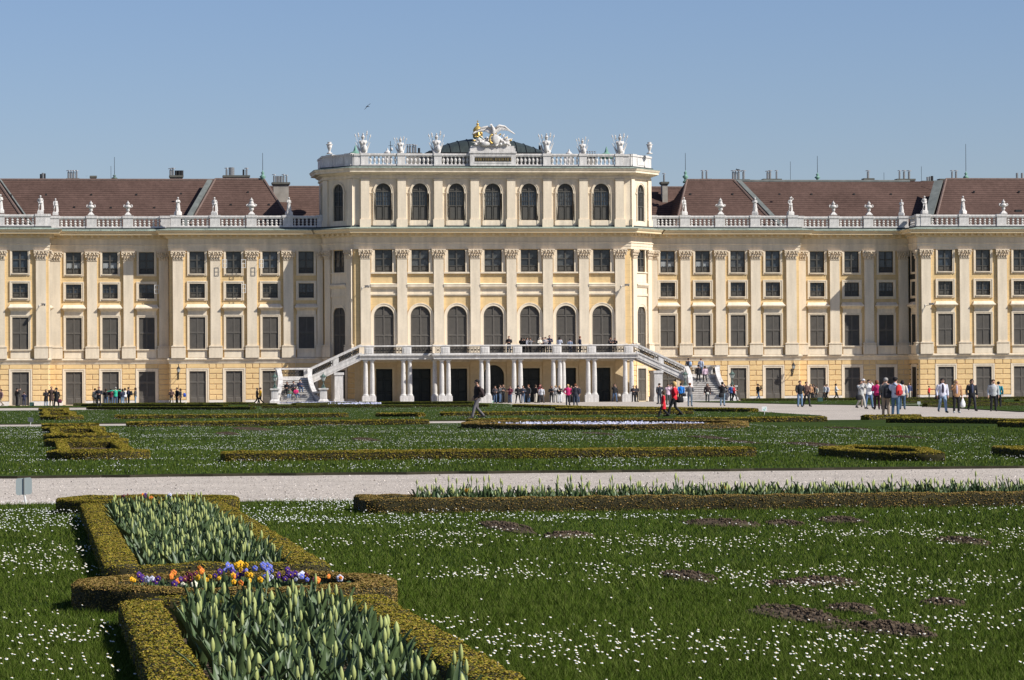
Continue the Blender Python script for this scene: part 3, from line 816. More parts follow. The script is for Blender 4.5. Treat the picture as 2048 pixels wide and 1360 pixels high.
# ---- roofs
def quad_roof(name, polys, mt, th=.12):
    mb = MB()
    for p in polys: mb.add(p, [tuple(range(len(p)))])
    return ob(name, mb.mesh(name, mt), palace)
ZE, ZR = 17.85, 23.15
for sg in (-1, 1):
    def X(*pts): return [(sg * x, y, z) for x, y, z in pts] if sg > 0 else [(sg * x, y, z) for x, y, z in reversed(pts)]
    e = 1.2
    ye, yr = YW + e, YW + e + 7.2                                       # wing roof, hipped at both ends
    r = quad_roof('roof', [X((19.6, ye, ZE), (30.3, ye, ZE), (27.2, yr, ZR), (22.2, yr, ZR)),
                       X((30.3, ye, ZE), (30.3, ye + 14, ZE), (27.2, yr, ZR)), X((19.6, ye + 14, ZE), (19.6, ye, ZE), (22.2, yr, ZR)),
                       X((27.2, yr, ZR), (30.3, ye + 14, ZE), (19.6, ye + 14, ZE), (22.2, yr, ZR))], TIL)
    mb = MB()
    mb.tube([(sg * 27.2, yr, ZR), (sg * 30.3, ye, ZE)], .13, 6); mb.tube([(sg * 22.2, yr, ZR), (sg * 19.6, ye, ZE)], .13, 6); mb.tube([(sg * 27.2, yr, ZR), (sg * 22.2, yr, ZR)], .14, 6)
    ob('ridge', mb.mesh('ridge', RDG), r)
    ye2, yr2 = YR + e, YR + e + 7.2; xo_ = 52 if sg > 0 else 64
    r2 = quad_roof('roof', [X((28.0, ye2, ZE), (xo_, ye2, ZE), (xo_, yr2, ZR), (25.0, yr2, ZR)), X((25, yr2, ZR), (xo_, yr2, ZR), (xo_, yr2 + 7, ZE), (25, yr2 + 7, ZE))], TIL)
    mb = MB(); mb.tube([(sg * 26.5, yr2, ZR), (sg * (46.6 if sg > 0 else 63.5), yr2, ZR)], .15, 6); ob('ridge', mb.mesh('ridge', LED if sg > 0 else RDG), r2)
    mb = MB()                                                           # lead valley between the two roofs
    a, b = Vector((sg * 27.5, yr - .15, ZR - .02)), Vector((sg * 30.6, ye - .1, ZE + .12)); w = Vector((sg * .5, 0, 0))
    mb.add([a, b, b + w, a + w, a - Vector((0, 0, .3)), b - Vector((0, 0, .3)), b + w - Vector((0, 0, .3)), a + w - Vector((0, 0, .3))],
           [(0, 1, 2, 3), (4, 7, 6, 5), (0, 4, 5, 1), (1, 5, 6, 2), (2, 6, 7, 3), (3, 7, 4, 0)])
    ob('lead_valley', mb.mesh('lead_valley', LED), r2)
    ye3, yr3 = YO + e, YO + e + 7.4                                     # outer pavilion roof
    r3 = quad_roof('roof', [X((46.3, ye3, ZE), (64, ye3, ZE), (64, yr3, ZR), (49.6, yr3, ZR)), X((46.3, ye3 + 14, ZE), (46.3, ye3, ZE), (49.6, yr3, ZR)),
                        X((49.6, yr3, ZR), (64, yr3, ZR), (64, yr3 + 7, ZE), (46.3, yr3 + 7, ZE))], TIL)
    mb = MB(); mb.tube([(sg * 49.6, yr3, ZR), (sg * 46.3, ye3, ZE)], .14, 6); mb.tube([(sg * 49.6, yr3, ZR), (sg * 64, yr3, ZR)], .14, 6); ob('ridge', mb.mesh('ridge', RDG), r3)
    mb = MB(); a, b = Vector((sg * 49.2, yr3 - .2, ZR - .1)), Vector((sg * 45.9, ye3 + .2, ZE + .12)); w = Vector((sg * (-.8 if sg > 0 else -.15), .5 if sg > 0 else .1, 0))
    mb.add([a, b, b + w, a + w, a - Vector((0, 0, .3)), b - Vector((0, 0, .3)), b + w - Vector((0, 0, .3)), a + w - Vector((0, 0, .3))],
           [(0, 1, 2, 3), (4, 7, 6, 5), (0, 4, 5, 1), (1, 5, 6, 2), (2, 6, 7, 3), (3, 7, 4, 0)])
    ob('lead_valley', mb.mesh('lead_valley', LED), r3)
    # lower linking roof behind, next to the central block
    r4 = quad_roof('roof', [X((15.5, 9.0, ZE), (26.5, 9.0, ZE), (26.5, 15.4, 22.6), (15.5, 15.4, 22.6)), X((15.5, 15.4, 22.6), (26.5, 15.4, 22.6), (26.5, 21, ZE), (15.5, 21, ZE))], TIL)
    mb = MB(); mb.tube([(sg * 15.6, 15.4, 22.62), (sg * 24.0, 15.4, 22.62)], .14, 6); ob('ridge', mb.mesh('ridge', RDG), r4)
    mb = MB(); mb.box(sg * 16.0 - 1.5, sg * 16.0 + 1.5, 2.4, 9.2, 17.5, 17.9)
    ob('gutter_terrace', mb.mesh('gutter_terrace', LED), palace)
mb = MB()                                                               # small dormer hatch on the far right roof
c = W(2036, 422, 4.0); mb.box(c.x - .35, c.x + .35, c.y - .3, c.y + 1.2, c.z - .15, c.z + .12); ob('roof_hatch', mb.mesh('roof_hatch', IRN), palace)
VT = []
for px, py in ((22, 391), (92, 390), (183, 390), (273, 390), (149, 415), (222, 416), (309, 416), (362, 388), (462, 410), (496, 385), (538, 410), (1381, 389), (1465, 389), (1559, 389), (1623, 389), (1708, 389), (1782, 389), (1948, 384), (2038, 384)):
    ec = 1.5 if 105 < px < 345 or 1600 < px < 1830 else (-2.3 if px < 105 or px > 1830 else 0); ye_ = YW + 1.2 + ec; y = ye_ + 3
    for _ in range(20): z = W(px, py, y).z; y = ye_ + (z - ZE) * 7.2 / (ZR - ZE)
    c = W(px, py, y); mb = MB(); mb.box(-.09, .09, -.10, .12, -.05, .12); ob('roof_vent', mb.mesh('roof_vent', IRN), palace, c)
# dome of the central block
mb = MB(); nx, ny = 26, 10; vs = []; fs = []
for i in range(nx + 1):
    t = -1 + 2 * i / nx; hx = (1 - abs(t) ** 2.2)
    for j in range(ny + 1):
        s = -1 + 2 * j / ny
        vs.append((t * 6.3, 4.6 + s * 3.2, 25.35 + 1.62 * hx * (1 - abs(s) ** 2.4) ** .8))
for i in range(nx):
    for j in range(ny): fs.append((i * (ny + 1) + j, (i + 1) * (ny + 1) + j, (i + 1) * (ny + 1) + j + 1, i * (ny + 1) + j + 1))
mb.add(vs, fs); mb.box(-6.4, 6.4, 1.35, 7.8, 23.7, 25.35, 1)
dome = ob('dome_roof', mb.mesh('dome_roof', [DOM, IRN]), palace)
mb = MB()
for i in range(1, nx, 2):
    pts = [Vector(vs[i * (ny + 1) + j]) + Vector((0, -.02, .03)) for j in range(ny + 1)]; mb.tube(pts, .035, 4)
ob('dome_seams', mb.mesh('dome_seams', IRN), dome)
mb = MB(); mb.prismz([(-16.4, 7.8), (-16.4, 2.6), (-13.8, -.6), (13.8, -.6), (16.4, 2.6), (16.4, 7.8)], 23.5, 23.78); ob('attic_roof', mb.mesh('attic_roof', LED), palace)

# ---- chimneys with steel flues
def chimney(px0, px1, pytop, pybot, y, pipes, tall=0, z_low=None):
    a = W(px0, pytop, y); b = W(px1, pytop, y); zb = W(px0, pybot, y).z if z_low is None else z_low
    mb = MB(); x0, x1, z1 = a.x, b.x, a.z; d = .55
    mb.box(x0 + .12, x1 - .12, y - d + .1, y + d - .1, zb - 1.6, z1 - .3); ch = ob('chimney', mb.mesh('chimney', CHM), palace)
    mb = MB(); mb.box(x0 + .04, x1 - .04, y - d + .02, y + d - .02, z1 - .3, z1 - .2); mb.box(x0 - .03, x1 + .03, y - d - .05, y + d + .05, z1 - .2, z1); ob('chimney_cap', mb.mesh('chimney_cap', CHC), ch)
    for (px, pyt, r, kind) in pipes:
        c = W(px, pyt, y); mb = MB(); mb.lathe([(r, 0), (r, c.z - z1)], 10, (c.x, y, z1))
        if kind == 'cap':
            mb.lathe([(r * .35, 0), (r * .35, .1), (r * 2.2, .1), (r * 1.9, .16), (.01, .2)], 10, (c.x, y, c.z))
        ob('flue_pipe', mb.mesh('flue_pipe', STL if kind != 'dark' else IRN), ch)
YC = 13.5
chimney(339, 366, 351, 364, YC, [(341, 340, .12, 'cap'), (346, 339, .12, 'cap'), (352, 341, .13, 'dark'), (358, 341, .2, 'dark'), (363, 341, .2, 'dark')])
chimney(446, 499, 351, 364, YC, [(453, 339, .1, 'cap'), (463, 335, .3, 'x'), (487, 339, .1, 'dark'), (493, 339, .11, 'cap')])
chimney(544, 579, 365, 400, 13.6, [(548, 352, .1, 'cap'), (553, 352, .12, 'x'), (557, 352, .13, 'x'), (562, 352, .12, 'x'), (567, 352, .1, 'cap'), (573, 353, .09, 'cap')], z_low=19.5)
chimney(133, 158, 357, 363, YC, [(137, 344, .11, 'cap'), (142, 344, .11, 'cap'), (147, 344, .11, 'cap'), (153, 344, .11, 'cap')])
chimney(79, 93, 360, 363, YC, [(82, 348, .12, 'dark'), (86, 346, .14, 'x'), (89, 347, .12, 'dark')])
chimney(180, 193, 352, 363, YC, [(173, 352, .1, 'dark')])
chimney(1321, 1336, 364, 390, 13.6, [(1328, 350, .1, 'cap')], z_low=19.5)
chimney(1399, 1421, 358, 364, YC, [(1405, 344, .1, 'cap'), (1413, 344, .1, 'cap')])
chimney(1460, 1497, 359, 364, YC, [(1466, 344, .12, 'cap'), (1471, 344, .12, 'cap'), (1477, 344, .14, 'cap'), (1487, 344, .13, 'cap')])
chimney(1525, 1561, 358, 364, YC, [(1535, 345, .12, 'cap'), (1540, 344, .12, 'cap'), (1553, 344, .1, 'cap')])
chimney(1726, 1746, 357, 364, YC, [(1736, 344, .13, 'cap')])
chimney(1792, 1828, 358, 364, YC, [(1799, 344, .1, 'cap'), (1808, 344, .12, 'cap'), (1818, 344, .13, 'cap')])
chimney(1843, 1866, 362, 365, YC, [(1855, 354, .13, 'x'), (1860, 353, .12, 'x'), (1864, 352, .14, 'dark')])
chimney(1877, 1924, 358, 364, YC, [(1904, 344, .1, 'cap'), (1912, 344, .12, 'cap')])
chimney(2025, 2056, 359, 364, YC, [(2034, 346, .13, 'x'), (2044, 346, .13, 'x')])
# flues standing behind the parapet of the central block
chimney(812, 842, 306, 310, 10.0, [(815, 292, .09, 'cap'), (820, 292, .11, 'cap'), (826, 292, .11, 'cap'), (831, 293, .11, 'cap'), (838, 296, .12, 'dark')])
chimney(1172, 1192, 309, 312, 10.0, [(1175, 306, .06, 'cap'), (1180, 306, .06, 'cap'), (1185, 306, .06, 'cap'), (1190, 306, .06, 'cap')])
chimney(1078, 1088, 300, 308, 8.0, [(1081, 291, .2, 'dark')])
# copper finials with lightning rods
def finial(px, pyb, pyt, prod, y, ball=True, mt=COV):
    b = W(px, pyb, y); t = W(px, pyt, y).z; r = W(px, prod, y).z; h = t - b.z
    mb = MB(); mb.lathe([(.28, 0), (.30, h * .1), (.12, h * .22), (.14, h * .3), (.34, h * .48), (.16, h * .6), (.10, h * .68), (.19, h * .78), (.05, h * .9), (.03, h)], 10, b)
    f = ob('finial', mb.mesh('finial', mt, True), palace)
    mb = MB(); mb.lathe([(.030, 0), (.022, r - t + .02)], 5, (b.x, b.y, t - .02)); ob('lightning_rod', mb.mesh('lightning_rod', IRN), f)
finial(229, 364, 348, 314, YC, mt=LMP); finial(525.5, 366, 340, 306, 11.0); finial(1371, 366, 340, 306, 11.0)
finial(1635, 364, 345, 312, YC); finial(1932, 366, 342, 288, 9.2)
for px, t in ((1581, 323), (1843, 333), (1768, 345), (222, 332)):
    b = W(px, 366, YC); z = W(px, t, YC).z; mb = MB(); mb.lathe([(.02, 0), (.02, z - b.z)], 5, b); ob('lightning_rod', mb.mesh('lightning_rod', IRN), palace)
def spire(px, pyb, pyt, y):
    b = W(px, pyb, y); h = W(px, pyt, y).z - b.z; mb = MB()
    mb.lathe([(.75, -.3), (.72, h * .12), (.45, h * .25), (.22, h * .35), (.20, h * .45), (.06, h * .9), (.02, h)], 10, b); ob('finial', mb.mesh('finial', COV, True), palace)
spire(711, 309, 290, 8.0); spire(1213, 312, 293, 8.0)
# ================================================================== terrace with two flights of stairs in front of the porch
terr = empty('terrace_staircase', (0, 0, 0), label='white stone balcony on paired columns with a staircase descending at each end', cat='staircase')
ZT = 4.83
deck = [(-13.95, -1.2), (-13.95, -5.75), (-6.75, -5.75), (-6.75, -7.05), (6.75, -7.05), (6.75, -5.75), (13.95, -5.75), (13.95, -1.2)]
mb = MB(); mb.prismz(deck, 4.50, ZT)
sweep(mb, deck[1:-1], [(-.30, 4.36), (-.02, 4.36), (-.02, 4.52), (.05, 4.60), (.05, 4.68), (.14, 4.72), (.14, 4.84), (-.2, 4.84)])
mb.prismz([(-13.7, -5.5), (-6.5, -5.5), (-6.5, -6.8), (6.5, -6.8), (6.5, -5.5), (13.7, -5.5), (13.7, -1.3), (-13.7, -1.3)], 4.30, 4.5)
ob('balcony_floor', mb.mesh('balcony_floor', WST), terr)
def column_mesh():
    mb = MB(); mb.box(-.36, .36, -.36, .36, 0, .70); mb.box(-.30, .30, -.30, .30, .70, .78)
    mb.lathe([(.30, .78), (.31, .84), (.25, .90), (.225, .95), (.235, 2.0), (.225, 2.8), (.19, 4.05), (.20, 4.07), (.20, 4.11), (.19, 4.12), (.25, 4.20)], 14)
    mb.box(-.28, .28, -.28, .28, 4.20, 4.30); return mb.mesh('column', WST)
COLM = column_mesh()
for sg in (-1, 1):
    for x, y in ((13.33, -5.35), (12.68, -5.35), (9.58, -5.35), (8.93, -5.35), (5.90, -6.6), (5.24, -6.6), (6.45, -5.35), (1.95, -6.6), (1.30, -6.6)):
        ob('column', COLM, terr, (sg * x, y, 0))
# railing: panelled stone piers, stone handrail and wrought-iron panels
def iron_panel(L, h=.62):
    mb = MB(); t = .014
    mb.box(0, L, -t, t, 0, .03); mb.box(0, L, -t, t, h - .03, h)
    n = max(1, int(L / .31)); p = L / n
    for i in range(n + 1): x = min(max(i * p, .015), L - .015); mb.box(x - .012, x + .012, -t, t, .03, h - .03)
    for i in range(n):
        c = (i + .5) * p
        for (cz, r) in ((h * .30, .12), (h * .70, .12), (h * .5, .055)):
            pts = [(c + r * cos(a), 0, cz + r * sin(a)) for a in [2 * pi * k / 8 for k in range(9)]]; mb.tube(pts, .015, 4)
        for s in (-1, 1):
            mb.tube([(c - s * p * .42, 0, .05), (c, 0, h * .5), (c + s * p * .42, 0, h - .05)], .014, 4)
            mb.ball((c + s * p * .3, 0, h * .5), .04, .02, .06, 6, 4)
    return mb
def rail_pier(x, y, z, w=.9, h=.86, a=0.0, d=.4):
    mb = MB(); mb.box(-w / 2, w / 2, -d / 2, d / 2, 0, h - .1)
    mb.frus(-w / 2 + .1, w / 2 - .1, -d / 2 - .03, -d / 2, .12, h - .2, .03)
    ob('railing_pier', mb.mesh('railing_pier', WST), terr, (x, y, z), a)
PX = [13.0, 9.25, 5.57, 1.62]
for sg in (-1, 1):
    for x in PX: rail_pier(sg * x, -5.55 if x > 6 else -6.85, ZT)
def iron(x0, y0, z0, L, a=0.0, me=None):
    return ob('iron_railing', me or iron_panel(L).mesh('iron_railing', IRN), terr, (x0, y0, z0), a)
iron(-1.17, -6.85, ZT + .10, 2.34)
for sg in (-1, 1):
    for (a, b, y) in ((2.07, 5.12, -6.85), (6.7, 8.8, -5.55), (9.7, 12.55, -5.55), (6.02, 6.55, -6.85)):
        x0, x1 = sorted((sg * a, sg * b)); iron(x0, y, ZT + .10, x1 - x0)
mb = MB()
sweep(mb, [(-14.0, -5.55), (-6.55, -5.55), (-6.55, -6.85), (6.55, -6.85), (6.55, -5.55), (14.0, -5.55)], [(-.20, ZT + .76), (.20, ZT + .76), (.24, ZT + .80), (.24, ZT + .86), (.16, ZT + .90), (-.16, ZT + .90), (-.24, ZT + .86), (-.24, ZT + .80), (-.20, ZT + .76)])
sweep(mb, [(-14.0, -5.55), (-6.55, -5.55), (-6.55, -6.85), (6.55, -6.85), (6.55, -5.55), (14.0, -5.55)], [(-.16, ZT), (.16, ZT), (.16, ZT + .10), (-.16, ZT + .10)])
ob('handrail', mb.mesh('handrail', WST), terr)
# flights
ZL = 2.62; XA, XL0, XL1 = 13.95, 18.75, 22.05; YS0, YS1 = -5.55, -2.9; SL = (ZT - ZL) / (XL0 - XA)
def zramp(x): return ZT - (x - XA) * SL
YB0, YB1 = -5.7, -10.1                                                  # lower flight, top to bottom
def zlow(y): return ZL * (y - YB1) / (YB0 - YB1)
for sg in (-1, 1):
    mb = MB(); n = 13
    for i in range(n):                                                  # steps of the upper flight
        x0 = XA + (XL0 - XA) * i / n; x1 = XA + (XL0 - XA) * (i + 1) / n; z = ZT - (ZT - ZL) * (i + 1) / n
        a, b = sorted((sg * x0, sg * x1)); mb.box(a, b, YS0 + .1, YS1, z - .45, z)
    ob('upper_steps', mb.mesh('upper_steps', WST), terr)
    for y in (YS0, YS1 - .1):                                           # sloping strings and handrails
        mb = MB()
        def poly(lo, hi, xa=XA - .2, xb=XL0 + .2):
            return [(sg * xa, zramp(xa) + lo), (sg * xb, zramp(xb) + lo), (sg * xb, zramp(xb) + hi), (sg * xa, zramp(xa) + hi)]
        mb.prismy(poly(-.62, .12), y - .13, y + .15); mb.prismy(poly(-.44, -.34), y - .17, y - .13); mb.prismy(poly(-.02, .14), y - .19, y - .13)
        mb.prismy(poly(.74, .92), y - .22, y + .2)
        ob('stair_string', mb.mesh('stair_string', WST), terr)
        for (a, b) in ((14.0, 16.0), (16.55, 18.6)):                     # wrought iron between string and handrail
            base = iron_panel(b - a, .60)
            base.v = [(sg * (a + vx), y + vy, zramp(a + vx) + .13 + vz) for vx, vy, vz in base.v]
            ob('iron_railing', base.mesh('iron_railing', IRN), terr)
        mb = MB(); mb.box(sg * 16.28 - .27, sg * 16.28 + .27, y - .16, y + .16, zramp(16.28) - .1, zramp(16.28) + .8); ob('railing_pier', mb.mesh('railing_pier', WST), terr)
    mb = MB()                                                           # supporting pier, arch and landing
    mb = MB(); mb.box(sg * 16.0 - .42, sg * 16.0 + .42, YS0 - .1, YS1, .5, 3.1); mb.box(sg * 16.0 - .5, sg * 16.0 + .5, YS0 - .2, YS1, 0, .5); mb.box(sg * 16.0 - .5, sg * 16.0 + .5, YS0 - .18, YS1, 2.85, 3.1); ob('stair_pier', mb.mesh('stair_pier', WST), terr); mb = MB()
    a, b = sorted((sg * XL0, sg * XL1))
    mb.box(a, b, YB0, YS1 + .2, ZL - .5, ZL); mb.box(a, a + .8, YB0, YS1, 0, ZL - .5); mb.box(b - .8, b, YB0, YS1, 0, ZL - .5); mb.box(a + .8, b - .8, YS1 - .5, YS1, 0, ZL - .5)
    ob('landing', mb.mesh('landing', WST), terr)
    mb = MB(); md = MB(); k = 14                                                   # lower flight, widening towards the ground
    for i in range(k):
        y1 = YB0 + (YB1 - YB0) * i / k; y0 = YB0 + (YB1 - YB0) * (i + 1) / k; z = ZL - ZL * i / k - ZL / k * .0
        fl = .35 * (i / k) ** 2; xa, xb = a + .25 - fl, b - .25 + fl
        md.box(xa, xb, y0, y1 + .02, -.1, z - ZL / k - .08); mb.box(xa - .02, xb + .02, y0 - .06, y1 + .02, z - ZL / k - .08, z - ZL / k)
    mb.box(a - .3, b + .3, YB1 - .35, YB1 - .02, -.1, .09); ob('treads', mb.mesh('treads', WST), ob('lower_steps', md.mesh('lower_steps', mat('shadowed_riser', (.36, .33, .295), .9, (5, .3))), terr))  # risers darkened: shadow under each nosing put into the colour
    # back rail of the landing
    mb = MB(); mb.box(a, b, YS1 + .02, YS1 + .3, ZL, ZL + .12); mb.box(a - .1, b + .1, YS1 - .02, YS1 + .34, ZL + .80, ZL + .97)
    mb.box(b - .5, b, YS1, YS1 + .32, ZL, ZL + .8); mb.box(a, a + .5, YS1, YS1 + .32, ZL, ZL + .8); ob('landing_rail', mb.mesh('landing_rail', WST), terr)
    iron(a + .5, YS1 + .16, ZL + .14, b - a - 1.0)
    xo = XL1 if sg > 0 else -XL1                                         # end rail of the landing
    mb = MB(); mb.box(xo - .16, xo + .16, YB0, YS1, ZL, ZL + .12); mb.box(xo - .2, xo + .2, YB0 - .1, YS1, ZL + .80, ZL + .97); mb.box(xo - .18, xo + .18, YB0 - .1, YB0 + .5, ZL, ZL + .8)
    ob('landing_rail', mb.mesh('landing_rail', WST), terr)
    iron(xo, YB0 + .5, ZL + .14, YS1 - YB0 - .6, pi / 2)
    # swept balustrades of the lower flight: solid plinth, iron infill, broad white coping curling down to the lamp pedestals
    for xe, s in ((a, -1), (b, 1)):
        pts = []
        for i in range(15):
            t = i / 14; y = YB0 + .1 + (YB1 + .45 - YB0) * t
            x = xe - s * .08 + s * .55 * max(0, (t - .55) / .45) ** 1.6 - s * .12 * sin(pi * min(1, t / .6))
            z = ZL + .92 - (ZL - .35) * min(1, t / .78) ** 1.15 - .08 * sin(pi * t)
            pts.append((x, y, z))
        mb = MB()
        for j in range(14):
            (x0, y0, z0), (x1, y1, z1) = pts[j], pts[j + 1]; w = .22; h = .18
            mb.add([(x0 - w, y0, z0 - h), (x0 + w, y0, z0 - h), (x0 + w, y0, z0), (x0 - w, y0, z0), (x1 - w, y1, z1 - h), (x1 + w, y1, z1 - h), (x1 + w, y1, z1), (x1 - w, y1, z1)],
                   [(0, 1, 2, 3), (7, 6, 5, 4), (0, 3, 7, 4), (1, 5, 6, 2), (3, 2, 6, 7), (0, 4, 5, 1)])
            zl0, zl1 = max(0, zlow(y0)) + .22, max(0, zlow(y1)) + .22; w = .15
            mb.add([(x0 - w, y0, -.1), (x0 + w, y0, -.1), (x0 + w, y0, zl0), (x0 - w, y0, zl0), (x1 - w, y1, -.1), (x1 + w, y1, -.1), (x1 + w, y1, zl1), (x1 - w, y1, zl1)],
                   [(0, 1, 2, 3), (7, 6, 5, 4), (0, 3, 7, 4), (1, 5, 6, 2), (3, 2, 6, 7), (0, 4, 5, 1)])
        ob('swept_coping', mb.mesh('swept_coping', WST), terr)
        mb = MB()
        for j in range(13):
            (x0, y0, z0), (x1, y1, z1) = pts[j], pts[j + 1]
            lo0, lo1 = max(0, zlow(y0)) + .22, max(0, zlow(y1)) + .22
            mb.tube([(x0, y0, lo0), (x0, y0, z0 - .15)], .02, 4); mb.tube([(x0, y0, lo0 + .05), ((x0 + x1) / 2, (y0 + y1) / 2, (lo0 + z0) / 2), (x1, y1, z1 - .2)], .022, 4)
            mb.tube([(x0, y0, z0 - .2), ((x0 + x1) / 2, (y0 + y1) / 2, (lo0 + z0) / 2 - .05), (x1, y1, lo1 + .05)], .022, 4); mb.ball((x0, y0, (lo0 + z0) / 2), .05, .09, .11, 6, 4)
        ob('iron_railing', mb.mesh('iron_railing', IRN), terr)
    for px in (22.62, 17.9):
        mb = MB(); mb.box(-.52, .52, -.52, .52, 0, .35); mb.taper(0, 0, .35, .5, .48, .48, .36, .36); mb.box(-.34, .34, -.34, .34, .5, 1.35); mb.frus(-.26, .26, -.36, -.34, .58, 1.27, .02)
        mb.taper(0, 0, 1.35, 1.43, .34, .34, .45, .45); mb.box(-.47, .47, -.47, .47, 1.43, 1.56)
        ob('lamp_pedestal', mb.mesh('lamp_pedestal', WST), terr, (sg * px, -9.9, 0))

# ---- lanterns on the stair pedestals
def lantern():
    r = empty('lantern')
    mb = MB(); mb.lathe([(.26, 0), (.27, .05), (.16, .10), (.10, .18), (.07, .28), (.10, .34), (.045, .42), (.04, .62), (.08, .66), (.05, .70)], 10)
    for k in range(4):
        a = k * pi / 2 + .4; mb.tube([(.05 * cos(a), .05 * sin(a), .34), (.17 * cos(a), .17 * sin(a), .22), (.2 * cos(a), .2 * sin(a), .06)], .025, 5)
    ob('foot', mb.mesh('foot', LMP, True), r)
    mb = MB(); mb.lathe([(.12, .72), (.27, 1.10)], 6); ob('glass', mb.mesh('glass', LGL), r)
    mb = MB(); mb.lathe([(.09, .69), (.14, .72)], 6); mb.lathe([(.30, 1.09), (.31, 1.13), (.17, 1.24), (.15, 1.30), (.07, 1.36), (.03, 1.44), (.05, 1.48), (.01, 1.56)], 8)
    for k in range(6):
        a = 2 * pi * k / 6; mb.tube([(.123 * cos(a), .123 * sin(a), .72), (.275 * cos(a), .275 * sin(a), 1.10)], .014, 4); mb.ball((.3 * cos(a), .3 * sin(a), 1.18), .03, .03, .06, 6, 4)
    ob('lantern_frame', mb.mesh('lantern_frame', LMP), r); return r
lan = lantern()
for i, (x, lb) in enumerate(((-22.62, 'green metal lantern on the outer stone pedestal of the left stairs'), (-17.9, 'green metal lantern on the inner stone pedestal of the left stairs'),
                             (17.9, 'green metal lantern on the inner stone pedestal of the right stairs'), (22.62, 'green metal lantern on the outer stone pedestal of the right stairs'))):
    o = lan if i == 0 else dup(lan)
    o.location = (x, -9.9, 1.56); tag(o, lb, 'lantern', 'lanterns on the stair pedestals')
# ---- lanterns on brackets on the ground-floor wall
def wall_lantern():
    r = empty('wall_lantern')
    mb = MB(); mb.tube([(0, -.02, -.5), (0, -.25, -.62), (0, -.62, -.45), (0, -.75, -.1)], .03, 5); mb.tube([(0, -.02, -.1), (0, -.4, -.2), (0, -.6, -.42)], .02, 5); mb.box(-.07, .07, -.04, 0, -.75, 0); ob('bracket', mb.mesh('bracket', IRN), r)
    mb = MB(); mb.lathe([(.10, -.02), (.19, .32)], 6, (0, -.75, 0)); ob('glass', mb.mesh('glass', LGL), r)
    mb = MB(); mb.lathe([(.05, -.12), (.11, -.02)], 6, (0, -.75, 0)); mb.lathe([(.22, .32), (.12, .45), (.03, .6), (.01, .85)], 6, (0, -.75, 0))
    for k in range(6): a = 2 * pi * k / 6; mb.tube([(.1 * cos(a), -.75 + .1 * sin(a), -.02), (.195 * cos(a), -.75 + .195 * sin(a), .32)], .013, 4)
    ob('lantern_frame', mb.mesh('lantern_frame', IRN), r); return r
wl = wall_lantern(); p = W(357, 744, YW - .8); wl.location = (p.x, YW - .075, p.z); tag(wl, 'small glass lantern on a bracket on the yellow wall left of the stairs', 'wall lantern', 'bracket lanterns on the palace wall')
w2 = dup(wl); p = W(1587, 737, YW - .8); w2.location = (p.x, YW - .075, p.z); tag(w2, 'small glass lantern on a bracket on the yellow wall right of the stairs')
# ---- security cameras
def sec_cam():
    r = empty('security_camera')
    mb = MB(); mb.tube([(0, 0, 0), (0, -.35, .02), (0, -.7, .05)], .03, 6); mb.box(-.08, .08, -.02, 0, -.1, .12); ob('bracket', mb.mesh('bracket', WST), r)
    mb = MB(); mb.box(-.09, .09, -1.05, -.55, .05, .22); mb.prism([(-1.15, .22), (-.5, .22), (-.5, .25), (-1.15, .25)], -.12, .12); ob('housing', mb.mesh('housing', WST), r)
    mb = MB(); mb.lathe([(.06, 0), (.065, .05)], 8, (0, -1.03, .05)); mb.ball((0, -1.0, .08), .09, .09, .09); ob('lens', mb.mesh('lens', IRN, True), r); return r
sc0 = sec_cam()
for i, (px, py, y, rz, lb) in enumerate(((725, 574, YF - .28, .5, 'white security camera on the leftmost pilaster of the central block'), (1243, 571, YF - .28, .6, 'white security camera on the rightmost pilaster of the central block'),
        (79, 610, YO - .22, .5, 'white security camera on the corner pilaster of the far left wing'), (1851, 609, YO - .22, .6, 'white security camera on the corner pilaster of the far right wing'),
        (102, 614, YR - .22, -.2, 'white security camera on the recessed wall beside the far left wing'), (1826, 613, YR - .3, .3, 'white security camera in the shaded corner beside the far right wing'))):
    o = sc0 if i == 0 else dup(sc0)
    p = W(px, py, y); o.location = (p.x, y + .01, p.z - .1); o.rotation_euler = (0, 0, rz); tag(o, lb, 'camera', 'security cameras on the facade')

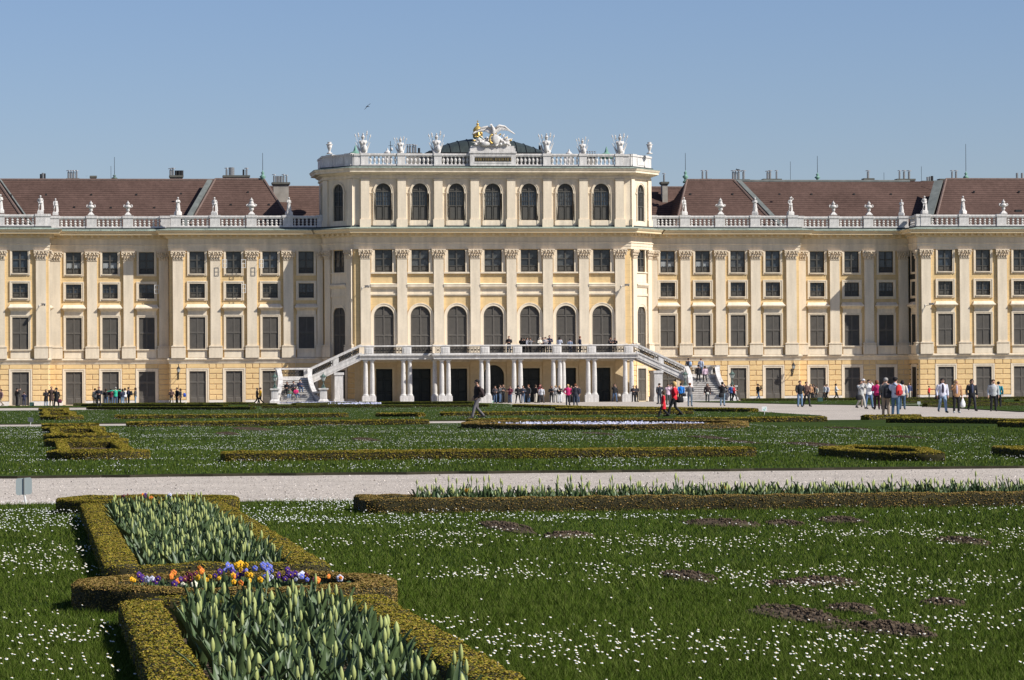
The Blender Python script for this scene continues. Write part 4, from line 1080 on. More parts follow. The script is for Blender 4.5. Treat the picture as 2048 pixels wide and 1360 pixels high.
# ================================================================== figures (people and statues share the skeleton)
def joints(arm='down', leg='stand', lean=0.0):
    z = .93
    J = {}
    if leg == 'sit': z = .50
    J['pel'] = Vector((0, 0, z)); J['waist'] = Vector((0, -.01, z + .17)); J['chest'] = Vector((0, 0, z + .38)); J['neck'] = Vector((0, .0, z + .56)); J['head'] = Vector((0, -.025, z + .70))
    H = {'stand': ((.09, 0), (.10, -.02, .50), (.11, .02, .08)), 'wide': ((.09, 0), (.15, -.02, .50), (.20, .02, .08))}
    for s, k in ((1, 'L'), (-1, 'R')):
        J['hip' + k] = Vector((s * .09, 0, z - .03))
        if leg == 'walk':
            kn, an = ((.10, -.17, .51), (.10, -.27, .09)) if k == 'L' else ((.10, .02, .49), (.10, .30, .15))
        elif leg == 'sit': kn, an = (.13, -.44, .50), (.12, -.46, .08)
        elif leg == 'contra': kn, an = ((.10, -.01, .5), (.10, .02, .08)) if k == 'L' else ((.17, -.12, .52), (.19, .06, .10))
        else: kn, an = H[leg][1], H[leg][2]
        J['kne' + k] = Vector((s * kn[0], kn[1], kn[2])); J['ank' + k] = Vector((s * an[0], an[1], an[2]))
        J['toe' + k] = J['ank' + k] + Vector((s * .03, -.17, -.045))
        sh = Vector((s * .185, .01, z + .49)); J['sho' + k] = sh
        A = {'down': ((.25, .04, .21), (.25, -.04, -.05)), 'pocket': ((.30, .09, .23), (.20, -.06, .03)), 'photo': ((.25, -.20, .34), (.07, -.30, .62)),
             'fold': ((.26, -.03, .22), (-.05, -.22, .28)), 'spread': ((.45, .02, .44), (.70, -.04, .38)), 'hold': ((.25, .0, .21), (.13, -.25, .20)),
             'swing': ((.25, .09, .22), (.27, .06, -.03)) if k == 'L' else ((.25, -.07, .21), (.23, -.22, .02)),
             'one': ((.25, -.12, .30), (.10, -.25, .60)) if k == 'R' else ((.25, .04, .21), (.25, -.06, -.04)),
             'reach': ((.25, -.25, .38), (.22, -.55, .40)) if k == 'L' else ((.25, .04, .21), (.25, -.04, -.05)),
             'crown': ((.36, .0, .62), (.14, -.02, .86)) if k == 'L' else ((.27, .04, .22), (.20, -.12, .0))}[arm]
        J['elb' + k] = Vector((s * A[0][0], A[0][1], z + A[0][2])); J['wri' + k] = Vector((s * A[1][0], A[1][1], z + A[1][2]))
    if lean:
        for k in J:
            if J[k].z > z: J[k].y -= (J[k].z - z) * lean
    return J
def limb(mb, a, b, ra, rb, n=10, e=True):
    m = (a + b) / 2; d = (b - a)
    mb.tube([a - d.normalized() * ra * .3, a, m, b, b + d.normalized() * rb * .3], [ra * .8, ra, (ra + rb) / 2 * 1.03, rb, rb * .8], n)
def torso(mb, J, secs_, n=14):
    vs = []; fs = []
    for (dz, rx, ry, yo) in secs_:
        zz = J['pel'].z + dz
        t = dz / .56; cy = J['pel'].y + (J['neck'].y - J['pel'].y) * max(0, t) + yo
        for i in range(n):
            a = 2 * pi * i / n; vs.append((rx * cos(a), cy + ry * sin(a), zz))
    for j in range(len(secs_) - 1):
        for i in range(n): fs.append((j * n + i, j * n + (i + 1) % n, (j + 1) * n + (i + 1) % n, (j + 1) * n + i))
    fs.append(tuple(range(n - 1, -1, -1))); fs.append(tuple((len(secs_) - 1) * n + i for i in range(n)))
    mb.add(vs, fs)
def skin_body(J):
    """one continuous skin: head with nose and ears, neck, trunk, limbs, hands with five fingers"""
    V = []; R = []; E = []
    def v(p, r, par=None):
        V.append(Vector(p)); R.append(r); i = len(V) - 1
        if par is not None: E.append((par, i))
        return i
    pel = v(J['pel'], .13); wa = v(J['waist'], .12, pel); ch = v(J['chest'], .13, wa); ub = v((J['chest'] + J['neck']) / 2 + Vector((0, 0, .03)), .08, ch); ne = v(J['neck'] + Vector((0, 0, .02)), .055, ub)
    h = J['head']; jaw = v(h + Vector((0, -.025, -.065)), .062, ne); mid = v(h + Vector((0, -.005, .0)), .082, jaw); cr = v(h + Vector((0, .01, .07)), .072, mid)
    v(h + Vector((0, -.105, -.015)), .014, mid)
    for s in (1, -1): v(h + Vector((s * .092, .01, -.005)), .016, mid)
    for k, s in (('L', 1), ('R', -1)):
        hp = v(J['hip' + k], .085, pel); kn = v(J['kne' + k], .055, hp); an = v(J['ank' + k], .038, kn); v(J['toe' + k], .035, an)
        sh = v(J['sho' + k], .052, ub); el = v(J['elb' + k], .038, sh); wr = v(J['wri' + k], .026, el)
        d = (J['wri' + k] - J['elb' + k]).normalized(); side = d.cross(Vector((s, .3, 0))).normalized(); nrm = d.cross(side).normalized()
        pa = v(J['wri' + k] + d * .05, .030, wr); pe = v(J['wri' + k] + d * .085, .030, pa)
        for f in range(4):
            o_ = side * (f - 1.5) * .021; L = (.062, .075, .070, .055)[f]
            a = v(J['wri' + k] + d * .105 + o_, .0095, pe); b = v(J['wri' + k] + d * (.105 + L * .55) + o_ + nrm * .006 * s, .009, a); v(J['wri' + k] + d * (.105 + L) + o_ + nrm * .022 * s, .0075, b)
        t = v(J['wri' + k] + d * .055 - side * .040, .011, pa); v(J['wri' + k] + d * .095 - side * .058 + nrm * .01 * s, .009, t)
    me = bpy.data.meshes.new('tmp'); me.from_pydata([tuple(x) for x in V], E, [])
    o = bpy.data.objects.new('tmp', me); COL.objects.link(o)
    md = o.modifiers.new('k', 'SKIN'); md.use_smooth_shade = True; md.branch_smoothing = .3
    for i, r in enumerate(R):
        me.skin_vertices[0].data[i].radius = (r, r * (.8 if i in (0, 1, 2) else 1))
    me.skin_vertices[0].data[0].use_root = True
    sb = o.modifiers.new('s', 'SUBSURF'); sb.levels = 1; sb.render_levels = 1
    dg = bpy.context.evaluated_depsgraph_get()
    res = bpy.data.meshes.new_from_object(o.evaluated_get(dg)); res.name = 'body'
    bpy.data.objects.remove(o); bpy.data.meshes.remove(me)
    res.materials.clear(); res.materials.append(SKN)
    return res
TORSO = [(-.10, .165, .12, 0), (.0, .175, .125, 0), (.15, .158, .115, -.01), (.30, .178, .128, -.005), (.42, .185, .118, 0), (.50, .15, .09, .0), (.55, .075, .075, 0), (.585, .065, .068, 0)]
COAT = [(-.42, .215, .165, 0), (-.25, .20, .155, 0), (-.05, .19, .14, 0)] + TORSO[2:]
PANTS = [(-.13, .155, .115, 0), (-.02, .165, .12, 0), (.10, .150, .108, -.005)]
SKIRT = [(-.45, .20, .17, 0), (-.2, .18, .145, 0), (.0, .165, .12, 0), (.10, .15, .108, 0)]
FIG = {}
def top_mesh(arm, leg, coat):
    k = ('top', arm, leg == 'sit', coat)
    if k not in FIG:
        J = joints(arm, leg); mb = MB(); torso(mb, J, COAT if coat else TORSO)
        for s in 'LR':
            limb(mb, J['sho' + s], J['elb' + s], .068, .056); limb(mb, J['elb' + s], J['wri' + s], .056, .044)
        FIG[k] = remesh(mb, .022, 'coat' if coat else 'jacket', WHT, 1)
    return FIG[k]
def legs_mesh(leg, skirt):
    k = ('legs', leg, skirt)
    if k not in FIG:
        J = joints('down', leg); mb = MB(); torso(mb, J, SKIRT if skirt else PANTS)
        if not skirt:
            for s in 'LR':
                limb(mb, J['hip' + s], J['kne' + s], .092, .066); limb(mb, J['kne' + s], J['ank' + s], .066, .056)
        FIG[k] = remesh(mb, .022, 'skirt' if skirt else 'trousers', WHT, 1)
    return FIG[k]
def shoe_mesh(leg, k_):
    k = ('shoe', leg, k_)
    if k not in FIG:
        J = joints('down', leg); mb = MB(); a = J['ank' + k_]; t = J['toe' + k_]
        mb.tube([a + Vector((0, .07, -.035)), a + Vector((0, 0, -.02)), (a + t) / 2, t, t + Vector((0, -.06, -.005))], [.03, .05, .05, .045, .025], 8, flat=.8)
        FIG[k] = mb.mesh('shoe', WHT, True)
    return FIG[k]
def body_mesh(arm, leg):
    k = ('body', arm, leg)
    if k not in FIG: FIG[k] = skin_body(joints(arm, leg))
    return FIG[k]
def hair_mesh(kind):
    k = ('hair', kind)
    if k not in FIG:
        mb = MB(); mb.ball((0, .022, .035), .098, .106, .098, 14, 10)
        if kind == 'long': mb.ball((0, .065, -.10), .095, .06, .16, 12, 8); mb.ball((0, .05, -.02), .105, .075, .12, 12, 8)
        if kind == 'bob': mb.ball((0, .045, -.02), .112, .09, .12, 12, 8)
        if kind == 'tail': mb.ball((0, .12, -.03), .035, .045, .12, 8, 6)
        if kind == 'hat': mb.lathe([(.17, .055), (.17, .075), (.10, .08), (.09, .16), (.02, .18)], 14)
        if kind == 'cap': mb.ball((0, -.10, .055), .075, .09, .014, 10, 6)
        if kind == 'hood': mb.ball((0, .04, -.02), .125, .105, .145, 12, 8); mb.ball((0, .04, -.14), .13, .10, .09, 12, 8)
        for i, (x, y, z) in enumerate(mb.v):                              # leave the face free
            if y < -.045 and z < (.06 if kind != 'hood' else .09) and kind not in ('cap',): mb.v[i] = (x * 1.02, -.045, z)
        FIG[k] = mb.mesh('hair' if kind not in ('hat', 'cap', 'hood') else kind, WHT, True)
    return FIG[k]
def face_mesh(kind):
    k = ('face', kind)
    if k not in FIG:
        mb = MB()
        for s in (1, -1):
            if kind == 'eyes': mb.ball((s * .033, -.080, .012), .013, .008, .009, 8, 5)
            else: mb.ball((s * .036, -.090, .012), .032, .010, .022, 8, 5)
        if kind == 'eyes': mb.ball((0, -.088, -.055), .024, .008, .006, 8, 5)
        else: mb.box(-.02, .02, -.098, -.09, .012, .02); mb.tube([(.065, -.085, .014), (.09, 0, .014)], .005, 4); mb.tube([(-.065, -.085, .014), (-.09, 0, .014)], .005, 4)
        FIG[k] = mb.mesh('eyes' if kind == 'eyes' else 'sunglasses', mat('dark_lens', (.015, .012, .012), .25))
    return FIG[k]
def colour(c): return mat('cloth_%02d_%02d_%02d' % tuple(int(min(.99, x) * 100) for x in c), c, .85, (14, .18))
def put(name, me, parent, m, loc=(0, 0, 0)):
    o = ob(name, me, parent, loc); o.material_slots[0].link = 'OBJECT'; o.material_slots[0].material = m; return o
def person(x, y, z, h, face, arm, leg, top, bot, hair, hairkind, label, coat=False, skirt=False, glasses=False, shoes=(.03, .028, .025), child=False, group=None, inner=None):
    r = empty('person', (x, y, z), radians(face)); sc_ = h / 1.75; r.scale = (sc_ * 1.13, sc_ * 1.13, sc_)
    tag(r, label, 'person', group)
    J = joints(arm, leg); dz = Vector((0, 0, -.44 if False else 0))
    ob('body', body_mesh(arm, leg), r)
    put('coat' if coat else 'jacket', top_mesh(arm, leg, coat), r, colour(top))
    put('skirt' if skirt else 'trousers', legs_mesh(leg, skirt), r, colour(bot))
    for k in 'LR': put('shoe', shoe_mesh(leg, k), r, colour(shoes))
    nm = hairkind if hairkind in ('hat', 'cap', 'hood') else 'hair'
    put(nm, hair_mesh(hairkind), r, colour(hair), J['head'])
    if inner:
        if 'inner' not in FIG: q = MB(); q.ball((0, -.085, 1.20), .068, .062, .27, 12, 10); FIG['inner'] = q.mesh('shirt', WHT, True)
        put('shirt', FIG['inner'], r, colour(inner))
    f = ob('sunglasses' if glasses else 'eyes', face_mesh('glass' if glasses else 'eyes'), r, J['head'])
    return r

# ================================================================== sculpture on the parapets
def statue_mesh(arm, leg, drape, turn):
    J = joints(arm, leg); mb = MB(); torso(mb, J, TORSO)
    for s in 'LR':
        limb(mb, J['sho' + s], J['elb' + s], .062, .05); limb(mb, J['elb' + s], J['wri' + s], .05, .04); mb.ball(J['wri' + s] + (J['wri' + s] - J['elb' + s]).normalized() * .06, .05, .04, .06)
        limb(mb, J['hip' + s], J['kne' + s], .095, .065); limb(mb, J['kne' + s], J['ank' + s], .065, .05); mb.ball((J['ank' + s] + J['toe' + s]) / 2, .06, .13, .05)
    limb(mb, J['neck'], J['head'], .06, .06); mb.ball(J['head'] + Vector((0, 0, .02)), .10, .115, .135); mb.ball(J['head'] + Vector((0, .03, .07)), .115, .12, .09)
    if drape == 'robe':
        mb.lathe([(.26, .08), (.22, .4), (.19, .8), (.17, 1.1)], 14, sy=.85)
        for i in range(9): a = 2 * pi * i / 9; mb.tube([(.24 * cos(a), .2 * sin(a), .08), (.2 * cos(a + .2), .17 * sin(a + .2), .7), (.15 * cos(a + .3), .12 * sin(a + .3), 1.15)], [.06, .045, .03], 6)
    elif drape == 'cloak':
        mb.tube([(.16, .10, 1.45), (.20, .14, 1.0), (.22, .12, .5), (.24, .10, .06)], [.10, .12, .14, .15], 8, flat=.7); mb.tube([(-.2, -.02, .85), (0, -.12, .92), (.2, .0, 1.0)], .09, 8)
    else:
        mb.tube([(-.17, -.05, .8), (0, -.13, .86), (.18, -.02, .98), (.2, .12, .7), (.24, .12, .3), (.2, .1, .06)], [.07, .09, .08, .09, .1, .1], 8)
    mb.ball((.17, .12, .28), .12, .12, .28)
    mb.box(-.30, .30, -.24, .26, -.02, .07)
    me = remesh(mb, .032, 'figure', WST); return me
def statue(px, py_base, y, kind, rz, label, h=1.0):
    p = W(px, py_base, y)
    r = empty('statue', p, rz, label, 'statue', 'statues on the balustrade')
    if kind not in FIG: FIG[kind] = statue_mesh(*kind)
    ob('figure', FIG[kind], r, (0, 0, .36)); mb = MB(); mb.box(-.34, .34, -.28, .28, 0, .29); mb.taper(0, 0, .29, .36, .34, .28, .29, .24); ob('plinth', mb.mesh('plinth', WST), r)
    r.scale = (h * .90, h * .90, h * .84)
    return r
YS_ = {'w': YW + .05, 'r': YR + .05, 'o': YO + .05}
K1, K2, K3, K4, K5 = ('fold', 'contra', 'robe', 0), ('pocket', 'contra', 'cloak', 0), ('crown', 'contra', 'loin', 0), ('hold', 'contra', 'robe', 0), ('swing', 'contra', 'cloak', 0)
statue(1, 426, YS_['o'], K4, .2, 'white draped statue cut by the left picture edge on the far left balustrade', 1.04)
statue(81, 428, YS_['o'], K2, 0, 'white cloaked statue on the far left wing, taller of the pair at the corner', 1.03)
statue(111, 430.5, YS_['r'], K5, 0, 'white statue on a cube plinth beside the far left corner, right of the cloaked one', .94)
statue(356, 430, YS_['w'], K1, .5, 'white draped statue at the corner above the left bracket lantern')
statue(429, 430, YS_['w'], K2, -.2, 'white statue in front of the slanting roof valley on the left roof')
statue(578, 430, YS_['w'], K4, .4, 'white statue in shadow beside the tall chimney left of the central block', 1.0)
statue(1368, 430, YS_['w'], K5, .2, 'white statue nearest the central block on the right balustrade', 1.02)
statue(1510, 430, YS_['w'], K1, -.3, 'white draped statue in front of the slanting roof valley on the right roof')
statue(1581, 430, YS_['w'], K3, .2, 'white statue with an arm raised over its head on the right balustrade', 1.02)
statue(1803, 431, YS_['r'], K4, -.4, 'slim white draped statue left of the far right corner', .92)
statue(1849, 427.5, YS_['o'], K2, .1, 'white cloaked statue at the corner of the far right wing', 1.02)
statue(1926, 427.5, YS_['o'], K1, .6, 'white draped statue second from the corner on the far right wing', 1.02)
def urn(px, py, y, kind, label, s=1.0):
    p = W(px, py, y); r = empty('urn', p, 0, label, 'urn', 'urns on the balustrade')
    mb = MB(); mb.box(-.34, .34, -.3, .3, 0, .12); mb.taper(0, 0, .12, .36, .30, .26, .12, .12); ob('foot', mb.mesh('foot', WST), r)
    mb = MB()
    if kind == 'wide':
        mb.lathe([(.11, .34), (.09, .42), (.22, .52), (.27, .66), (.18, .76), (.30, .84), (.46, .98), (.44, 1.06), (.30, 1.12), (.26, 1.22)], 16); lid = [(.28, 1.20), (.26, 1.30), (.20, 1.46), (.16, 1.60), (.22, 1.64), (.13, 1.72), (.07, 1.78), (.09, 1.84), (.01, 1.92)]
        hp = [(.26, 1.2), (.40, 1.16), (.54, 1.10), (.50, .98), (.36, .94)]
    else:
        mb.lathe([(.11, .34), (.10, .44), (.17, .52), (.20, .62), (.13, .72), (.22, .80), (.33, .92), (.36, 1.02), (.26, 1.10), (.20, 1.18)], 14); lid = [(.20, 1.16), (.12, 1.26), (.20, 1.32), (.19, 1.40), (.08, 1.48), (.07, 1.56), (.01, 1.66)]
        hp = [(.24, 1.14), (.42, 1.16), (.47, 1.04), (.40, .92), (.26, .86)]
    ob('bowl', mb.mesh('bowl', WST, True), r)
    mb = MB(); mb.lathe(lid, 12); ob('lid', mb.mesh('lid', WST, True), r)
    for sx in (-1, 1):
        mb = MB(); mb.tube([(sx * a, 0, b) for a, b in hp], [.05, .06, .06, .05, .04], 7); ob('handle', mb.mesh('handle', WST, True), r)
    r.scale = (s * .95, s * .95, s * .90)
urn(182, 431, YS_['r'], 'small', 'white garlanded urn on the left recessed balustrade, nearer the picture edge'); urn(256, 431, YS_['r'], 'small', 'white garlanded urn on the left recessed balustrade, nearer the central block')
urn(503, 429.5, YS_['w'], 'wide', 'large broad lidded white urn on the left balustrade near the central block'); urn(1441, 429.5, YS_['w'], 'wide', 'large broad lidded white urn on the right balustrade near the central block')
urn(1667, 430.5, YS_['r'], 'small', 'white garlanded urn on the right recessed balustrade, nearer the central block'); urn(1738, 430.5, YS_['r'], 'small', 'white garlanded urn on the right recessed balustrade, nearer the far right wing')
urn(2007, 428, YS_['o'], 'small', 'white garlanded urn on the far right wing by the picture edge', 1.02)
for px, lb in ((659, 'plain white vase on the left corner of the high parapet'), (1299, 'plain white vase on the right corner of the high parapet')):
    p = W(px, 308, .6); r = empty('vase', p, 0, lb, 'vase', 'plain vases on the high parapet')
    mb = MB(); mb.box(-.26, .26, -.26, .26, 0, .10); mb.lathe([(.22, .10), (.16, .17), (.09, .26), (.11, .34), (.22, .62), (.28, .90)], 14); ob('bowl', mb.mesh('bowl', WST, True), r)
    mb = MB(); mb.lathe([(.30, .90), (.34, .94), (.34, .98), (.22, 1.02), (.18, 1.06), (.20, 1.10), (.20, 1.20), (.02, 1.22)], 14); ob('lid', mb.mesh('lid', WST, True), r)
# trophies of arms
def trophy(px, py, kind, label, s=1.0):
    y = YF + .05; p = W(px, py, y); r = empty('trophy', p, 0, label, 'trophy', 'trophies of arms on the high parapet')
    mb = MB(); mb.box(-.42, .42, -.3, .3, 0, .12)
    mb.lathe([(.22, .08), (.30, .3), (.34, .5), (.30, .62), (.36, .85), (.40, 1.02), (.30, 1.14), (.12, 1.18)], 14, sy=.75)          # cuirass
    for sx in (-1, 1): mb.ball((sx * .36, 0, 1.02), .14, .14, .16); mb.ball((sx * .17, -.24, .92), .14, .10, .13); mb.ball((sx * .3, -.1, .2), .2, .18, .14)
    mb.lathe([(.10, 1.12), (.10, 1.26), (.17, 1.30), (.19, 1.44), (.16, 1.56), (.06, 1.64)], 12, (0, -.02, 0))                          # helmet
    mb.lathe([(.24, 1.45), (.2, 1.49), (.1, 1.5)], 12, (0, -.05, 0)); mb.tube([(0, .1, 1.5), (0, .04, 1.70), (0, -.10, 1.74), (0, -.2, 1.66)], [.05, .08, .08, .04], 7)
    ob('armour', remesh(mb, .035, 'armour', WST), r)
    mb = MB(); sx = .17 if kind == 1 else -.05; mb.lathe([(.26, 0), (.26, .04), (.14, .10), (.03, .14)], 14, (0, 0, 0))
    mb.v = [(x + sx, -.36 - z, .42 + y_ * 1.25) for x, y_, z in mb.v]; ob('shield', mb.mesh('shield', WST, True), r)
    for sx, tx, h, tip in ((-.28, -.82, 1.50, 0), (-.18, -.50, 1.62, 1), (.22, .46, 1.78, 1), (.30, .82, 1.46, 0), (-.34, -.86, .98, 2), (.36, .82, 1.0, 2)):
        if kind == 2 and tip == 1: h *= .92
        mb = MB(); a, b = Vector((sx, .08, .15)), Vector((tx, .05, h)); mb.tube([a, b], [.035, .026] if tip != 2 else [.10, .03], 6)
        d = (b - a).normalized()
        if tip == 0: mb.tube([b - d * .05, b + d * .06, b + d * .28], [.03, .085, .01], 4, flat=.5)
        if tip == 1: mb.tube([b, b + d * .08, b + d * .26], [.03, .10, .01], 4, flat=.4); mb.ball(b - d * .05, .10, .05, .05, 6, 4); mb.tube([b - d * .15 + Vector((-.12, 0, 0)), b - d * .1 + Vector((.12, 0, .02))], .035, 4)
        ob('spear' if tip < 2 else 'quiver', mb.mesh('spear', WST), r)
    r.scale = (s * .88, s, s * 1.14); return r
for px, py, k, lb, s in ((726, 307, 1, 'white trophy of armour and spears at the left end of the high parapet', 1.0), (801, 307, 2, 'small white trophy of armour, second from the left on the high parapet', .82),
        (873, 307, 1, 'white trophy of armour and spears left of the dark dome', 1.0), (1093, 308, 2, 'white trophy of armour and spears right of the dark dome', 1.02),
        (1165, 309, 1, 'small white trophy of armour, second from the right on the high parapet', .80), (1240, 309, 2, 'white trophy of armour and spears at the right end of the high parapet', 1.02)):
    trophy(px, py, k, lb, s)
# eagle with spread wings over piled arms
yE = YF - .1; pe = W(985, 303, yE)
eag = empty('eagle_sculpture', (pe.x, yE, ZA + 2.0), 0, 'large white eagle with spread wings over a pile of shields and gilt flags', 'sculpture')
mb = MB()
mb.tube([(.05, 0, 1.05), (.08, 0, 1.3), (.10, -.05, 1.62), (.02, -.10, 1.86), (-.10, -.14, 2.02)], [.16, .25, .23, .15, .12], 10); mb.ball((-.14, -.18, 2.10), .14, .15, .13); mb.tube([(-.22, -.26, 2.10), (-.30, -.34, 2.06), (-.33, -.36, 1.98)], [.06, .05, .015], 6)
mb.tube([(.1, .1, 1.2), (.12, .12, .8), (.1, .1, .55)], [.14, .2, .24], 8, flat=.5)
for sx in (-.1, .22): mb.tube([(sx, -.08, 1.15), (sx, -.16, .85)], [.11, .07], 7)
ob('eagle_body', remesh(mb, .035, 'eagle_body', WST), eag)
for sg in (-1, 1):
    mb = MB(); tips = [(.85, 1.98), (1.2, 2.0), (1.55, 1.86), (1.78, 1.66), (1.85, 1.42)] if sg > 0 else [(.9, 1.85), (1.3, 1.76), (1.6, 1.60), (1.78, 1.46), (1.75, 1.34)]
    sh = Vector((.08 + sg * .18, 0, 1.72)); el = Vector((.1 + sg * .62, .02, 2.06 if sg > 0 else 1.92)); wr = Vector((.1 + sg * 1.15, .0, 1.96 if sg > 0 else 1.82)); tp = Vector((.1 + sg * 1.72, -.03, 1.52 if sg > 0 else 1.48))
    mb.tube([sh, el, wr, tp], [.14, .13, .11, .05], 8, flat=.7)
    for i in range(14):
        t = i / 13; b = sh.lerp(el, t * 3) if t < .33 else (el.lerp(wr, (t - .33) * 3) if t < .66 else wr.lerp(tp, min(1, (t - .66) * 3)))
        d = Vector((sg * (.06 + .42 * t), -.05, -.62 + .28 * t)); mb.tube([b, b + d * .6, b + d], [.07, .075, .02], 6, flat=.35)
    ob('wing', mb.mesh('wing', WST, True), eag)
mb = MB(); rr = random.Random(5)
mb.lathe([(1.7, 0), (1.5, .2), (.9, .45), (.5, .65), (.2, .8)], 16, sy=.28)
for i in range(60):
    a = rr.uniform(-1, 1); mb.ball((a * 1.75, rr.uniform(-.45, .2), rr.uniform(.05, .2 + .95 * (1 - abs(a)))), rr.uniform(.1, .24), .16, rr.uniform(.08, .2), 7, 5)
for i in range(30):
    s = rr.choice((-1, 1)); x0 = s * rr.uniform(.2, .9); L = rr.uniform(.8, 1.45); an = rr.uniform(.12, .75); mb.tube([(x0, -.2, .2), (x0 + s * L * cos(an), -.3, .2 + L * sin(an))], [.07, .05], 6)
ob('piled_arms', remesh(mb, .045, 'piled_arms', WST), eag)
mb = MB(); mb.ball((.28, -.55, .62), .40, .12, .50, 14, 10); mb.v = [(x, y, z if z > .5 else z * 1.0) for x, y, z in mb.v]; ob('shield', mb.mesh('shield', WST, True), eag)
mb = MB(); mb.ball((-.75, -.55, .18), .42, .12, .24, 12, 8); ob('shield', mb.mesh('shield', WST, True), eag)
mb = MB(); pts = [(-.12 + .22 * cos(a), -.5, .68 + .42 * sin(a)) for a in [radians(60 + k * 24) for k in range(11)]]; mb.tube(pts, [.03] + [.10] * 9 + [.03], 7)
for (x, z, dx, dz) in ((-1.45, .85, -.3, .12), (-1.75, .52, -.3, .02), (1.6, .5, .35, .1), (1.25, .75, .25, .1), (.72, 1.05, .1, .2), (.3, 1.15, .02, .12)): mb.tube([(x, -.32, z), (x + dx * .6, -.34, z + dz * .6), (x + dx, -.36, z + dz)], [.05, .08, .015], 6)
ob('gilt_ornament', mb.mesh('gilt_ornament', GLD, True), eag)
mb = MB()
for (x, z, an, L) in ((.95, .45, .35, .8), (1.0, .35, .2, .75), (.9, .6, .55, .7), (-1.0, .55, 2.7, .6)):
    mb.tube([(x, -.3, z), (x + L * cos(an), -.35, z + L * sin(an))], [.03, .03], 5); mb.ball((x + L * .7 * cos(an), -.34, z + L * .7 * sin(an) - .08), .22, .05, .14, 8, 6)
for x in (.55, 1.05): mb.ball((x, -.25, 1.0), .13, .06, .16, 7, 5); mb.ball((x + .1, -.25, 1.12), .08, .05, .1, 6, 5)
ob('flag', mb.mesh('flag', WST, True), eag)
# gilded crown behind the eagle
yC_ = 3.0; pc = W(957, 279, yC_)
cr = empty('crown', (pc.x - .08, yC_, pc.z - .30), 0, 'gilded crown with a small cross standing behind the white eagle', 'crown')
mb = MB(); mb.lathe([(.42, 0), (.40, .5), (.40, .62), (.44, .66)], 14); ob('cushion', mb.mesh('cushion', COV, True), cr)
mb = MB(); mb.lathe([(.44, .62), (.46, .72), (.36, .84), (.34, 1.0), (.30, 1.10)], 16)
for k in range(8):
    a = 2 * pi * k / 8; mb.tube([(.44 * cos(a), .44 * sin(a), .66), (.46 * cos(a), .46 * sin(a), .95), (.36 * cos(a), .36 * sin(a), 1.1)], .06, 6)
    mb.ball((.43 * cos(a), .43 * sin(a), .56), .08, .08, .12, 7, 5)
mb.lathe([(.30, 1.08), (.46, 1.14), (.49, 1.22), (.45, 1.36), (.34, 1.52), (.2, 1.64), (.10, 1.70), (.09, 1.76), (.14, 1.82), (.14, 1.92), (.03, 1.98)], 16); ob('crown_body', mb.mesh('crown_body', GLD, True), cr)
mb = MB(); mb.box(-.025, .025, -.02, .02, 1.96, 2.28); mb.box(-.10, .10, -.02, .02, 2.12, 2.17); ob('cross', mb.mesh('cross', GLD), cr)
# small pale lanterns of stone on the court side, seen over the parapet
for px, py, lb in ((775, 309, 'white stone vase top showing behind the parapet left of the dome'), (1138, 311, 'white stone vase top showing behind the parapet right of the dome')):
    p = W(px, py, 14.4); mb = MB(); mb.box(-.32, .32, -.25, .25, -.9, .1); mb.lathe([(.34, .1), (.36, .2), (.22, .34), (.12, .44), (.03, .7)], 12); mb.lathe([(.1, 0), (.1, .1)], 8)
    o = ob('vase', mb.mesh('vase', WST), None, p); tag(o, lb, 'vase', 'vases on the court side')
# weather instrument mast behind the parapet
p = W(781, 312, 9.0); r = empty('weather_mast', (p.x, 9.0, 23.75), 0, 'thin mast with a wind instrument behind the high parapet', 'mast')
mb = MB(); mb.lathe([(.04, 0), (.03, p.z - 23.75 + 1.55)], 6); mb.box(-.2, .25, -.02, .02, p.z - 23.75 + 1.05, p.z - 23.75 + 1.09); ob('pole', mb.mesh('pole', IRN), r)
mb = MB(); mb.ball((.12, 0, p.z - 23.75 + .7), .12, .12, .18); ob('instrument', mb.mesh('instrument', WST, True), r)
# ================================================================== ground
def flat(name, poly, z, m, z0=None, mside=None):
    mb = MB()
    if z0 is None: mb.add([(x, y, z) for x, y in poly], [tuple(range(len(poly)))]); me = mb.mesh(name, m)
    else: mb.prismz(poly, z0, z, 0, 1); me = mb.mesh(name, [m, mside])
    return tag(ob(name, me), kind='structure')
flat('gravel_ground', [(-2500, -700), (2500, -700), (2500, 3500), (-2500, 3500)], 0.0, GRV)
def wavy(a, b, n, amp, rr):
    return [(a[0] + (b[0] - a[0]) * i / n, a[1] + (b[1] - a[1]) * i / n + (rr.uniform(-amp, amp) if 0 < i < n else 0)) for i in range(n)]
rr = random.Random(4)
LZ = .045
L1 = wavy((-90, -380), (60, -380), 2, 0, rr) + wavy((60, -301.6), (-90, -301.6), 300, .12, rr)
L2 = wavy((-90, -287.0), (12, -287.0), 220, .15, rr) + wavy((12, -205.6), (-90, -205.6), 60, .1, rr)
L3 = [(-90, -193.5), (-27.5, -193.5), (-13.5, -193.2), (-10.2, -189), (-8.5, -184), (-5.6, -155), (-8.0, -128), (-8.6, -86), (-4, -40), (-3.2, -12), (-17, -11.5), (-17, -12), (-23.2, -12), (-24.5, -8.0), (-90, -6.5), (-90, -45), (-39, -45), (-39, -88), (-90, -88)]
L5 = [(15.2, -32), (14.2, -79), (14.9, -112), (5.8, -168), (7.0, -176), (60, -176), (60, -4.5), (24.5, -4.5), (23.6, -12), (17.5, -13)]
for p in (L1, L2, L3, L5): flat('lawn', p, LZ, LWN, -.05, EDG)
flat('gravel_strip', [(15.0, -96), (38, -101), (38, -97), (15.0, -93)], LZ + .004, GRV)

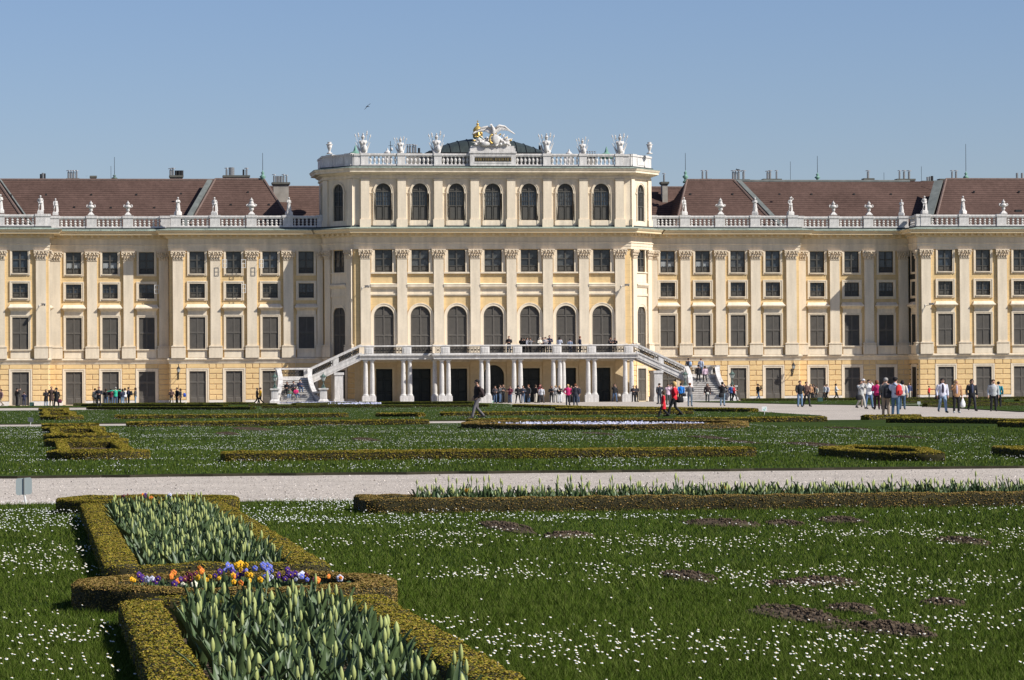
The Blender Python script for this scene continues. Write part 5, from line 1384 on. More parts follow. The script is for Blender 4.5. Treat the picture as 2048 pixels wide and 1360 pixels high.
# ---- hedges of clipped box
def resample(pts, step, closed):
    P = [Vector((a, b)) for a, b in pts]; 
    if closed: P.append(P[0])
    out = []
    for a, b in zip(P, P[1:]):
        n = max(1, int((b - a).length / step))
        for i in range(n): out.append(a.lerp(b, i / n))
    if not closed: out.append(P[-1])
    return out
def hedge(pts, label, w=.24, h=.175, closed=False, brown=False, z0=.03, obj_name='hedge', green=False):
    dist = min((Vector(p) - Vector((CAM.x, CAM.y))).length for p in pts); dist = max(dist, 16.5)
    s = min(.045, max(.0088, dist * .00028))
    P = resample(pts, max(.10, dist * .004), closed); n = len(P)
    rg = np.random.default_rng(int(abs(P[0].x * 131 + P[0].y * 17)) + n)
    prof = [(-.5, 0), (-.51, .45), (-.5, .88), (-.40, 1.0), (0, 1.02), (.40, 1.0), (.5, .88), (.51, .45), (.5, 0)]
    k = len(prof); ring = np.zeros((n, k, 3)); nor = np.zeros((n, 2))
    jw = 1 + rg.normal(0, .035, n); jh = 1 + rg.normal(0, .035, n)
    for i in range(n):
        ns = []
        if closed or i > 0: d = (P[i] - P[i - 1]).normalized(); ns.append(Vector((d.y, -d.x)))
        if closed or i < n - 1: d = (P[(i + 1) % n] - P[i]).normalized(); ns.append(Vector((d.y, -d.x)))
        q = ns[0] if len(ns) == 1 else (ns[0] + ns[1]) / max(.4, 1 + ns[0].dot(ns[1]))
        nor[i] = q
        for j, (o_, z) in enumerate(prof):
            ring[i, j] = (P[i].x + q.x * o_ * w * jw[i], P[i].y + q.y * o_ * w * jw[i], z0 + z * h * (jh[i] if j not in (0, k - 1) else 1))
    m = n if closed else n - 1
    I = np.arange(m)[:, None]; J = np.arange(k - 1)[None, :]; I2 = (I + 1) % n
    quads = np.stack([I * k + J, I2 * k + J, I2 * k + J + 1, I * k + J + 1], -1).reshape(-1, 4)
    core = ring.reshape(-1, 3) * 1.0
    A = core[quads]; e1 = A[:, 1] - A[:, 0]; e2 = A[:, 3] - A[:, 0]
    ar = np.linalg.norm(np.cross(e1, e2), axis=1); cnt = int(ar.sum() * 3.0 / (s * s))
    cnt = min(cnt, 230000)
    up = np.abs(np.cross(e1, e2)[:, 2]) / (ar + 1e-9); wt = ar * np.where(up > .6, 1.0, .62); cnt = int(cnt * wt.sum() / ar.sum()); pick = rg.choice(len(quads), cnt, p=wt / wt.sum()); u = rg.random((cnt, 1)); v = rg.random((cnt, 1))
    B = A[pick]; c = B[:, 0] * (1 - u) * (1 - v) + B[:, 1] * u * (1 - v) + B[:, 2] * u * v + B[:, 3] * (1 - u) * v
    nn = np.cross(B[:, 3] - B[:, 0], B[:, 1] - B[:, 0]); nn /= np.linalg.norm(nn, axis=1)[:, None] + 1e-9
    cen = np.array([[P[i // (k - 1) % n].x, P[i // (k - 1) % n].y, z0 + h * .4] for i in range(len(quads))])[pick]
    sg = np.sign(((c - cen) * nn).sum(1))[:, None]; nn = nn * sg
    side = (up[pick] < .6)[:, None]; c = c + nn * (rg.random((cnt, 1)) - np.where(side, .7, .35)) * s * 1.6
    if not closed:                                                     # ends
        for i0, d in ((0, P[0] - P[1]), (n - 1, P[-1] - P[-2])):
            d = d.normalized(); ne = int(w * h * 1.7 / (s * s)); 
            e = np.zeros((ne, 3)); o_ = rg.uniform(-.5, .5, ne) * w
            e[:, 0] = P[i0].x - d.y * o_ + d.x * s * .5; e[:, 1] = P[i0].y + d.x * o_ + d.y * s * .5; e[:, 2] = z0 + rg.random(ne) * h
            c = np.vstack([c, e]); nn = np.vstack([nn, np.tile([d.x, d.y, 0], (ne, 1))])
    cnt = len(c)
    nn = nn * .35 + np.array([.0, .0, .85]) + rg.normal(0, .38, (cnt, 3)); nn /= np.linalg.norm(nn, axis=1)[:, None]
    t = np.cross(nn, rg.normal(0, 1, (cnt, 3))); t /= np.linalg.norm(t, axis=1)[:, None]; b = np.cross(nn, t)
    ss = s * rg.uniform(.6, 1.15, (cnt, 1))
    leaf = np.stack([c - t * ss, c + b * ss * .55, c + t * ss, c - b * ss * .55], 1).reshape(-1, 3)
    nv = len(core); loops = np.concatenate([quads.ravel(), np.arange(nv, nv + len(leaf))]); starts = np.arange(0, len(loops), 4)
    mi = np.concatenate([np.zeros(len(quads)), np.ones(cnt)])
    if not closed:                                                     # close the ends of the core
        loops = np.concatenate([loops, np.arange(k)[::-1], (n - 1) * k + np.arange(k)]); starts = np.concatenate([starts, [len(loops) - 2 * k, len(loops) - k]]); mi = np.concatenate([mi, [0, 0]])
    me = np_mesh('hedge', np.vstack([core, leaf]), (loops, starts), [HDG, HLB if brown else (HGR if green else HLF)], mi)
    o = ob(obj_name, me); HEDGES.append((np.array([[p.x, p.y] for p in P]), w)); return tag(o, label, 'hedge')
HEDGES = []
BEDS = []                                                               # (x0, x1, y0, y1) ground without grass
def soil_bed(x0, x1, y0, y1):
    BEDS.append((x0, x1, y0, y1)); flat('bed_soil', [(x0, y0), (x1, y0), (x1, y1), (x0, y1)], LZ + .012, SOI)
SX0, SX1 = -45.04, -43.70                                              # centre lines of the border strip running away from the camera
def bed(y0, y1, label, brown=False, soil=True):
    x0, x1 = SX0, SX1
    hedge([(x0, y0), (x1, y0), (x1, y1), (x0, y1)], label, closed=True, brown=brown)
    if soil: soil_bed(x0 + .1, x1 - .1, y0 + .1, y1 - .1)
def ring(cy, ry, label, brown=False, rx=.93):
    cx = (SX0 + SX1) / 2; pts = []
    for i in range(28):
        a = 2 * pi * i / 28; c, s = cos(a), sin(a)
        pts.append((cx + rx * math.copysign(abs(c) ** .8, c), cy + ry * math.copysign(abs(s) ** .85, s)))
    hedge(pts, label, closed=True, brown=brown); soil_bed(cx - rx * .72, cx + rx * .72, cy - ry * .72, cy + ry * .72)
bed(-336.0, -324.35, 'box hedge around the nearest tulip bed, cut by the bottom picture edge')
ring(-322.45, .92, 'rounded browned box hedge ring around the colourful pansies', True)
bed(-320.35, -306.6, 'box hedge around the second tulip bed, behind the pansy ring')
ring(-304.85, .9, 'rounded box hedge ring behind the second tulip bed, beside the gravel path')
ring(-273.4, 1.05, 'rounded box hedge at the near end of the left strip beyond the gravel path')
bed(-272.0, -259.6, 'open box hedge frame with bare soil, first beyond the gravel path')
ring(-256.6, 1.3, 'small hedge ring behind the first bare bed of the left strip')
ring(-246.2, 1.5, 'small hedge ring in the middle of the left strip beyond the path')
bed(-244.3, -230.0, 'narrow hedge frame in the middle of the left strip beyond the path')
ring(-227.0, 1.6, 'small hedge ring, third in the left strip beyond the gravel path')
ring(-215.5, 1.6, 'small hedge ring at the far end of the left strip before the second path')
ring(-173.0, 2.2, 'hedge ring just beyond the second path, near the woman in a hat')
bed(-170.5, -146.0, 'narrow hedge frame just behind the second path near the woman in a hat')
ring(-143.0, 2.4, 'hedge ring halfway up the furthest part of the left strip')
bed(-140, -116, 'hedge frame at the far end of the left strip')
ring(-100, 2.6, 'hedge ring at the far end of the left strip before the palace')
def rowbox(p0, p1, label, depth=1.45, brown=False, soil=True, h=.175, green=False):
    """long bed edged with clipped box: two long hedges joined at the ends; p0/p1 = ends of the near hedge"""
    (x0, y0), (x1, y1) = p0, p1
    hedge([(x0, y0), (x1, y1), (x1, y1 + depth), (x0, y0 + depth)], label, closed=True, brown=brown, h=h, green=green)
    if soil:
        BEDS.append((x0 + .1, x1 - .1, y0 + .1, y0 + depth - .1)); flat('bed_soil', [(x0 + .1, y0 + .1), (x1 - .1, y1 + .1), (x1 - .1, y1 + depth - .1), (x0 + .1, y0 + depth - .1)], LZ + .012, SOI)
def at(px, py, z=.205): g = G(px, py, z); return (g.x, g.y)
rowbox((-41.85, -306.3), (-28.0, -306.3), 'long browned box hedge in front of the row of tulips beside the gravel path', brown=True)
rowbox((-41.85, -277.2), (-31.5, -277.2), 'long box hedge across the middle lawn beyond the gravel path')
hedge([(-29.85, -276.9), (-29.95, -282.4)][::-1] + [(-28.9, -275.3), (-28.25, -278.2), (-29.2, -283.0)], 'short open lozenge of box hedge right of the long middle hedge', closed=True, w=.3)
hedge([(-26.9, -282.0), (-24, -282.4), (-24, -279), (-26.4, -277.5)], 'box hedge cut by the right picture edge on the middle lawn', closed=True, w=.3)
rowbox((-42.0, -210.5), (-30.5, -210.5), 'long hedge at the far edge of the middle lawn, left half', soil=False)
rowbox((-41.6, -173.0), (-30.3, -173.0), 'long hedge just beyond the second gravel path on the left', soil=False)
hedge([at(758, 827), at(843, 827)], 'short hedge piece left of the walking man', w=.5)
rowbox((-24.9, -170), (-12.2, -170), 'long hedge behind the walking man and the couple in red', soil=False)
hedge([at(936, 839), at(1040, 838)], 'short hedge piece at the feet of the walking man', w=.5)
cx, cy = -25.7, -224.0                                                 # oval bed of pale blue flowers
hedge([(cx + 4.75 * cos(2 * pi * i / 40), cy + 9.0 * sin(2 * pi * i / 40)) for i in range(40)], 'low oval hedge around the pale blue flowers on the middle lawn', closed=True, w=.35, brown=True)
rowbox((-20.5, -212.0), (-14.9, -212.0), 'hedge behind the oval bed, right of the couple in red', soil=False)
hedge([(-25.3, -209), (-21.2, -210)], 'hedge behind the oval bed of pale blue flowers', w=.4)
hedge([at(1730, 832), at(1835, 830.5)], 'short hedge at the feet of the two men with backpacks', w=.5)
hedge([at(1782, 837), at(2000, 838.5)], 'long low hedge right of the two men with backpacks', w=.45)
hedge([at(1790, 834), at(2060, 840)], 'thin far hedge behind the long low one on the right', w=.4)
hedge([at(2008, 844), at(2080, 846)], 'hedge cut by the right picture edge in front of the gravel court', w=.45)
hedge([(-10.1, -90), (-10.6, -128), (-6.9, -157)], 'angled hedge running towards the crowd under the balcony', w=.6)
hedge([at(1120, 816), at(1366, 818.5)], 'dark hedge in front of the crowd under the balcony', w=.6)
hedge([at(1205, 814), at(1507, 818)], 'dark hedge end beside the small white sign', w=.6)
for (a, b, c, d, lb) in ((178, 814, 506, 814.5, 'dark hedge line at the feet of the man in black on the left'), (167, 808.5, 451, 809, 'dark hedge line in front of the left crowd'), (147, 804.5, 205, 804, 'short dark hedge behind the woman in a hat'),
        (184, 802.3, 369, 802.6, 'thin far hedge right below the left crowd'), (374, 800.8, 506, 799.5, 'thin far hedge below the left lantern wall'), (497, 808, 554, 807.6, 'short dark hedge below the left stairs'),
        (524, 812, 977, 809, 'long dark hedge below the left stairs and porch columns'), (588, 807, 700, 805.5, 'thin hedge behind the pale blue flowers by the left stairs'), (700, 804.8, 946, 803.6, 'far hedge in front of the left porch doors'),
        (1480, 797.6, 1720, 796.6, 'far hedge in front of the right wing, behind the strolling couple'), (1665, 794.6, 2048, 791.8, 'furthest hedge in front of the far right wing'), (1800, 801.6, 2004, 799.8, 'hedge behind the woman in white jacket and the blonde woman'),
        (1850, 808, 2060, 805.6, 'nearest dark hedge on the lawn behind the four walkers on the right'), (2034, 798.5, 2060, 798, 'short hedge at the right picture edge before the palace')):
    p0, p1 = at(a, b, .22), at(c, d, .22)
    p0, p1 = [q if q[1] < -14 else (W(xx, b, -14 - rr.random()).x, -14 - rr.random() * 3) for q, xx in ((p0, a), (p1, c))]
    hedge([p0, p1], lb, w=.5, h=.20, green=True)

# ---- plants in the beds
def lanceolate(L, wd, bend, az, tilt, rg):
    """one tulip leaf: a folded blade that arches outward"""
    vs = []; n = 6
    for i in range(n + 1):
        t = i / n; w = wd * (sin(pi * min(1, t * .92 + .08)) ** .8) * (1 - .25 * t) if i < n else .002
        r = L * (t * sin(tilt) + bend * t * t); z = L * (t * cos(tilt) - bend * .55 * t * t)
        tw = .35 * t
        for s, dz in ((-1, .012), (0, 0), (1, .012)):
            x, y = r + dz * -1, s * w * cos(tw); z2 = z + dz * 0 + s * w * sin(tw) * .5
            vs.append((x * cos(az) - y * sin(az), x * sin(az) + y * cos(az), z2))
    fs = []
    for i in range(n):
        for j in (0, 1): fs.append((i * 3 + j, i * 3 + j + 1, i * 3 + 4 + j, i * 3 + 3 + j))
    return vs, fs
def tulip_parts(seed, opened=False, slim=False):
    rg = random.Random(seed); h = rg.uniform(.135, .245) if not slim else rg.choice((.16, .18, .2, .22, .25, .30, .38)); lean = rg.uniform(0, .03); az = rg.uniform(0, 6.3)
    top = Vector((lean * cos(az), lean * sin(az), h)); parts = []
    mb = MB(); mb.tube([(0, 0, 0), tuple(top * .55 + Vector((0, 0, .0))), tuple(top)], .0042, 5); parts.append(('stem', mb.mesh('stem', TLF, True)))
    mb = MB()
    if not opened:
        k = rg.uniform(.62, .90); mb.lathe([(.004, -.002), (.011 * k, .008), (.0155 * k, .022), (.0148 * k, .038), (.0095 * k, .053), (.0035, .063), (.0008, .066)], 7, top)
        for i in range(len(mb.v)):                                      # three petals pinch the bud
            x, y, z = mb.v[i]; a = atan2(y - top.y, x - top.x); f = 1 + .10 * cos(3 * a); mb.v[i] = (top.x + (x - top.x) * f, top.y + (y - top.y) * f, z)
        parts.append(('bud', mb.mesh('bud', TBD, True)))
    else:
        for i in range(6):
            a = i * pi / 3; o_ = .022 if i % 2 else .030
            pts = [(0, 0, 0), (o_ * .8, 0, .02), (o_ * 1.1, 0, .045), (o_ * 1.35, 0, .07)]; ws = (.006, .02, .022, .006); vs = []
            for (r, _, z), w in zip(pts, ws):
                for s in (-1, 1): vs.append((top.x + r * cos(a) - s * w * sin(a), top.y + r * sin(a) + s * w * cos(a), top.z + z))
            mb.add(vs, [(0, 1, 3, 2), (2, 3, 5, 4), (4, 5, 7, 6)])
        parts.append(('bloom', mb.mesh('bloom', TYE, True)))
    n = rg.choice((4, 5, 5)); a0 = rg.uniform(0, 6.3)
    for i in range(n):
        mb = MB(); L = (rg.uniform(.22, .32) if not slim else rg.uniform(.20, .32)) * (1 - .04 * i)
        vs, fs = lanceolate(L, rg.uniform(.022, .036) * (.9 if slim else 1), rg.uniform(.03, .30), a0 + i * 2.2 + rg.uniform(-.4, .4), rg.uniform(.06, .42), rg); mb.add(vs, fs)
        parts.append(('leaf', mb.mesh('leaf', TLF, True)))
    return parts
TV = [tulip_parts(k) for k in range(8)] + [tulip_parts(40 + k, slim=True) for k in range(8)]
def tulip(x, y, k, s, rz, label, group, name='tulip', parts=None):
    r = empty(name, (x, y, LZ), rz, label, 'tulip', group); r.scale = (s,) * 3
    for nm, me in (parts or TV[k]): ob(nm, me, r)
    return r
rg = random.Random(21)
def scatter(x0, x1, y0, y1, sp):
    out = []; ny = int((y1 - y0) / sp); nx = int((x1 - x0) / sp)
    for j in range(ny):
        for i in range(nx):
            out.append((x0 + (i + .5 + rg.uniform(-.42, .42)) * (x1 - x0) / nx, y0 + (j + .5 + rg.uniform(-.42, .42)) * (y1 - y0) / ny))
    return out
A_ = scatter(-44.88, -43.86, -331.2, -324.55, .195); B_ = scatter(-44.88, -43.86, -320.15, -306.8, .19)
B_.sort(key=lambda p: p[1]); nA = len(A_); nB = 296 - nA
for x, y in A_: tulip(x, y, rg.randrange(8), rg.uniform(.92, 1.12), rg.uniform(0, 6.3), 'green tulip with a closed pale bud in the nearest hedged bed', 'closed tulips in the nearest bed')
for x, y in B_[:nB]: tulip(x, y, rg.randrange(8), rg.uniform(.85, 1.05), rg.uniform(0, 6.3), 'green tulip with a closed pale bud in the near half of the second hedged bed', 'closed tulips in the second bed')
rest = B_[nB:] + scatter(-41.3, -28.2, -306.1, -305.0, .155)
def merged(parts_list, places, name, mats):
    V = []; Lp = []; St = []; MI = []; nv = 0; nl = 0
    cache = {}
    for (x, y, k, s, rz) in places:
        if k not in cache:
            vv = []; ll = []; cc = []; mm = []
            o = 0
            for nm, me in parts_list[k]:
                co = np.zeros(len(me.vertices) * 3, np.float32); me.vertices.foreach_get('co', co); vv.append(co.reshape(-1, 3))
                li = np.zeros(len(me.loops), np.int32); me.loops.foreach_get('vertex_index', li); ll.append(li + o)
                lt = np.zeros(len(me.polygons), np.int32); me.polygons.foreach_get('loop_total', lt); cc.append(lt)
                mm.append(np.full(len(me.polygons), 1 if nm in ('bud', 'bloom') else 0)); o += len(me.vertices)
            cache[k] = (np.vstack(vv), np.concatenate(ll), np.concatenate(cc), np.concatenate(mm))
        v, l, c, m = cache[k]; ca, sa = cos(rz) * s, sin(rz) * s
        w = np.empty_like(v); w[:, 0] = v[:, 0] * ca - v[:, 1] * sa + x; w[:, 1] = v[:, 0] * sa + v[:, 1] * ca + y; w[:, 2] = v[:, 2] * s + LZ
        V.append(w); Lp.append(l + nv); St.append(np.concatenate([[0], np.cumsum(c)[:-1]]) + nl); MI.append(m); nv += len(v); nl += len(l)
    return ob(name, np_mesh(name, np.vstack(V), (np.concatenate(Lp), np.concatenate(St)), mats, np.concatenate(MI), True))
t = merged(TV, [(x, y, rg.randrange(8) + (0 if x < -43 else 8), rg.uniform(.85, 1.08) if x < -43 else rg.uniform(.9, 1.15), rg.uniform(0, 6.3)) for x, y in rest], 'tulips', [TLF, TBD])
tag(t, 'further green tulips in the second bed and along the gravel path', 'tulips', kind='stuff')
YT = [tulip_parts(100 + k, True) for k in range(3)]
for px, py, yy, lb in ((362, 1053, -313.0, 'open yellow tulip in the middle of the second bed'), (319, 1011, -308.2, 'open yellow tulip at the back of the second bed, left of two'), (434, 1013, -308.6, 'open yellow tulip at the back right of the second bed'),
                   (237, 998, -307.4, 'small yellow tulip at the back left corner of the second bed'), (934, 971, -305.5, 'open yellow tulip in the left part of the row by the path'), (1451, 956, -305.4, 'open yellow tulip in the middle of the row by the path')):
    p = W(px, py, yy); parts = YT[px % 3]; s = max(.8, min(1.7, (p.z - LZ) / .30)); tulip(p.x, yy, 0, s, 1.0, lb, 'open yellow tulips', 'yellow_tulip', parts)
# pansies in the hedge ring
def pansy(x, y, z, col, n, label, seed):
    rg_ = random.Random(seed); r = empty('pansy', (x, y, LZ), 0, label, 'pansy', 'pansies in the hedge ring'); h = z - LZ
    mb = MB()
    for i in range(12):
        a = rg_.uniform(0, 6.3); L = rg_.uniform(.04, .09); vs, fs = lanceolate(L, .012, .3, a, rg_.uniform(.5, 1.0), rg_); mb.add([(vx, vy, vz + rg_.uniform(0, max(.02, h - .06))) for vx, vy, vz in vs], fs)
    ob('foliage', mb.mesh('foliage', TLF, True), r)
    m = mat('petal_%02d_%02d_%02d' % tuple(int(c * 99) for c in col), col, .6, (60, .2)); me = MB()
    for i in range(5):                                                  # five overlapping petals on a tilted face
        a = pi / 2 + i * 2 * pi / 5; me.ball((.016 * cos(a), -.002 * (i % 2), .016 * sin(a)), .017, .005, .017, 7, 5)
    bl = me.mesh('bloom', m, True); ey = MB(); ey.ball((0, -.006, -.002), .006, .004, .007, 6, 4); em = ey.mesh('centre', YCT if sum(col) < 1 else mat('dark_eye', (.05, .01, .04), .6))
    for i in range(n):
        o = ob('bloom', bl, r, (rg_.uniform(-.05, .05) if n > 1 else 0, rg_.uniform(-.05, .05), h + rg_.uniform(-.035, .015)), rg_.uniform(-.6, .9), .52 + rg_.uniform(-.1, .28)); ob('centre', em, o)
    return r
VIO, BLU, PAL, YLW, ORG, RED, CRE = (.06, .015, .16), (.14, .17, .55), (.6, .6, .72), (.80, .42, .01), (.72, .20, .03), (.10, .01, .03), (.75, .70, .5)
CN = {VIO: 'dark violet', BLU: 'blue', PAL: 'pale lilac', YLW: 'yellow', ORG: 'orange', RED: 'dark red', CRE: 'cream'}
PL = [(660, 563, YLW, 2), (715, 545, VIO, 4), (760, 557, PAL, 2), (805, 548, VIO, 3), (850, 522, ORG, 2), (876, 545, ORG, 2), (940, 535, RED, 4), (1040, 545, YLW, 5), (1035, 502, ORG, 3), (985, 522, RED, 3), (970, 564, CRE, 2), (1180, 497, BLU, 4), (1228, 492, YLW, 3),
      (1255, 518, YLW, 3), (1300, 545, YLW, 3), (1158, 547, YLW, 3), (1352, 497, BLU, 5), (1392, 520, BLU, 3), (1440, 532, VIO, 4), (1392, 552, PAL, 2), (1512, 545, PAL, 3), (1478, 520, VIO, 3), (1562, 552, BLU, 2), (1600, 548, RED, 2), (1622, 552, ORG, 1), (1706, 554, ORG, 2), (1742, 558, PAL, 1), (1195, 556, ORG, 2), (1105, 515, VIO, 2), (1215, 520, VIO, 3), (1295, 515, BLU, 2), (895, 555, VIO, 2)]
cnt_ = {}
WHERE = ['leftmost', 'second from left', 'third from left', 'fourth from left', 'fifth from left', 'sixth from left', 'seventh from left']
for k in CN:
    sub = sorted([p for p in PL if p[2] == k]); n = len(sub)
    for i, (zx, zy, c, nb) in enumerate(sub):
        px, py = zx / 2.56, 940 + zy / 2.56; yy = -322.15 - (zy - 495) / 75 * .65; p = W(px, py, yy)
        wh = 'rightmost' if i == n - 1 else WHERE[i]
        pansy(p.x, yy, max(.10, p.z), c, nb, '%s pansy in the hedge ring, %s of the %s ones' % (CN[c], wh, CN[c]), zx)
# a few in the far ring
for i, (px, py, c, lb) in enumerate(((285, 989, VIO, 'dark blue pansy in the far hedge ring behind the tulips'), (294, 991, ORG, 'orange pansy in the far hedge ring behind the tulips'), (250, 991, RED, 'dark red pansy in the far hedge ring behind the tulips'), (340, 992, PAL, 'pale pansy in the far hedge ring behind the tulips'))):
    p = W(px, py, -304.9); pansy(p.x, -304.9, max(.12, p.z), c, 3, lb, 900 + i)

# ---- noise field for clumps
def lattice(seed):
    g = np.random.default_rng(seed).random((256, 256))
    def f(x, y, sc):
        x = x * sc + 500; y = y * sc + 500; i = np.floor(x).astype(int); j = np.floor(y).astype(int); u = x - i; v = y - j
        u = u * u * (3 - 2 * u); v = v * v * (3 - 2 * v); i &= 255; j &= 255; i2 = (i + 1) & 255; j2 = (j + 1) & 255
        return g[i, j] * (1 - u) * (1 - v) + g[i2, j] * u * (1 - v) + g[i, j2] * (1 - u) * v + g[i2, j2] * u * v
    return f
N1, N2, N3 = lattice(1), lattice(2), lattice(3)
def poly_mask(x, y, poly):
    ins = np.zeros(len(x), bool); n = len(poly)
    for i in range(n):
        x0, y0 = poly[i]; x1, y1 = poly[(i + 1) % n]
        c = ((y0 > y) != (y1 > y)); 
        with np.errstate(divide='ignore', invalid='ignore'):
            ins ^= c & (x < (x1 - x0) * (y - y0) / (y1 - y0 + 1e-12) + x0)
    return ins
PATCH = []                                                             # bare soil patches (cx, cy, rx, ry)
for px, py, wd, hp in ((1010, 1056, 84, 24), (1135, 1074, 110, 7), (1437, 1049, 150, 12), (1570, 1049, 70, 8), (1684, 1043, 84, 11), (1925, 1085, 84, 14), (1375, 1156, 100, 20), (1640, 1168, 150, 12), (1598, 1234, 130, 44), (1700, 1222, 90, 14), (1760, 1262, 190, 20), (1812, 1270, 90, 22), (1885, 1210, 90, 7), (1560, 1172, 60, 5),
                       (1623, 890, 62, 9), (1419, 876, 42, 7), (1480, 885, 34, 6), (1811, 875, 24, 5), (1694, 857, 26, 5), (500, 858, 70, 7), (455, 868, 40, 5), (730, 880, 40, 6), (1195, 868, 30, 5)):
    a = G(px, py, LZ); b = G(px, py + hp / 2, LZ); c = G(px + wd / 2, py, LZ)
    PATCH.append((a.x, a.y, c.x - a.x, abs(b.y - a.y)))
SLB = ['bare soil mound in the upper left of the near lawn', 'thin line of soil right of the upper left mound', 'long bare soil patch near the top of the near lawn', 'small clods between the two long patches at the top of the near lawn', 'soil patch right of the long one at the top of the near lawn', 'soil patch near the right edge of the near lawn',
       'soil mound in the middle of the near lawn', 'narrow soil ridge right of the middle mound', 'largest bare soil mound on the near lawn', 'upper right arm of the largest soil mound', 'lower right arm of the largest soil mound', 'right tip of the largest soil mound', 'thin soil line above the right arm of the largest mound', 'small clods left of the narrow ridge',
       'bare soil patch beside the lozenge hedge on the middle lawn', 'small bare patch at the back of the middle lawn', 'small bare patch between the long hedge and the lozenge hedge', 'small bare patch behind the lozenge hedge', 'small bare patch at the far right of the middle lawn', 'bare patch at the back left of the middle lawn', 'faint bare patch in front of the back left one', 'small bare patch in the middle lawn left of centre', 'small bare patch in front of the oval bed']
for i, (cx, cy, rx, ry) in enumerate(PATCH):
    rg_ = np.random.default_rng(i + 50); n, m = 30, 9; V = []; Fq = []; hh = min(.04, .10 * min(rx, ry) + .012)
    ph = rg_.random(6) * 6.3
    for j in range(m + 1):
        for k in range(n):
            a = 2 * pi * k / n; t = j / m; o_ = 1 + .18 * sin(2 * a + ph[0]) + .13 * sin(3 * a + ph[1]) + .10 * sin(7 * a + ph[2]) + rg_.normal(0, .04)
            V.append((cx + rx * t * o_ * cos(a), cy + ry * t * o_ * sin(a), LZ - .01 + hh * (1 - t ** 2) * (.6 + .6 * rg_.random()) + (.018 if t < .95 else 0)))
    for j in range(m):
        for k in range(n): Fq.append((j * n + k, j * n + (k + 1) % n, (j + 1) * n + (k + 1) % n, (j + 1) * n + k))
    mb = MB(); mb.add(V, Fq)
    for q in range(int(min(320, 90 + 300 * rx * ry))):                 # loose clods
        a = rg_.uniform(0, 6.3); t = sqrt(rg_.random()) * 1.05; s = rg_.uniform(.005, .017); mb.ball((cx + rx * t * cos(a), cy + ry * t * sin(a), LZ + hh * max(0, 1 - t * t) + s * .3 + .012), s, s * rg_.uniform(.7, 1.2), s * .8, 6, 4)
    tag(ob('soil_patch', mb.mesh('soil_patch', SOI)), SLB[i], 'soil patch', 'bare patches in the lawn')

# ---- grass and daisies
def keep_mask(x, y, pad=.0, soft=True):
    k = np.ones(len(x), bool)
    for (a, b, c, d) in BEDS: k &= ~((x > a - .1) & (x < b + .1) & (y > c - .1) & (y < d + .1))
    for (cx, cy, rx, ry) in PATCH:
        r = ((x - cx) / rx) ** 2 + ((y - cy) / ry) ** 2
        k &= r > (.30 + .75 * N3(x, y, 5.0))
    for P, w in HEDGES:
        b0 = P.min(0) - .3; b1 = P.max(0) + .3; sel = np.where((x > b0[0]) & (x < b1[0]) & (y > b0[1]) & (y < b1[1]) & k)[0]
        if len(sel) == 0: continue
        for s in range(0, len(sel), 20000):
            q = sel[s:s + 20000]; d = np.full(len(q), 9.0)
            step = max(1, len(P) // 150)
            for p in P[::step]: d = np.minimum(d, np.abs(x[q] - p[0]) + np.abs(y[q] - p[1]))
            k[q[d < w * .45]] = False
    return k
def unproj(px, py, z):
    r = np.array(_F)[None] + np.array(_R)[None] * ((px - 1024) / F_PX)[:, None] - np.array(_U)[None] * ((py - 680) / F_PX)[:, None]
    t = (z - CAM.z) / r[:, 2]; return np.array(CAM)[None] + r * t[:, None]
BL = []
def blades(n, py0, py1, poly, Lr, wr, lean=.5):
    px = RNG.uniform(-260, 2310, n); py = RNG.uniform(py0, py1, n); P = unproj(px, py, LZ); x, y = P[:, 0], P[:, 1]
    k = poly_mask(x, y, poly); k[k] = keep_mask(x[k], y[k]); x, y = x[k], y[k]; n = len(x)
    d = np.hypot(x - CAM.x, y - CAM.y); cl = N2(x, y, 1.3) * .5 + N1(x, y, .35) * .5
    tu = N3(x, y, 7.0); L = RNG.uniform(*Lr, n) * (.40 + .55 * cl + .85 * tu * tu); w = np.maximum(wr, d * .00011) * RNG.uniform(.7, 1.3, n); a = RNG.uniform(0, 6.283, n); b = RNG.uniform(0, 6.283, n); ln = RNG.uniform(.1, lean, n) * L
    base = np.stack([x, y, np.full(n, LZ - .003)], 1); t = np.stack([np.cos(a), np.sin(a), np.zeros(n)], 1) * w[:, None]; tip = base + np.stack([np.cos(b) * ln, np.sin(b) * ln, L], 1)
    BL.append(np.stack([base - t, base + t, tip], 1).reshape(-1, 3))
blades(620000, 990, 1375, L1, (.020, .052), .0014, 1.3)
blades(150000, 853, 950, L2, (.03, .06), .004)
blades(50000, 806, 849, L3, (.03, .06), .01)
blades(15000, 796, 826, L5, (.03, .06), .012)
def stones(n, py0, py1, y0, y1):
    px = RNG.uniform(-200, 2250, n); py = RNG.uniform(py0, py1, n); P = unproj(px, py, 0.0); k = (P[:, 1] > y0) & (P[:, 1] < y1); P = P[k]; n = len(P)
    s = RNG.uniform(.005, .014, n)[:, None] * (1 + 1.2 * (RNG.random((n, 1)) < .03)); a = RNG.uniform(0, 6.28, n); d = [np.stack([np.cos(a + q), np.sin(a + q), np.full(n, -.1)], 1) for q in (0, 2.1, 4.2)]; up = np.stack([RNG.normal(0, .3, n), RNG.normal(0, .3, n), np.ones(n)], 1)
    T = [P + d[i] * s for i in range(3)]; A = P + up * s * .8
    return np.stack([T[0], T[1], A, T[1], T[2], A, T[2], T[0], A], 1).reshape(-1, 3)
tag(ob('gravel_stones', np_mesh('gravel_stones', stones(26000, 930, 1012, -301.3, -287.2), 3, [STO])), 'loose stones on the gravel path', 'gravel', kind='stuff')
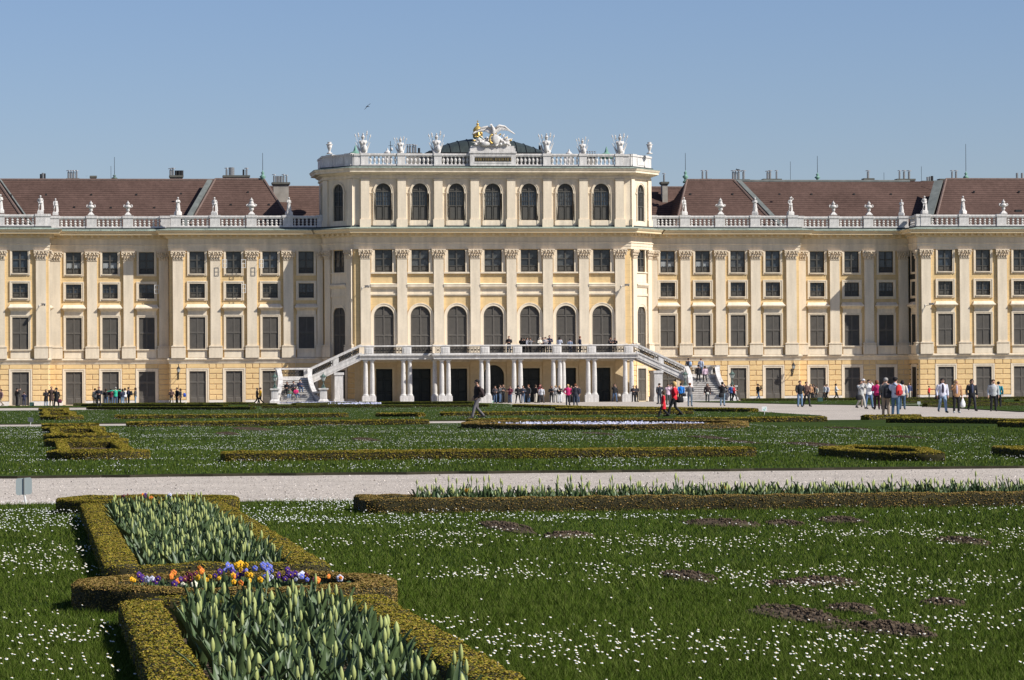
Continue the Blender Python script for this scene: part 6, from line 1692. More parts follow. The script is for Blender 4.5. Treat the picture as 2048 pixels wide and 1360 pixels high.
tag(ob('grass', np_mesh('grass', np.vstack(BL), 3, [GRS])), 'short green grass growing on the lawns', 'grass', kind='stuff')
def daisies(n, x0, x1, y0, y1, poly, r, sides, thr, gain):
    x = RNG.uniform(x0, x1, n); y = RNG.uniform(y0, y1, n); dd = .5 * N1(x, y, .55) + .3 * N2(x, y, 1.7) + .2 * N3(x, y, 5.0)
    k = RNG.random(n) < np.clip((dd - thr) * gain, .02, 1); k &= poly_mask(x, y, poly); x, y = x[k], y[k]
    k = keep_mask(x, y)
    for (cx, cy, rx, ry) in PATCH: k &= ((x - cx) / rx) ** 2 + ((y - cy) / ry) ** 2 > 1.05
    x, y = x[k], y[k]; n = len(x)
    d = np.hypot(x - CAM.x, y - CAM.y); R_ = r * RNG.uniform(.75, 1.2, n); z = LZ + RNG.uniform(.035, .065, n)
    az = RNG.uniform(0, 6.283, n); ti = RNG.uniform(0, .5, n); nx = np.sin(ti) * np.cos(az) + .25; ny = np.sin(ti) * np.sin(az) - .30; nz = np.cos(ti)
    N = np.stack([nx, ny, nz], 1); N /= np.linalg.norm(N, axis=1)[:, None]; T = np.cross(N, [0.0, 1.0, .1]); T /= np.linalg.norm(T, axis=1)[:, None]; B = np.cross(N, T); c = np.stack([x, y, z], 1)
    pet = []; 
    for i in range(sides):
        a0, a1 = 2 * pi * i / sides, 2 * pi * (i + 1) / sides
        pet.append(np.stack([c + (T * cos(a0) + B * sin(a0)) * R_[:, None], c + (T * cos(a1) + B * sin(a1)) * R_[:, None], c + N * (R_ * .45)[:, None]], 1))
    pet = np.stack(pet, 1).reshape(-1, 3); mi = np.zeros(len(pet) // 3)
    near = d < 34
    ce = []
    cc = c[near] + N[near] * (R_[near] * .40)[:, None]; rr_ = R_[near] * .36
    for i in range(5):
        a0, a1 = 2 * pi * i / 5, 2 * pi * (i + 1) / 5
        ce.append(np.stack([cc + (T[near] * cos(a0) + B[near] * sin(a0)) * rr_[:, None], cc + (T[near] * cos(a1) + B[near] * sin(a1)) * rr_[:, None], cc + N[near] * (rr_ * .8)[:, None]], 1))
    ce = np.stack(ce, 1).reshape(-1, 3); return np.vstack([pet, ce]), np.concatenate([mi, np.ones(len(ce) // 3)])
DS = [daisies(46000, -47.5, -31.5, -330.5, -301.9, L1, .0076, 7, .47, 3.4), daisies(60000, -50, -20, -286.5, -206, L2, .0090, 5, .48, 3.0), daisies(26000, -54, -6, -192, -60, L3, .013, 4, .46, 2.2), daisies(4000, 6, 60, -170, -10, L5, .016, 4, .5, 2.0)]
tag(ob('daisies', np_mesh('daisies', np.vstack([a for a, b in DS]), 3, [WHT, YCT], np.concatenate([b for a, b in DS]))), 'small white daisies scattered over the lawns', 'daisies', kind='stuff')
# pale blue flowers in the oval bed and in the two far beds
FL = []
def pale(n, test, s, z=.16):
    out = []
    while len(out) < n:
        q = test();
        if q is not None: out.append(q)
    P = np.array(out); n = len(P); a = RNG.uniform(0, 6.28, n); ss = s * RNG.uniform(.7, 1.3, n); zz = LZ + RNG.uniform(z * .6, z * 1.2, n); c = np.stack([P[:, 0], P[:, 1], zz], 1)
    nn = RNG.normal(0, .5, (n, 3)) + [.2, -.5, .8]; nn /= np.linalg.norm(nn, axis=1)[:, None]; t = np.cross(nn, RNG.normal(0, 1, (n, 3))); t /= np.linalg.norm(t, axis=1)[:, None]; b = np.cross(nn, t)
    FL.append(np.stack([c - t * ss[:, None], c + b * ss[:, None], c + t * ss[:, None], c - b * ss[:, None]], 1).reshape(-1, 3))
def oval():
    a, b = RNG.uniform(-1, 1, 2)
    if a * a + b * b > .8: return None
    return (-25.7 + 4.2 * a - .2, -224 + 8.2 * b)
pale(2000, oval, .036, .12)
def strip(px0, px1, py0, py1):
    def f():
        g = G(RNG.uniform(px0, px1), RNG.uniform(py0, py1), .2); return (g.x, min(g.y, -13))
    return f
pale(1300, strip(604, 762, 804.6, 806.6), .06, .15); pale(900, strip(424, 548, 797.4, 799.0), .06, .16)
tag(ob('pale_flowers', np_mesh('pale_flowers', np.vstack(FL), 4, [PLF])), 'pale blue flowers filling the oval bed and the far beds', 'flowers', kind='stuff')

# ---- small signs on stakes
def sign(px0, px1, py0, py1, pxb, pyb, label, mt, pict=False, groove=False, tilt=0.0):
    b = G(pxb, pyb, LZ); y = b.y; a = W(px0, py0, y); c = W(px1, py1, y); w = c.x - a.x; h = a.z - c.z; cx = (a.x + c.x) / 2
    r = empty('lawn_sign', (b.x, y, LZ), 0, label, 'sign', 'small signs staked in the lawn')
    mb = MB(); mb.prismy([(cx - b.x - w / 2 + .02, c.z - LZ), (cx - b.x + w / 2 - .02, c.z - LZ + tilt), (cx - b.x + w / 2, c.z - LZ + .02 + tilt), (cx - b.x + w / 2, a.z - LZ - .02 + tilt), (cx - b.x + w / 2 - .02, a.z - LZ + tilt), (cx - b.x - w / 2 + .02, a.z - LZ), (cx - b.x - w / 2, a.z - LZ - .02), (cx - b.x - w / 2, c.z - LZ + .02)], -.012, .012)
    pn = ob('sign_panel', mb.mesh('sign_panel', mt), r)
    mb = MB(); mb.tube([(0, 0, -.05), (cx - b.x + .005, .0, c.z - LZ + .01)], .013, 6); ob('stake', mb.mesh('stake', mat('white_paint', (.72, .70, .66), .5)), r)
    if groove: mb = MB(); mb.box(cx - b.x - .006, cx - b.x + .006, -.022, -.012, c.z - LZ, a.z - LZ + tilt * .5); ob('mounting_rail', mb.mesh('mounting_rail', mat('rail_grey', (.14, .14, .135), .5)), r)
    if pict:
        mb = MB(); x0 = cx - b.x; z0 = c.z - LZ; mb.prismy([(x0 - w * .3, z0 + h * .55), (x0 - w * .1, z0 + h * .12), (x0 + w * .15, z0 + h * .12), (x0 + w * .05, z0 + h * .5), (x0 - w * .05, z0 + h * .3)], -.016, -.0125)
        mb.box(x0 + w * .12, x0 + w * .22, -.016, -.0125, z0 + h * .45, z0 + h * .8); ob('pictogram', mb.mesh('pictogram', mat('sign_green', (.25, .62, .48), .6)), r)
sign(31.5, 64, 957, 990, 53, 1008, 'grey back of a two-leaf sign on a white stake by the gravel path', mat('sign_back', (.36, .40, .385), .5), groove=True, tilt=.01)
sign(56, 67, 834.5, 843.5, 60, 853, 'small dark sign on a stake beside the second path on the left', mat('sign_dark', (.10, .11, .105), .5), tilt=-.02)
sign(1523.5, 1534, 813, 822, 1529, 829, 'small white and green sign at the tip of the far lawn', mat('sign_white', (.80, .80, .78), .5), pict=True)
sign(1834.5, 1841, 803, 809, 1838, 813, 'small grey sign on the far right lawn behind the group', mat('sign_back', (.36, .40, .385), .5))
# little dark green boxes by the lawns and a paper bag at the porch
for px, py, lb in ((63.5, 812, 'small dark green box on the grass in front of the far left door'), (1640, 803, 'small dark green box on the lawn in front of the right wing')):
    g = G(px, py, LZ); mb = MB(); mb.box(-.22, .22, -.2, .2, 0, .30); mb.taper(0, 0, .30, .36, .24, .22, .16, .14); o = ob('utility_box', mb.mesh('utility_box', mat('box_green', (.05, .10, .08), .5)), None, g); tag(o, lb, 'box')
g = G(985.5, 806, 0); mb = MB(); mb.taper(0, 0, 0, .24, .10, .06, .11, .05); mb.tube([(-.05, 0, .23), (0, 0, .33), (.05, 0, .23)], .008, 5); mb.box(-.04, .05, -.075, -.06, .05, .15, 1)
tag(ob('paper_bag', mb.mesh('paper_bag', [mat('sign_white', (.80, .80, .78), .5), mat('bag_green', (.1, .45, .12), .6)]), None, (g.x, g.y, 0)), 'small white carrier bag with a green mark standing on the gravel', 'bag')
# ================================================================== people
BK, NV, JN, LJ, BR, WH, GY = (.018, .018, .02), (.025, .03, .06), (.075, .12, .20), (.24, .33, .44), (.085, .05, .04), (.68, .68, .68), (.17, .17, .175)
RD, MG, TN, KH, BU, GN, YW_ = (.60, .018, .03), (.50, .02, .13), (.40, .22, .11), (.27, .21, .15), (.02, .20, .60), (.04, .45, .27), (.75, .42, .02)
MR, PK, CR, DB, DG = (.13, .025, .045), (.62, .45, .52), (.66, .60, .48), (.045, .028, .026), (.07, .07, .07)
HB, HK, HY, HG, HR = (.06, .035, .02), (.012, .010, .010), (.55, .36, .14), (.30, .28, .26), (.18, .07, .03)
def on_ground(px, py=None, y=None):
    if y is not None:
        p = W(px, 780, y); return (p.x, y, 0.0)
    g = G(px, py, 0.0); return (g.x, g.y, 0.0)
def on_lower(px, py):
    r = ray(px, py); y = -8.0
    for _ in range(30):
        t = (y - CAM.y) / r.y; z = CAM.z + r.z * t; z = min(max(z, 0), ZL); y = YB1 + (YB0 - YB1) * z / ZL
    x = CAM.x + r.x * (y - CAM.y) / r.y; k = 14; i = int((YB0 - y) / (YB0 - YB1) * k); i = min(k - 1, max(0, i))
    return (x, y, ZL - ZL * (i + 1) / k)
def on_deck(px, y): p = W(px, 700, y); return (p.x, y, ZT)
def on_landing(px, y): p = W(px, 740, y); return (p.x, y, ZL)
def PP(pos, h, face, arm, leg, top, bot, hair, hk, label, **k): return person(*pos, h, face, arm, leg, top, bot, hair, hk, label, **k)
def on_lawn(px, py): g = G(px, py, LZ); return (g.x, g.y, LZ)
# far left
PP(on_ground(2, y=-5), 1.68, -60, 'down', 'walk', (.30, .18, .17), KH, HB, 'bob', 'person in a dusty pink jacket walking out at the left picture edge')
PP(on_ground(34, y=-2.5), 1.78, 120, 'one', 'stand', BK, BK, HK, 'short', 'person in black with one arm raised in front of the far left door')
PP(on_ground(48, y=-2.0), 1.40, 180, 'hold', 'stand', NV, NV, HB, 'short', 'short person in navy seen from behind at the far left door')
PP(on_ground(92, y=-14), 1.62, 20, 'hold', 'stand', BK, LJ, HB, 'long', 'woman in a black jacket and pale jeans, left of the man in dark brown', coat=True)
PP(on_ground(103, y=-15), 1.88, 0, 'down', 'stand', BR, KH, HR, 'short', 'tall man in a dark brown jacket and khaki trousers on the left', coat=True)
PP(on_ground(113, 815), 1.70, -20, 'one', 'wide', BK, BK, HK, 'hat', 'woman in a black hat and black coat holding a maroon bag', coat=True)
PP(on_ground(190, y=-20), 1.68, -150, 'down', 'stand', DG, BK, HK, 'short', 'person in dark grey seen from behind at the left end of the left crowd')
PP(on_ground(198, 815), 1.80, -10, 'hold', 'stand', (.022, .022, .028), (.03, .03, .03), HR, 'short', 'man in black standing apart in front of the left crowd')
PP(on_ground(212, y=-9), 1.66, 170, 'hold', 'stand', BK, JN, HB, 'bob', 'person in a black top beside the man in black, in the left crowd')
PP(on_ground(222, y=-10), 1.60, 160, 'fold', 'stand', MR, JN, HK, 'long', 'person in a dark maroon top left of the green sweater')
PP(on_ground(231, y=-11), 1.80, 180, 'spread', 'stand', GN, JN, HG, 'short', 'person in a bright green sweater with arms spread, seen from behind')
PP(on_ground(240, y=-9), 1.66, 170, 'down', 'stand', BK, BK, HB, 'long', 'person in black directly right of the green sweater')
PP(on_ground(245, y=-11), 1.62, -140, 'hold', 'stand', NV, LJ, HK, 'long', 'person in a navy top and pale jeans in the left crowd')
PP(on_ground(250, y=-8), 1.70, -160, 'fold', 'stand', WH, NV, HB, 'tail', 'person in a white top among the dark clothes of the left crowd')
PP(on_ground(257, y=-10), 1.78, 100, 'pocket', 'stand', NV, BK, HK, 'short', 'person in dark navy with a black backpack in the left crowd')
PP(on_ground(271, y=-10), 1.74, -90, 'hold', 'stand', (.11, .10, .095), LJ, HB, 'long', 'person in a grey brown jacket and pale jeans ending the left crowd')
PP(on_ground(343, y=-9), 1.60, 10, 'hold', 'walk', BR, KH, HB, 'long', 'woman in a brown jacket below the left bracket lantern')
PP(on_ground(354, y=-8), 1.72, -60, 'down', 'stand', BK, BK, HK, 'short', 'man in black below the left bracket lantern')
PP(on_ground(361, y=-9), 1.62, -90, 'down', 'stand', DG, BK, HB, 'long', 'woman in charcoal beside a bright blue bag')
PP(on_ground(514, y=-4.5), 1.62, 90, 'hold', 'walk', DG, BK, HG, 'short', 'person in a charcoal jacket left of the yellow jacket by the stairs')
PP(on_ground(521, y=-5.5), 1.66, -90, 'down', 'walk', YW_, BK, HB, 'short', 'person in a yellow jacket by the left stairs')
# left stairs
PP(on_lower(574, 786), 1.70, -20, 'hold', 'sit', BK, BK, HK, 'long', 'person in black sitting on the left stairs, leftmost of the group')
PP(on_lower(587, 787), 1.75, 0, 'hold', 'sit', (.05, .05, .06), BK, HB, 'short', 'person in dark grey sitting in the middle of the left stairs')
PP(on_lower(592, 796), 1.45, 20, 'hold', 'sit', MG, JN, HK, 'long', 'child in a magenta jacket sitting on the left stairs')
PP(on_lower(600, 785), 1.72, 10, 'hold', 'sit', NV, JN, HK, 'short', 'person in navy sitting on the left stairs, rightmost of the group')
PP(on_lower(580, 797), 1.30, -20, 'hold', 'sit', (.16, .22, .15), LJ, HB, 'bob', 'small child in grey green sitting on the left stairs')
# balcony
PP(on_deck(1018, -6.2), 1.76, -20, 'hold', 'stand', BK, JN, HR, 'short', 'man in a black jacket and jeans on the balcony, leftmost up there')
PP(on_deck(1043, -6.1), 1.62, 140, 'fold', 'stand', BK, BK, HK, 'long', 'woman in black at the balcony rail, left of the pale grey top')
PP(on_deck(1048, -5.9), 1.58, -60, 'fold', 'stand', (.03, .028, .03), DG, HK, 'short', 'person in dark clothes leaning on the balcony rail')
PP(on_deck(1054, -6.2), 1.60, 80, 'reach', 'stand', (.42, .42, .46), BK, HB, 'short', 'person in a pale grey top pointing on the balcony')
PP(on_deck(1061, -6.2), 1.60, -80, 'photo', 'stand', GY, BK, HB, 'short', 'person in mid grey taking a picture on the balcony')
PP(on_deck(1080, -6.2), 1.62, 20, 'hold', 'stand', CR, BK, CR, 'hood', 'person in a cream hooded top on the balcony')
PP(on_deck(1086, -5.9), 1.62, 30, 'fold', 'stand', DG, BK, HK, 'short', 'person in dark grey just right of the cream hood on the balcony')
PP(on_deck(1091, -6.2), 1.66, -30, 'fold', 'stand', (.52, .50, .50), BK, HK, 'short', 'person in an off-white top and black trousers on the balcony')
PP(on_deck(1099, -6.2), 1.82, -10, 'fold', 'stand', NV, (.2, .2, .22), HB, 'short', 'tall person in a navy vest and grey trousers on the balcony')
PP(on_deck(1119, -4.9), 1.68, 150, 'hold', 'stand', (.60, .62, .68), BK, HK, 'long', 'woman in a pale blue white wrap on the balcony', coat=True)
PP(on_deck(1140, -4.8), 1.48, 170, 'down', 'stand', (.20, .24, .32), NV, HK, 'short', 'short person in slate blue on the balcony')
PP(on_deck(1160, -4.9), 1.74, 100, 'down', 'stand', NV, BK, HR, 'short', 'person in a navy top standing sideways on the balcony')
PP(on_deck(1221, -4.8), 1.62, 20, 'fold', 'stand', BK, BK, HB, 'short', 'left one of the two people in black at the right end of the balcony')
PP(on_deck(1230, -4.8), 1.56, -30, 'fold', 'stand', BK, BK, HK, 'long', 'right one of the two people in black at the right end of the balcony')
# in front of the porch
PP(on_ground(990, y=-16), 1.66, 0, 'hold', 'stand', (.05, .045, .05), JN, HB, 'long', 'woman in black with a pale collar and jeans, left under the middle of the balcony')
PP(on_ground(1000, y=-14), 1.76, 60, 'fold', 'stand', DG, JN, HB, 'short', 'man in a charcoal jacket and jeans in front of the arched doorway')
PP(on_ground(1006, y=-9), 1.80, 30, 'hold', 'stand', BK, BK, HB, 'short', 'man in black standing in the arched doorway')
PP(on_ground(1020, y=-18), 1.66, -30, 'fold', 'stand', MR, JN, HB, 'short', 'woman in a maroon top and jeans right of the arched doorway')
PP(on_ground(1036, y=-20), 1.70, 170, 'down', 'wide', BK, BK, HK, 'tail', 'woman in black with a ponytail in front of the middle columns')
PP(on_ground(1046, y=-16), 1.68, -20, 'hold', 'stand', (.05, .055, .075), JN, HB, 'short', 'person in a slate jacket and jeans in front of the middle columns')
PP(on_ground(1057, y=-14), 1.76, -60, 'down', 'stand', (.06, .06, .06), JN, HR, 'short', 'man in a long dark grey coat right of the middle columns', coat=True)
PP(on_ground(1071, y=-16), 1.76, 120, 'hold', 'stand', BK, CR, HB, 'bob', 'person in black with beige trousers in front of the dark porch door')
PP(on_ground(1080, y=-12), 1.78, -20, 'fold', 'stand', (.22, .04, .05), BK, (.2, .04, .05), 'hood', 'person in a dark red hooded top in front of the dark porch door')
PP(on_ground(1083, y=-18), 1.58, 160, 'down', 'wide', WH, DG, HB, 'short', 'person in a short white jacket in front of the dark porch door')
PP(on_ground(1103, y=-14), 1.64, 0, 'hold', 'stand', BK, BK, HB, 'bob', 'woman in black, left of three women in front of the columns')
PP(on_ground(1111, y=-14), 1.66, 0, 'photo', 'stand', (.42, .41, .39), (.36, .34, .30), HY, 'short', 'woman in pale grey, middle of three women in front of the columns')
PP(on_ground(1119, y=-14), 1.66, 10, 'fold', 'stand', BK, WH, HY, 'long', 'woman in a black top and white trousers in front of the columns')
PP(on_ground(1136, 811), 1.72, 0, 'pocket', 'stand', MG, (.03, .03, .04), HY, 'long', 'blonde woman in a magenta jacket walking in front of the porch')
PP(on_ground(1142, y=-15), 1.66, 30, 'down', 'stand', BR, BK, HB, 'short', 'person in brown half hidden behind the magenta jacket')
PP(on_ground(1151, 811), 1.76, 170, 'down', 'stand', (.03, .033, .04), (.04, .05, .07), HR, 'short', 'man in a dark jacket right of the magenta jacket')
PP(on_ground(1155, y=-16), 1.70, -30, 'down', 'stand', NV, JN, HB, 'short', 'person in navy and jeans behind the man in the dark jacket')
PP(on_ground(1229, y=-17), 1.78, 10, 'one', 'walk', BK, JN, HB, 'long', 'woman in a black top, jeans and boots by the right porch door')
PP(on_ground(1267, y=-11), 1.60, -20, 'hold', 'stand', (.05, .045, .05), BK, HB, 'short', 'left person of the dark pair at the rightmost porch columns')
PP(on_ground(1273, y=-10.5), 1.62, 20, 'hold', 'stand', BK, BK, HK, 'long', 'right person of the dark pair at the rightmost porch columns')
# walking man and the couple in red
man = PP(on_lawn(955, 838), 1.80, -75, 'pocket', 'walk', DB, (.14, .125, .13), HK, 'short', 'man in a dark brown jacket, grey trousers and sunglasses walking left across the lawn', glasses=True)
PP(on_lawn(1327, 834), 1.22, -100, 'down', 'walk', RD, BK, HB, 'long', 'child with long brown hair in a red coat and dark trousers', coat=True)
PP(on_lawn(1349, 833), 1.66, -110, 'pocket', 'walk', RD, BK, HY, 'bob', 'blonde woman in a red jacket and black trousers beside the child in red')
# right of the stairs
PP(on_ground(1319, 808), 1.78, -160, 'pocket', 'stand', (.025, .03, .04), (.03, .035, .05), HB, 'short', 'man in dark slate behind the child in red')
PP(on_ground(1336, y=-70), 1.68, 20, 'photo', 'stand', PK, DG, HB, 'short', 'woman in a pale pink jacket behind the child in red')
PP(on_ground(1343, 806), 1.76, 20, 'down', 'stand', MR, BK, HK, 'short', 'person in maroon half hidden behind the blonde woman in red')
PP(on_ground(1362, 806), 1.78, 175, 'down', 'walk', BU, BK, HK, 'short', 'person in a bright blue jacket walking towards the right stairs')
PP(on_ground(1380, 813), 1.74, 160, 'hold', 'stand', GY, (.13, .17, .21), HR, 'short', 'person in a grey hooded top and washed jeans at the foot of the right stairs')
PP(on_ground(1397, 802.5), 1.74, -100, 'down', 'walk', (.04, .045, .06), NV, HR, 'short', 'person in a dark jacket striding past the foot of the right stairs')
PP(on_ground(1415, 805), 1.76, -10, 'down', 'walk', DB, DG, HB, 'long', 'woman in dark brown with a white bag at the foot of the right stairs')
PP(on_ground(1445, 812), 1.80, 160, 'photo', 'stand', BK, (.17, .24, .30), HK, 'cap', 'man in a black jacket and jeans photographing in front of the right stairs')
PP(on_ground(1463, y=-14), 1.66, 150, 'down', 'stand', (.10, .20, .50), BK, HB, 'short', 'person in mid blue beside the outer pedestal of the right stairs')
PP(on_ground(1468, y=-15), 1.62, 60, 'hold', 'walk', (.42, .03, .04), BK, HR, 'short', 'person in dark red beside the outer pedestal of the right stairs')
PP(on_landing(1377, -5.2), 1.70, 180, 'down', 'stand', (.05, .055, .06), BK, HK, 'short', 'person with a pale blue backpack at the top of the right stairs')
PP(on_landing(1402, -5.0), 1.66, 150, 'down', 'walk', (.48, .54, .66), JN, HR, 'short', 'person in a pale blue shirt at the top of the right stairs')
PP(on_lower(1397, 763), 1.76, 175, 'down', 'walk', BK, BK, HK, 'short', 'man in black climbing the right stairs')
PP(on_lower(1410, 763), 1.66, -175, 'down', 'walk', PK, BK, HB, 'long', 'woman in a pale pink top and black trousers climbing the right stairs')
# in front of the right wing
PP(on_ground(1516, y=-8.5), 1.70, 110, 'hold', 'walk', BK, JN, HB, 'short', 'person in black and jeans alone in front of the right wing')
PP(on_ground(1600, 814), 1.82, 0, 'swing', 'stand', BK, (.14, .22, .33), HB, 'short', 'man in a black sweater and jeans strolling on the gravel court')
PP(on_ground(1613, 813.5), 1.76, 10, 'hold', 'walk', (.085, .045, .035), BK, HB, 'short', 'woman in a dark brown jacket and black trousers strolling beside the man in black')
PP(on_ground(1621, y=-14), 1.64, 0, 'down', 'stand', (.45, .24, .12), BK, HY, 'bob', 'fair-haired person in orange brown behind the strolling couple')
PP(on_ground(1627, y=-9), 1.64, -60, 'down', 'walk', (.13, .09, .07), BK, HB, 'long', 'person in brown by the right wing door behind the strolling couple')
PP(on_ground(1633, y=-8), 1.48, -70, 'down', 'walk', CR, DG, HB, 'short', 'short person in cream by the right wing door')
PP(on_ground(1649, y=-8), 1.64, -80, 'down', 'walk', WH, BK, HK, 'short', 'left one of two people in white by the right wing door')
PP(on_ground(1654, y=-7), 1.62, -60, 'down', 'walk', (.62, .60, .66), BK, HB, 'short', 'right one of two people in white by the right wing door, with a lilac tinge')
PP(on_ground(1672, y=-8), 1.66, 90, 'hold', 'walk', WH, BK, HK, 'tail', 'person in a white shirt with a dark ponytail in front of the right wing')
# group on the gravel court
PP(on_ground(1722, 818), 1.78, 20, 'photo', 'walk', (.40, .40, .39), (.42, .40, .36), HB, 'bob', 'woman in pale grey with a black shoulder bag taking a photograph')
PP(on_ground(1727, y=-118), 1.90, 0, 'down', 'stand', (.62, .58, .52), KH, WH, 'cap', 'man in a white cap behind the woman in pale grey')
PP(on_ground(1738, 817.5), 1.82, 0, 'photo', 'wide', WH, (.08, .14, .24), HK, 'short', 'man in a white sweatshirt and blue jeans holding a camera to his face')
PP(on_ground(1746, y=-60), 1.66, 0, 'down', 'stand', (.5, .5, .58), DG, HB, 'short', 'person in pale lilac half hidden behind the magenta top')
PP(on_ground(1754, 819), 1.78, 170, 'hold', 'stand', MG, (.06, .02, .03), HR, 'bob', 'woman in a magenta top and dark trousers seen from behind')
PP(on_ground(1772, 832), 1.82, 160, 'hold', 'stand', (.12, .12, .115), KH, HG, 'short', 'grey-haired man in a dark grey jacket and khaki trousers with a black backpack')
PP(on_ground(1768, 819), 1.70, 10, 'down', 'stand', BK, BK, HB, 'short', 'person in black hidden behind the man with the black backpack')
PP(on_ground(1791, 832), 1.84, 150, 'hold', 'stand', (.50, .54, .64), (.07, .13, .20), HK, 'short', 'man in a pale blue shirt and jeans with a red and black backpack')
PP(on_ground(1805, 819), 1.74, 165, 'down', 'stand', (.60, .55, .48), (.06, .10, .15), HK, 'bob', 'woman in a cream top and dark jeans right of the red backpack')
PP(on_ground(1812, y=-10), 1.40, 0, 'down', 'stand', (.12, .22, .55), NV, HB, 'short', 'short person in blue far behind the cream top')
PP(on_ground(1818, y=-6), 1.72, -10, 'down', 'stand', (.06, .07, .14), CR, HR, 'short', 'person in a navy blazer and pale trousers by the far right corner')
PP(on_ground(1858, y=-5), 1.38, 70, 'reach', 'stand', RD, BK, HK, 'short', 'child in red stretching out an arm in front of the far right wing')
PP(on_ground(1885, 826), 1.80, 0, 'down', 'walk', (.58, .58, .66), LJ, HK, 'long', 'woman in a white jacket, dark top and pale flared jeans walking towards the camera', glasses=True, inner=(.04, .03, .05))
PP(on_ground(1913, 826), 1.74, 0, 'one', 'stand', TN, BK, HY, 'bob', 'blonde woman in a tan jacket holding a white plastic bag', inner=(.45, .38, .42), shoes=(.5, .5, .48))
PP(on_ground(1944, 822.5), 1.76, 0, 'down', 'walk', BK, (.02, .02, .028), HK, 'bob', 'woman dressed all in black with sunglasses walking on the gravel court', glasses=True, inner=(.06, .07, .12))
PP(on_ground(1987, 822.5), 1.74, -10, 'down', 'stand', (.46, .46, .45), BK, HB, 'short', 'person in a pale grey jacket and black trousers near the right picture edge', coat=False)
PP(on_ground(1997, y=-130), 1.66, 160, 'down', 'stand', (.04, .25, .30), BK, HK, 'short', 'person in teal behind the pale grey jacket near the right picture edge')
# bags
def bag(name, pos, label, kind, c, s=1.0, rz=0.0):
    r = empty(name, pos, rz, label, 'backpack' if kind == 'back' else 'bag'); r.scale = (s,) * 3
    mb = MB()
    if kind == 'back':
        mb.lathe([(.10, 0), (.15, .04), (.16, .22), (.13, .38), (.05, .43)], 12, sy=.55); ob('pack', remesh(mb, .03, 'pack', colour(c)), r)
        mb = MB(); mb.box(-.10, .10, -.12, -.08, .06, .2); ob('pocket', mb.mesh('pocket', colour(tuple(x * .6 + .01 for x in c))), r)
        mb = MB()
        for sx in (-.08, .08): mb.tube([(sx, .06, .38), (sx * 1.2, .20, .46), (sx * 1.3, .30, .36), (sx * 1.2, .28, .12), (sx, .08, .05)], .016, 5)
        ob('strap', mb.mesh('strap', colour(BK)), r)
    elif kind == 'plastic':
        mb = MB(); mb.lathe([(.07, 0), (.13, .05), (.13, .2), (.07, .34), (.02, .48), (.015, .6)], 10, sy=.6); ob('sack', mb.mesh('sack', colour(c), True), r)
    else:
        mb.lathe([(.13, 0), (.17, .06), (.15, .2), (.11, .26)], 12, sy=.5); ob('pouch', mb.mesh('pouch', colour(c), True), r)
        mb = MB(); mb.tube([(-.12, 0, .22), (-.08, 0, .48), (0, 0, .60), (.08, 0, .48), (.12, 0, .22)], .012, 5); ob('strap', mb.mesh('strap', colour(BK)), r)
    return r
def bag_at(px, py, y, *a, **k): p = W(px, py, y); return bag(a[0], (p.x, y, max(0, p.z)), *a[1:], **k)
g = G(113, 815, 0); bag_at(119, 806, g.y - .1, 'handbag', 'large maroon handbag hanging beside the woman in a black hat', 'hand', MR, s=1.3)
bag_at(369, 794, -9.2, 'backpack', 'bright blue bag on the ground beside the woman in charcoal', 'back', (.03, .10, .50), s=.9)
bag_at(262, 791, -10.3, 'backpack', 'black backpack of the person in dark navy in the left crowd', 'back', BK)
g = G(1349, 833, LZ); bag_at(1360, 805, g.y + .05, 'handbag', 'black shoulder bag of the blonde woman in red', 'hand', BK, s=1.1)
g = G(1362, 806, 0); bag_at(1368.5, 793, g.y, 'handbag', 'black bag of the person in bright blue', 'hand', BK, s=1.1)
g = G(1415, 805, 0); bag_at(1415, 789, g.y - .3, 'handbag', 'small white handbag of the woman in dark brown', 'hand', (.62, .60, .52), s=.8)
g = G(1445, 812, 0); bag_at(1443, 795, g.y - .22, 'handbag', 'black shoulder bag of the photographing man by the stairs', 'hand', BK, s=1.3)
bag_at(1381, 731, -5.6, 'backpack', 'pale blue backpack at the top of the right stairs', 'back', (.32, .46, .66), s=.9, rz=0)
bag_at(1522, 779, -8.6, 'backpack', 'black backpack of the lone person in front of the right wing', 'back', BK, s=.9, rz=pi / 2)
g = G(1772, 832, 0); bag_at(1775, 797, g.y - .24, 'backpack', 'black backpack of the grey-haired man', 'back', BK, s=1.25)
g = G(1791, 832, 0); bag_at(1798, 791, g.y - .22, 'backpack', 'red and black backpack of the man in pale blue', 'back', (.55, .03, .03), s=1.2, rz=.5)
g = G(1722, 818, 0); bag_at(1718, 800, g.y - .2, 'handbag', 'black shoulder bag of the woman in pale grey', 'hand', BK, s=1.25)
g = G(1913, 826, 0); bag_at(1925.5, 815, g.y, 'carrier_bag', 'white plastic carrier bag held by the blonde woman in tan', 'plastic', (.75, .75, .73), s=1.1)
g = G(1885, 826, 0); bag_at(1876, 799, g.y, 'handbag', 'black bag at the hip of the woman in white jacket', 'hand', BK, s=1.0)
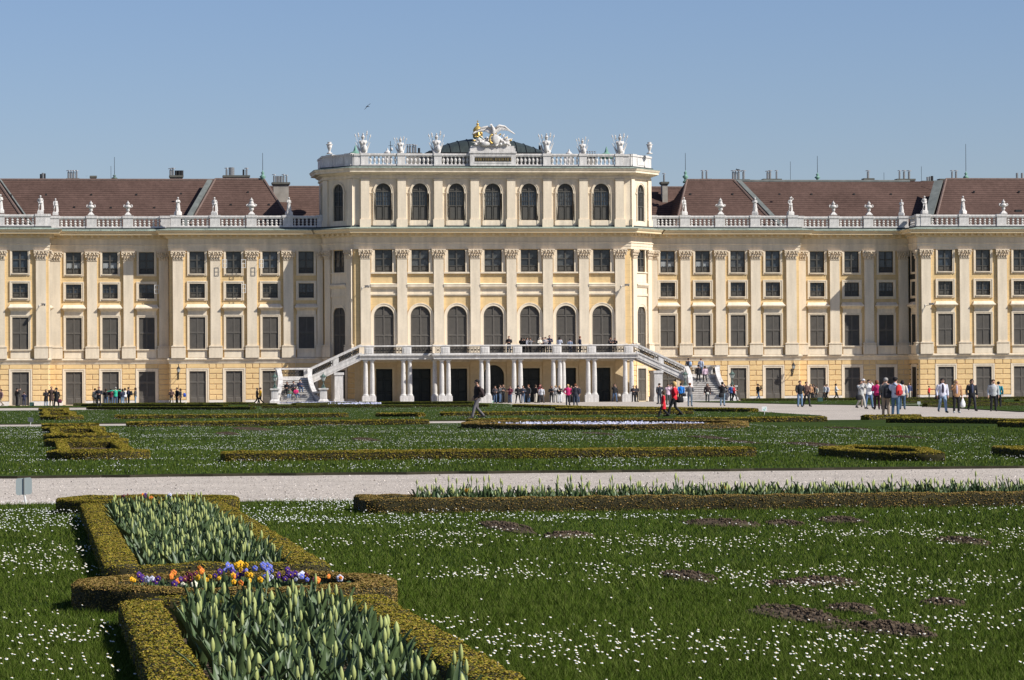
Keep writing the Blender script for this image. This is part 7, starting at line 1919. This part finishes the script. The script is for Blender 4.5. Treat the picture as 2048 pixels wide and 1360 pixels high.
bag_at(1238, 793, -17.1, 'handbag', 'off-white bag of the woman in black and jeans by the right porch door', 'hand', (.55, .50, .42), s=1.0)
g = G(955, 838, LZ); bag_at(964, 795, g.y + .0, 'backpack', 'dark backpack of the man walking across the lawn', 'back', (.05, .035, .035), s=1.0, rz=pi * .6)
# birds
def bird(px, py, y, fly, label):
    p = W(px, py, y); r = empty('bird', p, 0, label, 'bird'); r.scale = (.62 if fly else 1.0,) * 3; mb = MB()
    if fly:
        mb.tube([(-.24, 0, .04), (-.16, 0, .03), (0, 0, 0), (.14, 0, -.02), (.34, 0, -.06)], [.015, .05, .075, .05, .012], 8); r.rotation_euler = (0, radians(-8), 0)
        ob('body', mb.mesh('body', mat('dark_plumage', (.03, .035, .045), .7), True), r)
        for s in (-1, 1):
            mb = MB(); e = [(0, 0, .02), (-.05 + s * .16, s * .10, .15 * s + .03), (-.02 + s * .34, s * .12, .26 * s), (s * .56, s * .12, .42 * s)]
            ch = [.13, .14, .10, .02]; vs = []
            for (x, yy, z), c in zip(e, ch): vs += [(x - c * .5, yy - .05, z + .01), (x + c * .5, yy + .05, z), (x, yy, z - .02)]
            mb.add(vs, [(i * 3 + a, i * 3 + b, i * 3 + 3 + b, i * 3 + 3 + a) for i in range(3) for a, b in ((0, 1), (1, 2), (2, 0))] + [(2, 1, 0), (9, 10, 11)])
            ob('wing', mb.mesh('wing', mat('dark_plumage', (.03, .035, .045), .7)), r)
    else:
        mb.tube([(-.20, 0, .22), (-.1, 0, .20), (.05, 0, .18), (.2, 0, .1), (.34, 0, .04)], [.05, .08, .10, .06, .02], 8); mb.ball((-.2, 0, .27), .07, .06, .065); mb.tube([(-.25, 0, .27), (-.35, 0, .25)], [.025, .006], 5)
        for s in (-1, 1): mb.tube([(0, s * .03, .12), (0, s * .03, 0)], .012, 5)
        ob('body', mb.mesh('body', mat('dark_plumage', (.03, .035, .045), .7), True), r)
bird(735, 213, -20.0, True, 'dark bird flying in the blue sky left of centre')
bird(1477, 343.5, 13.5, False, 'black crow perched on a chimney of the right roof')
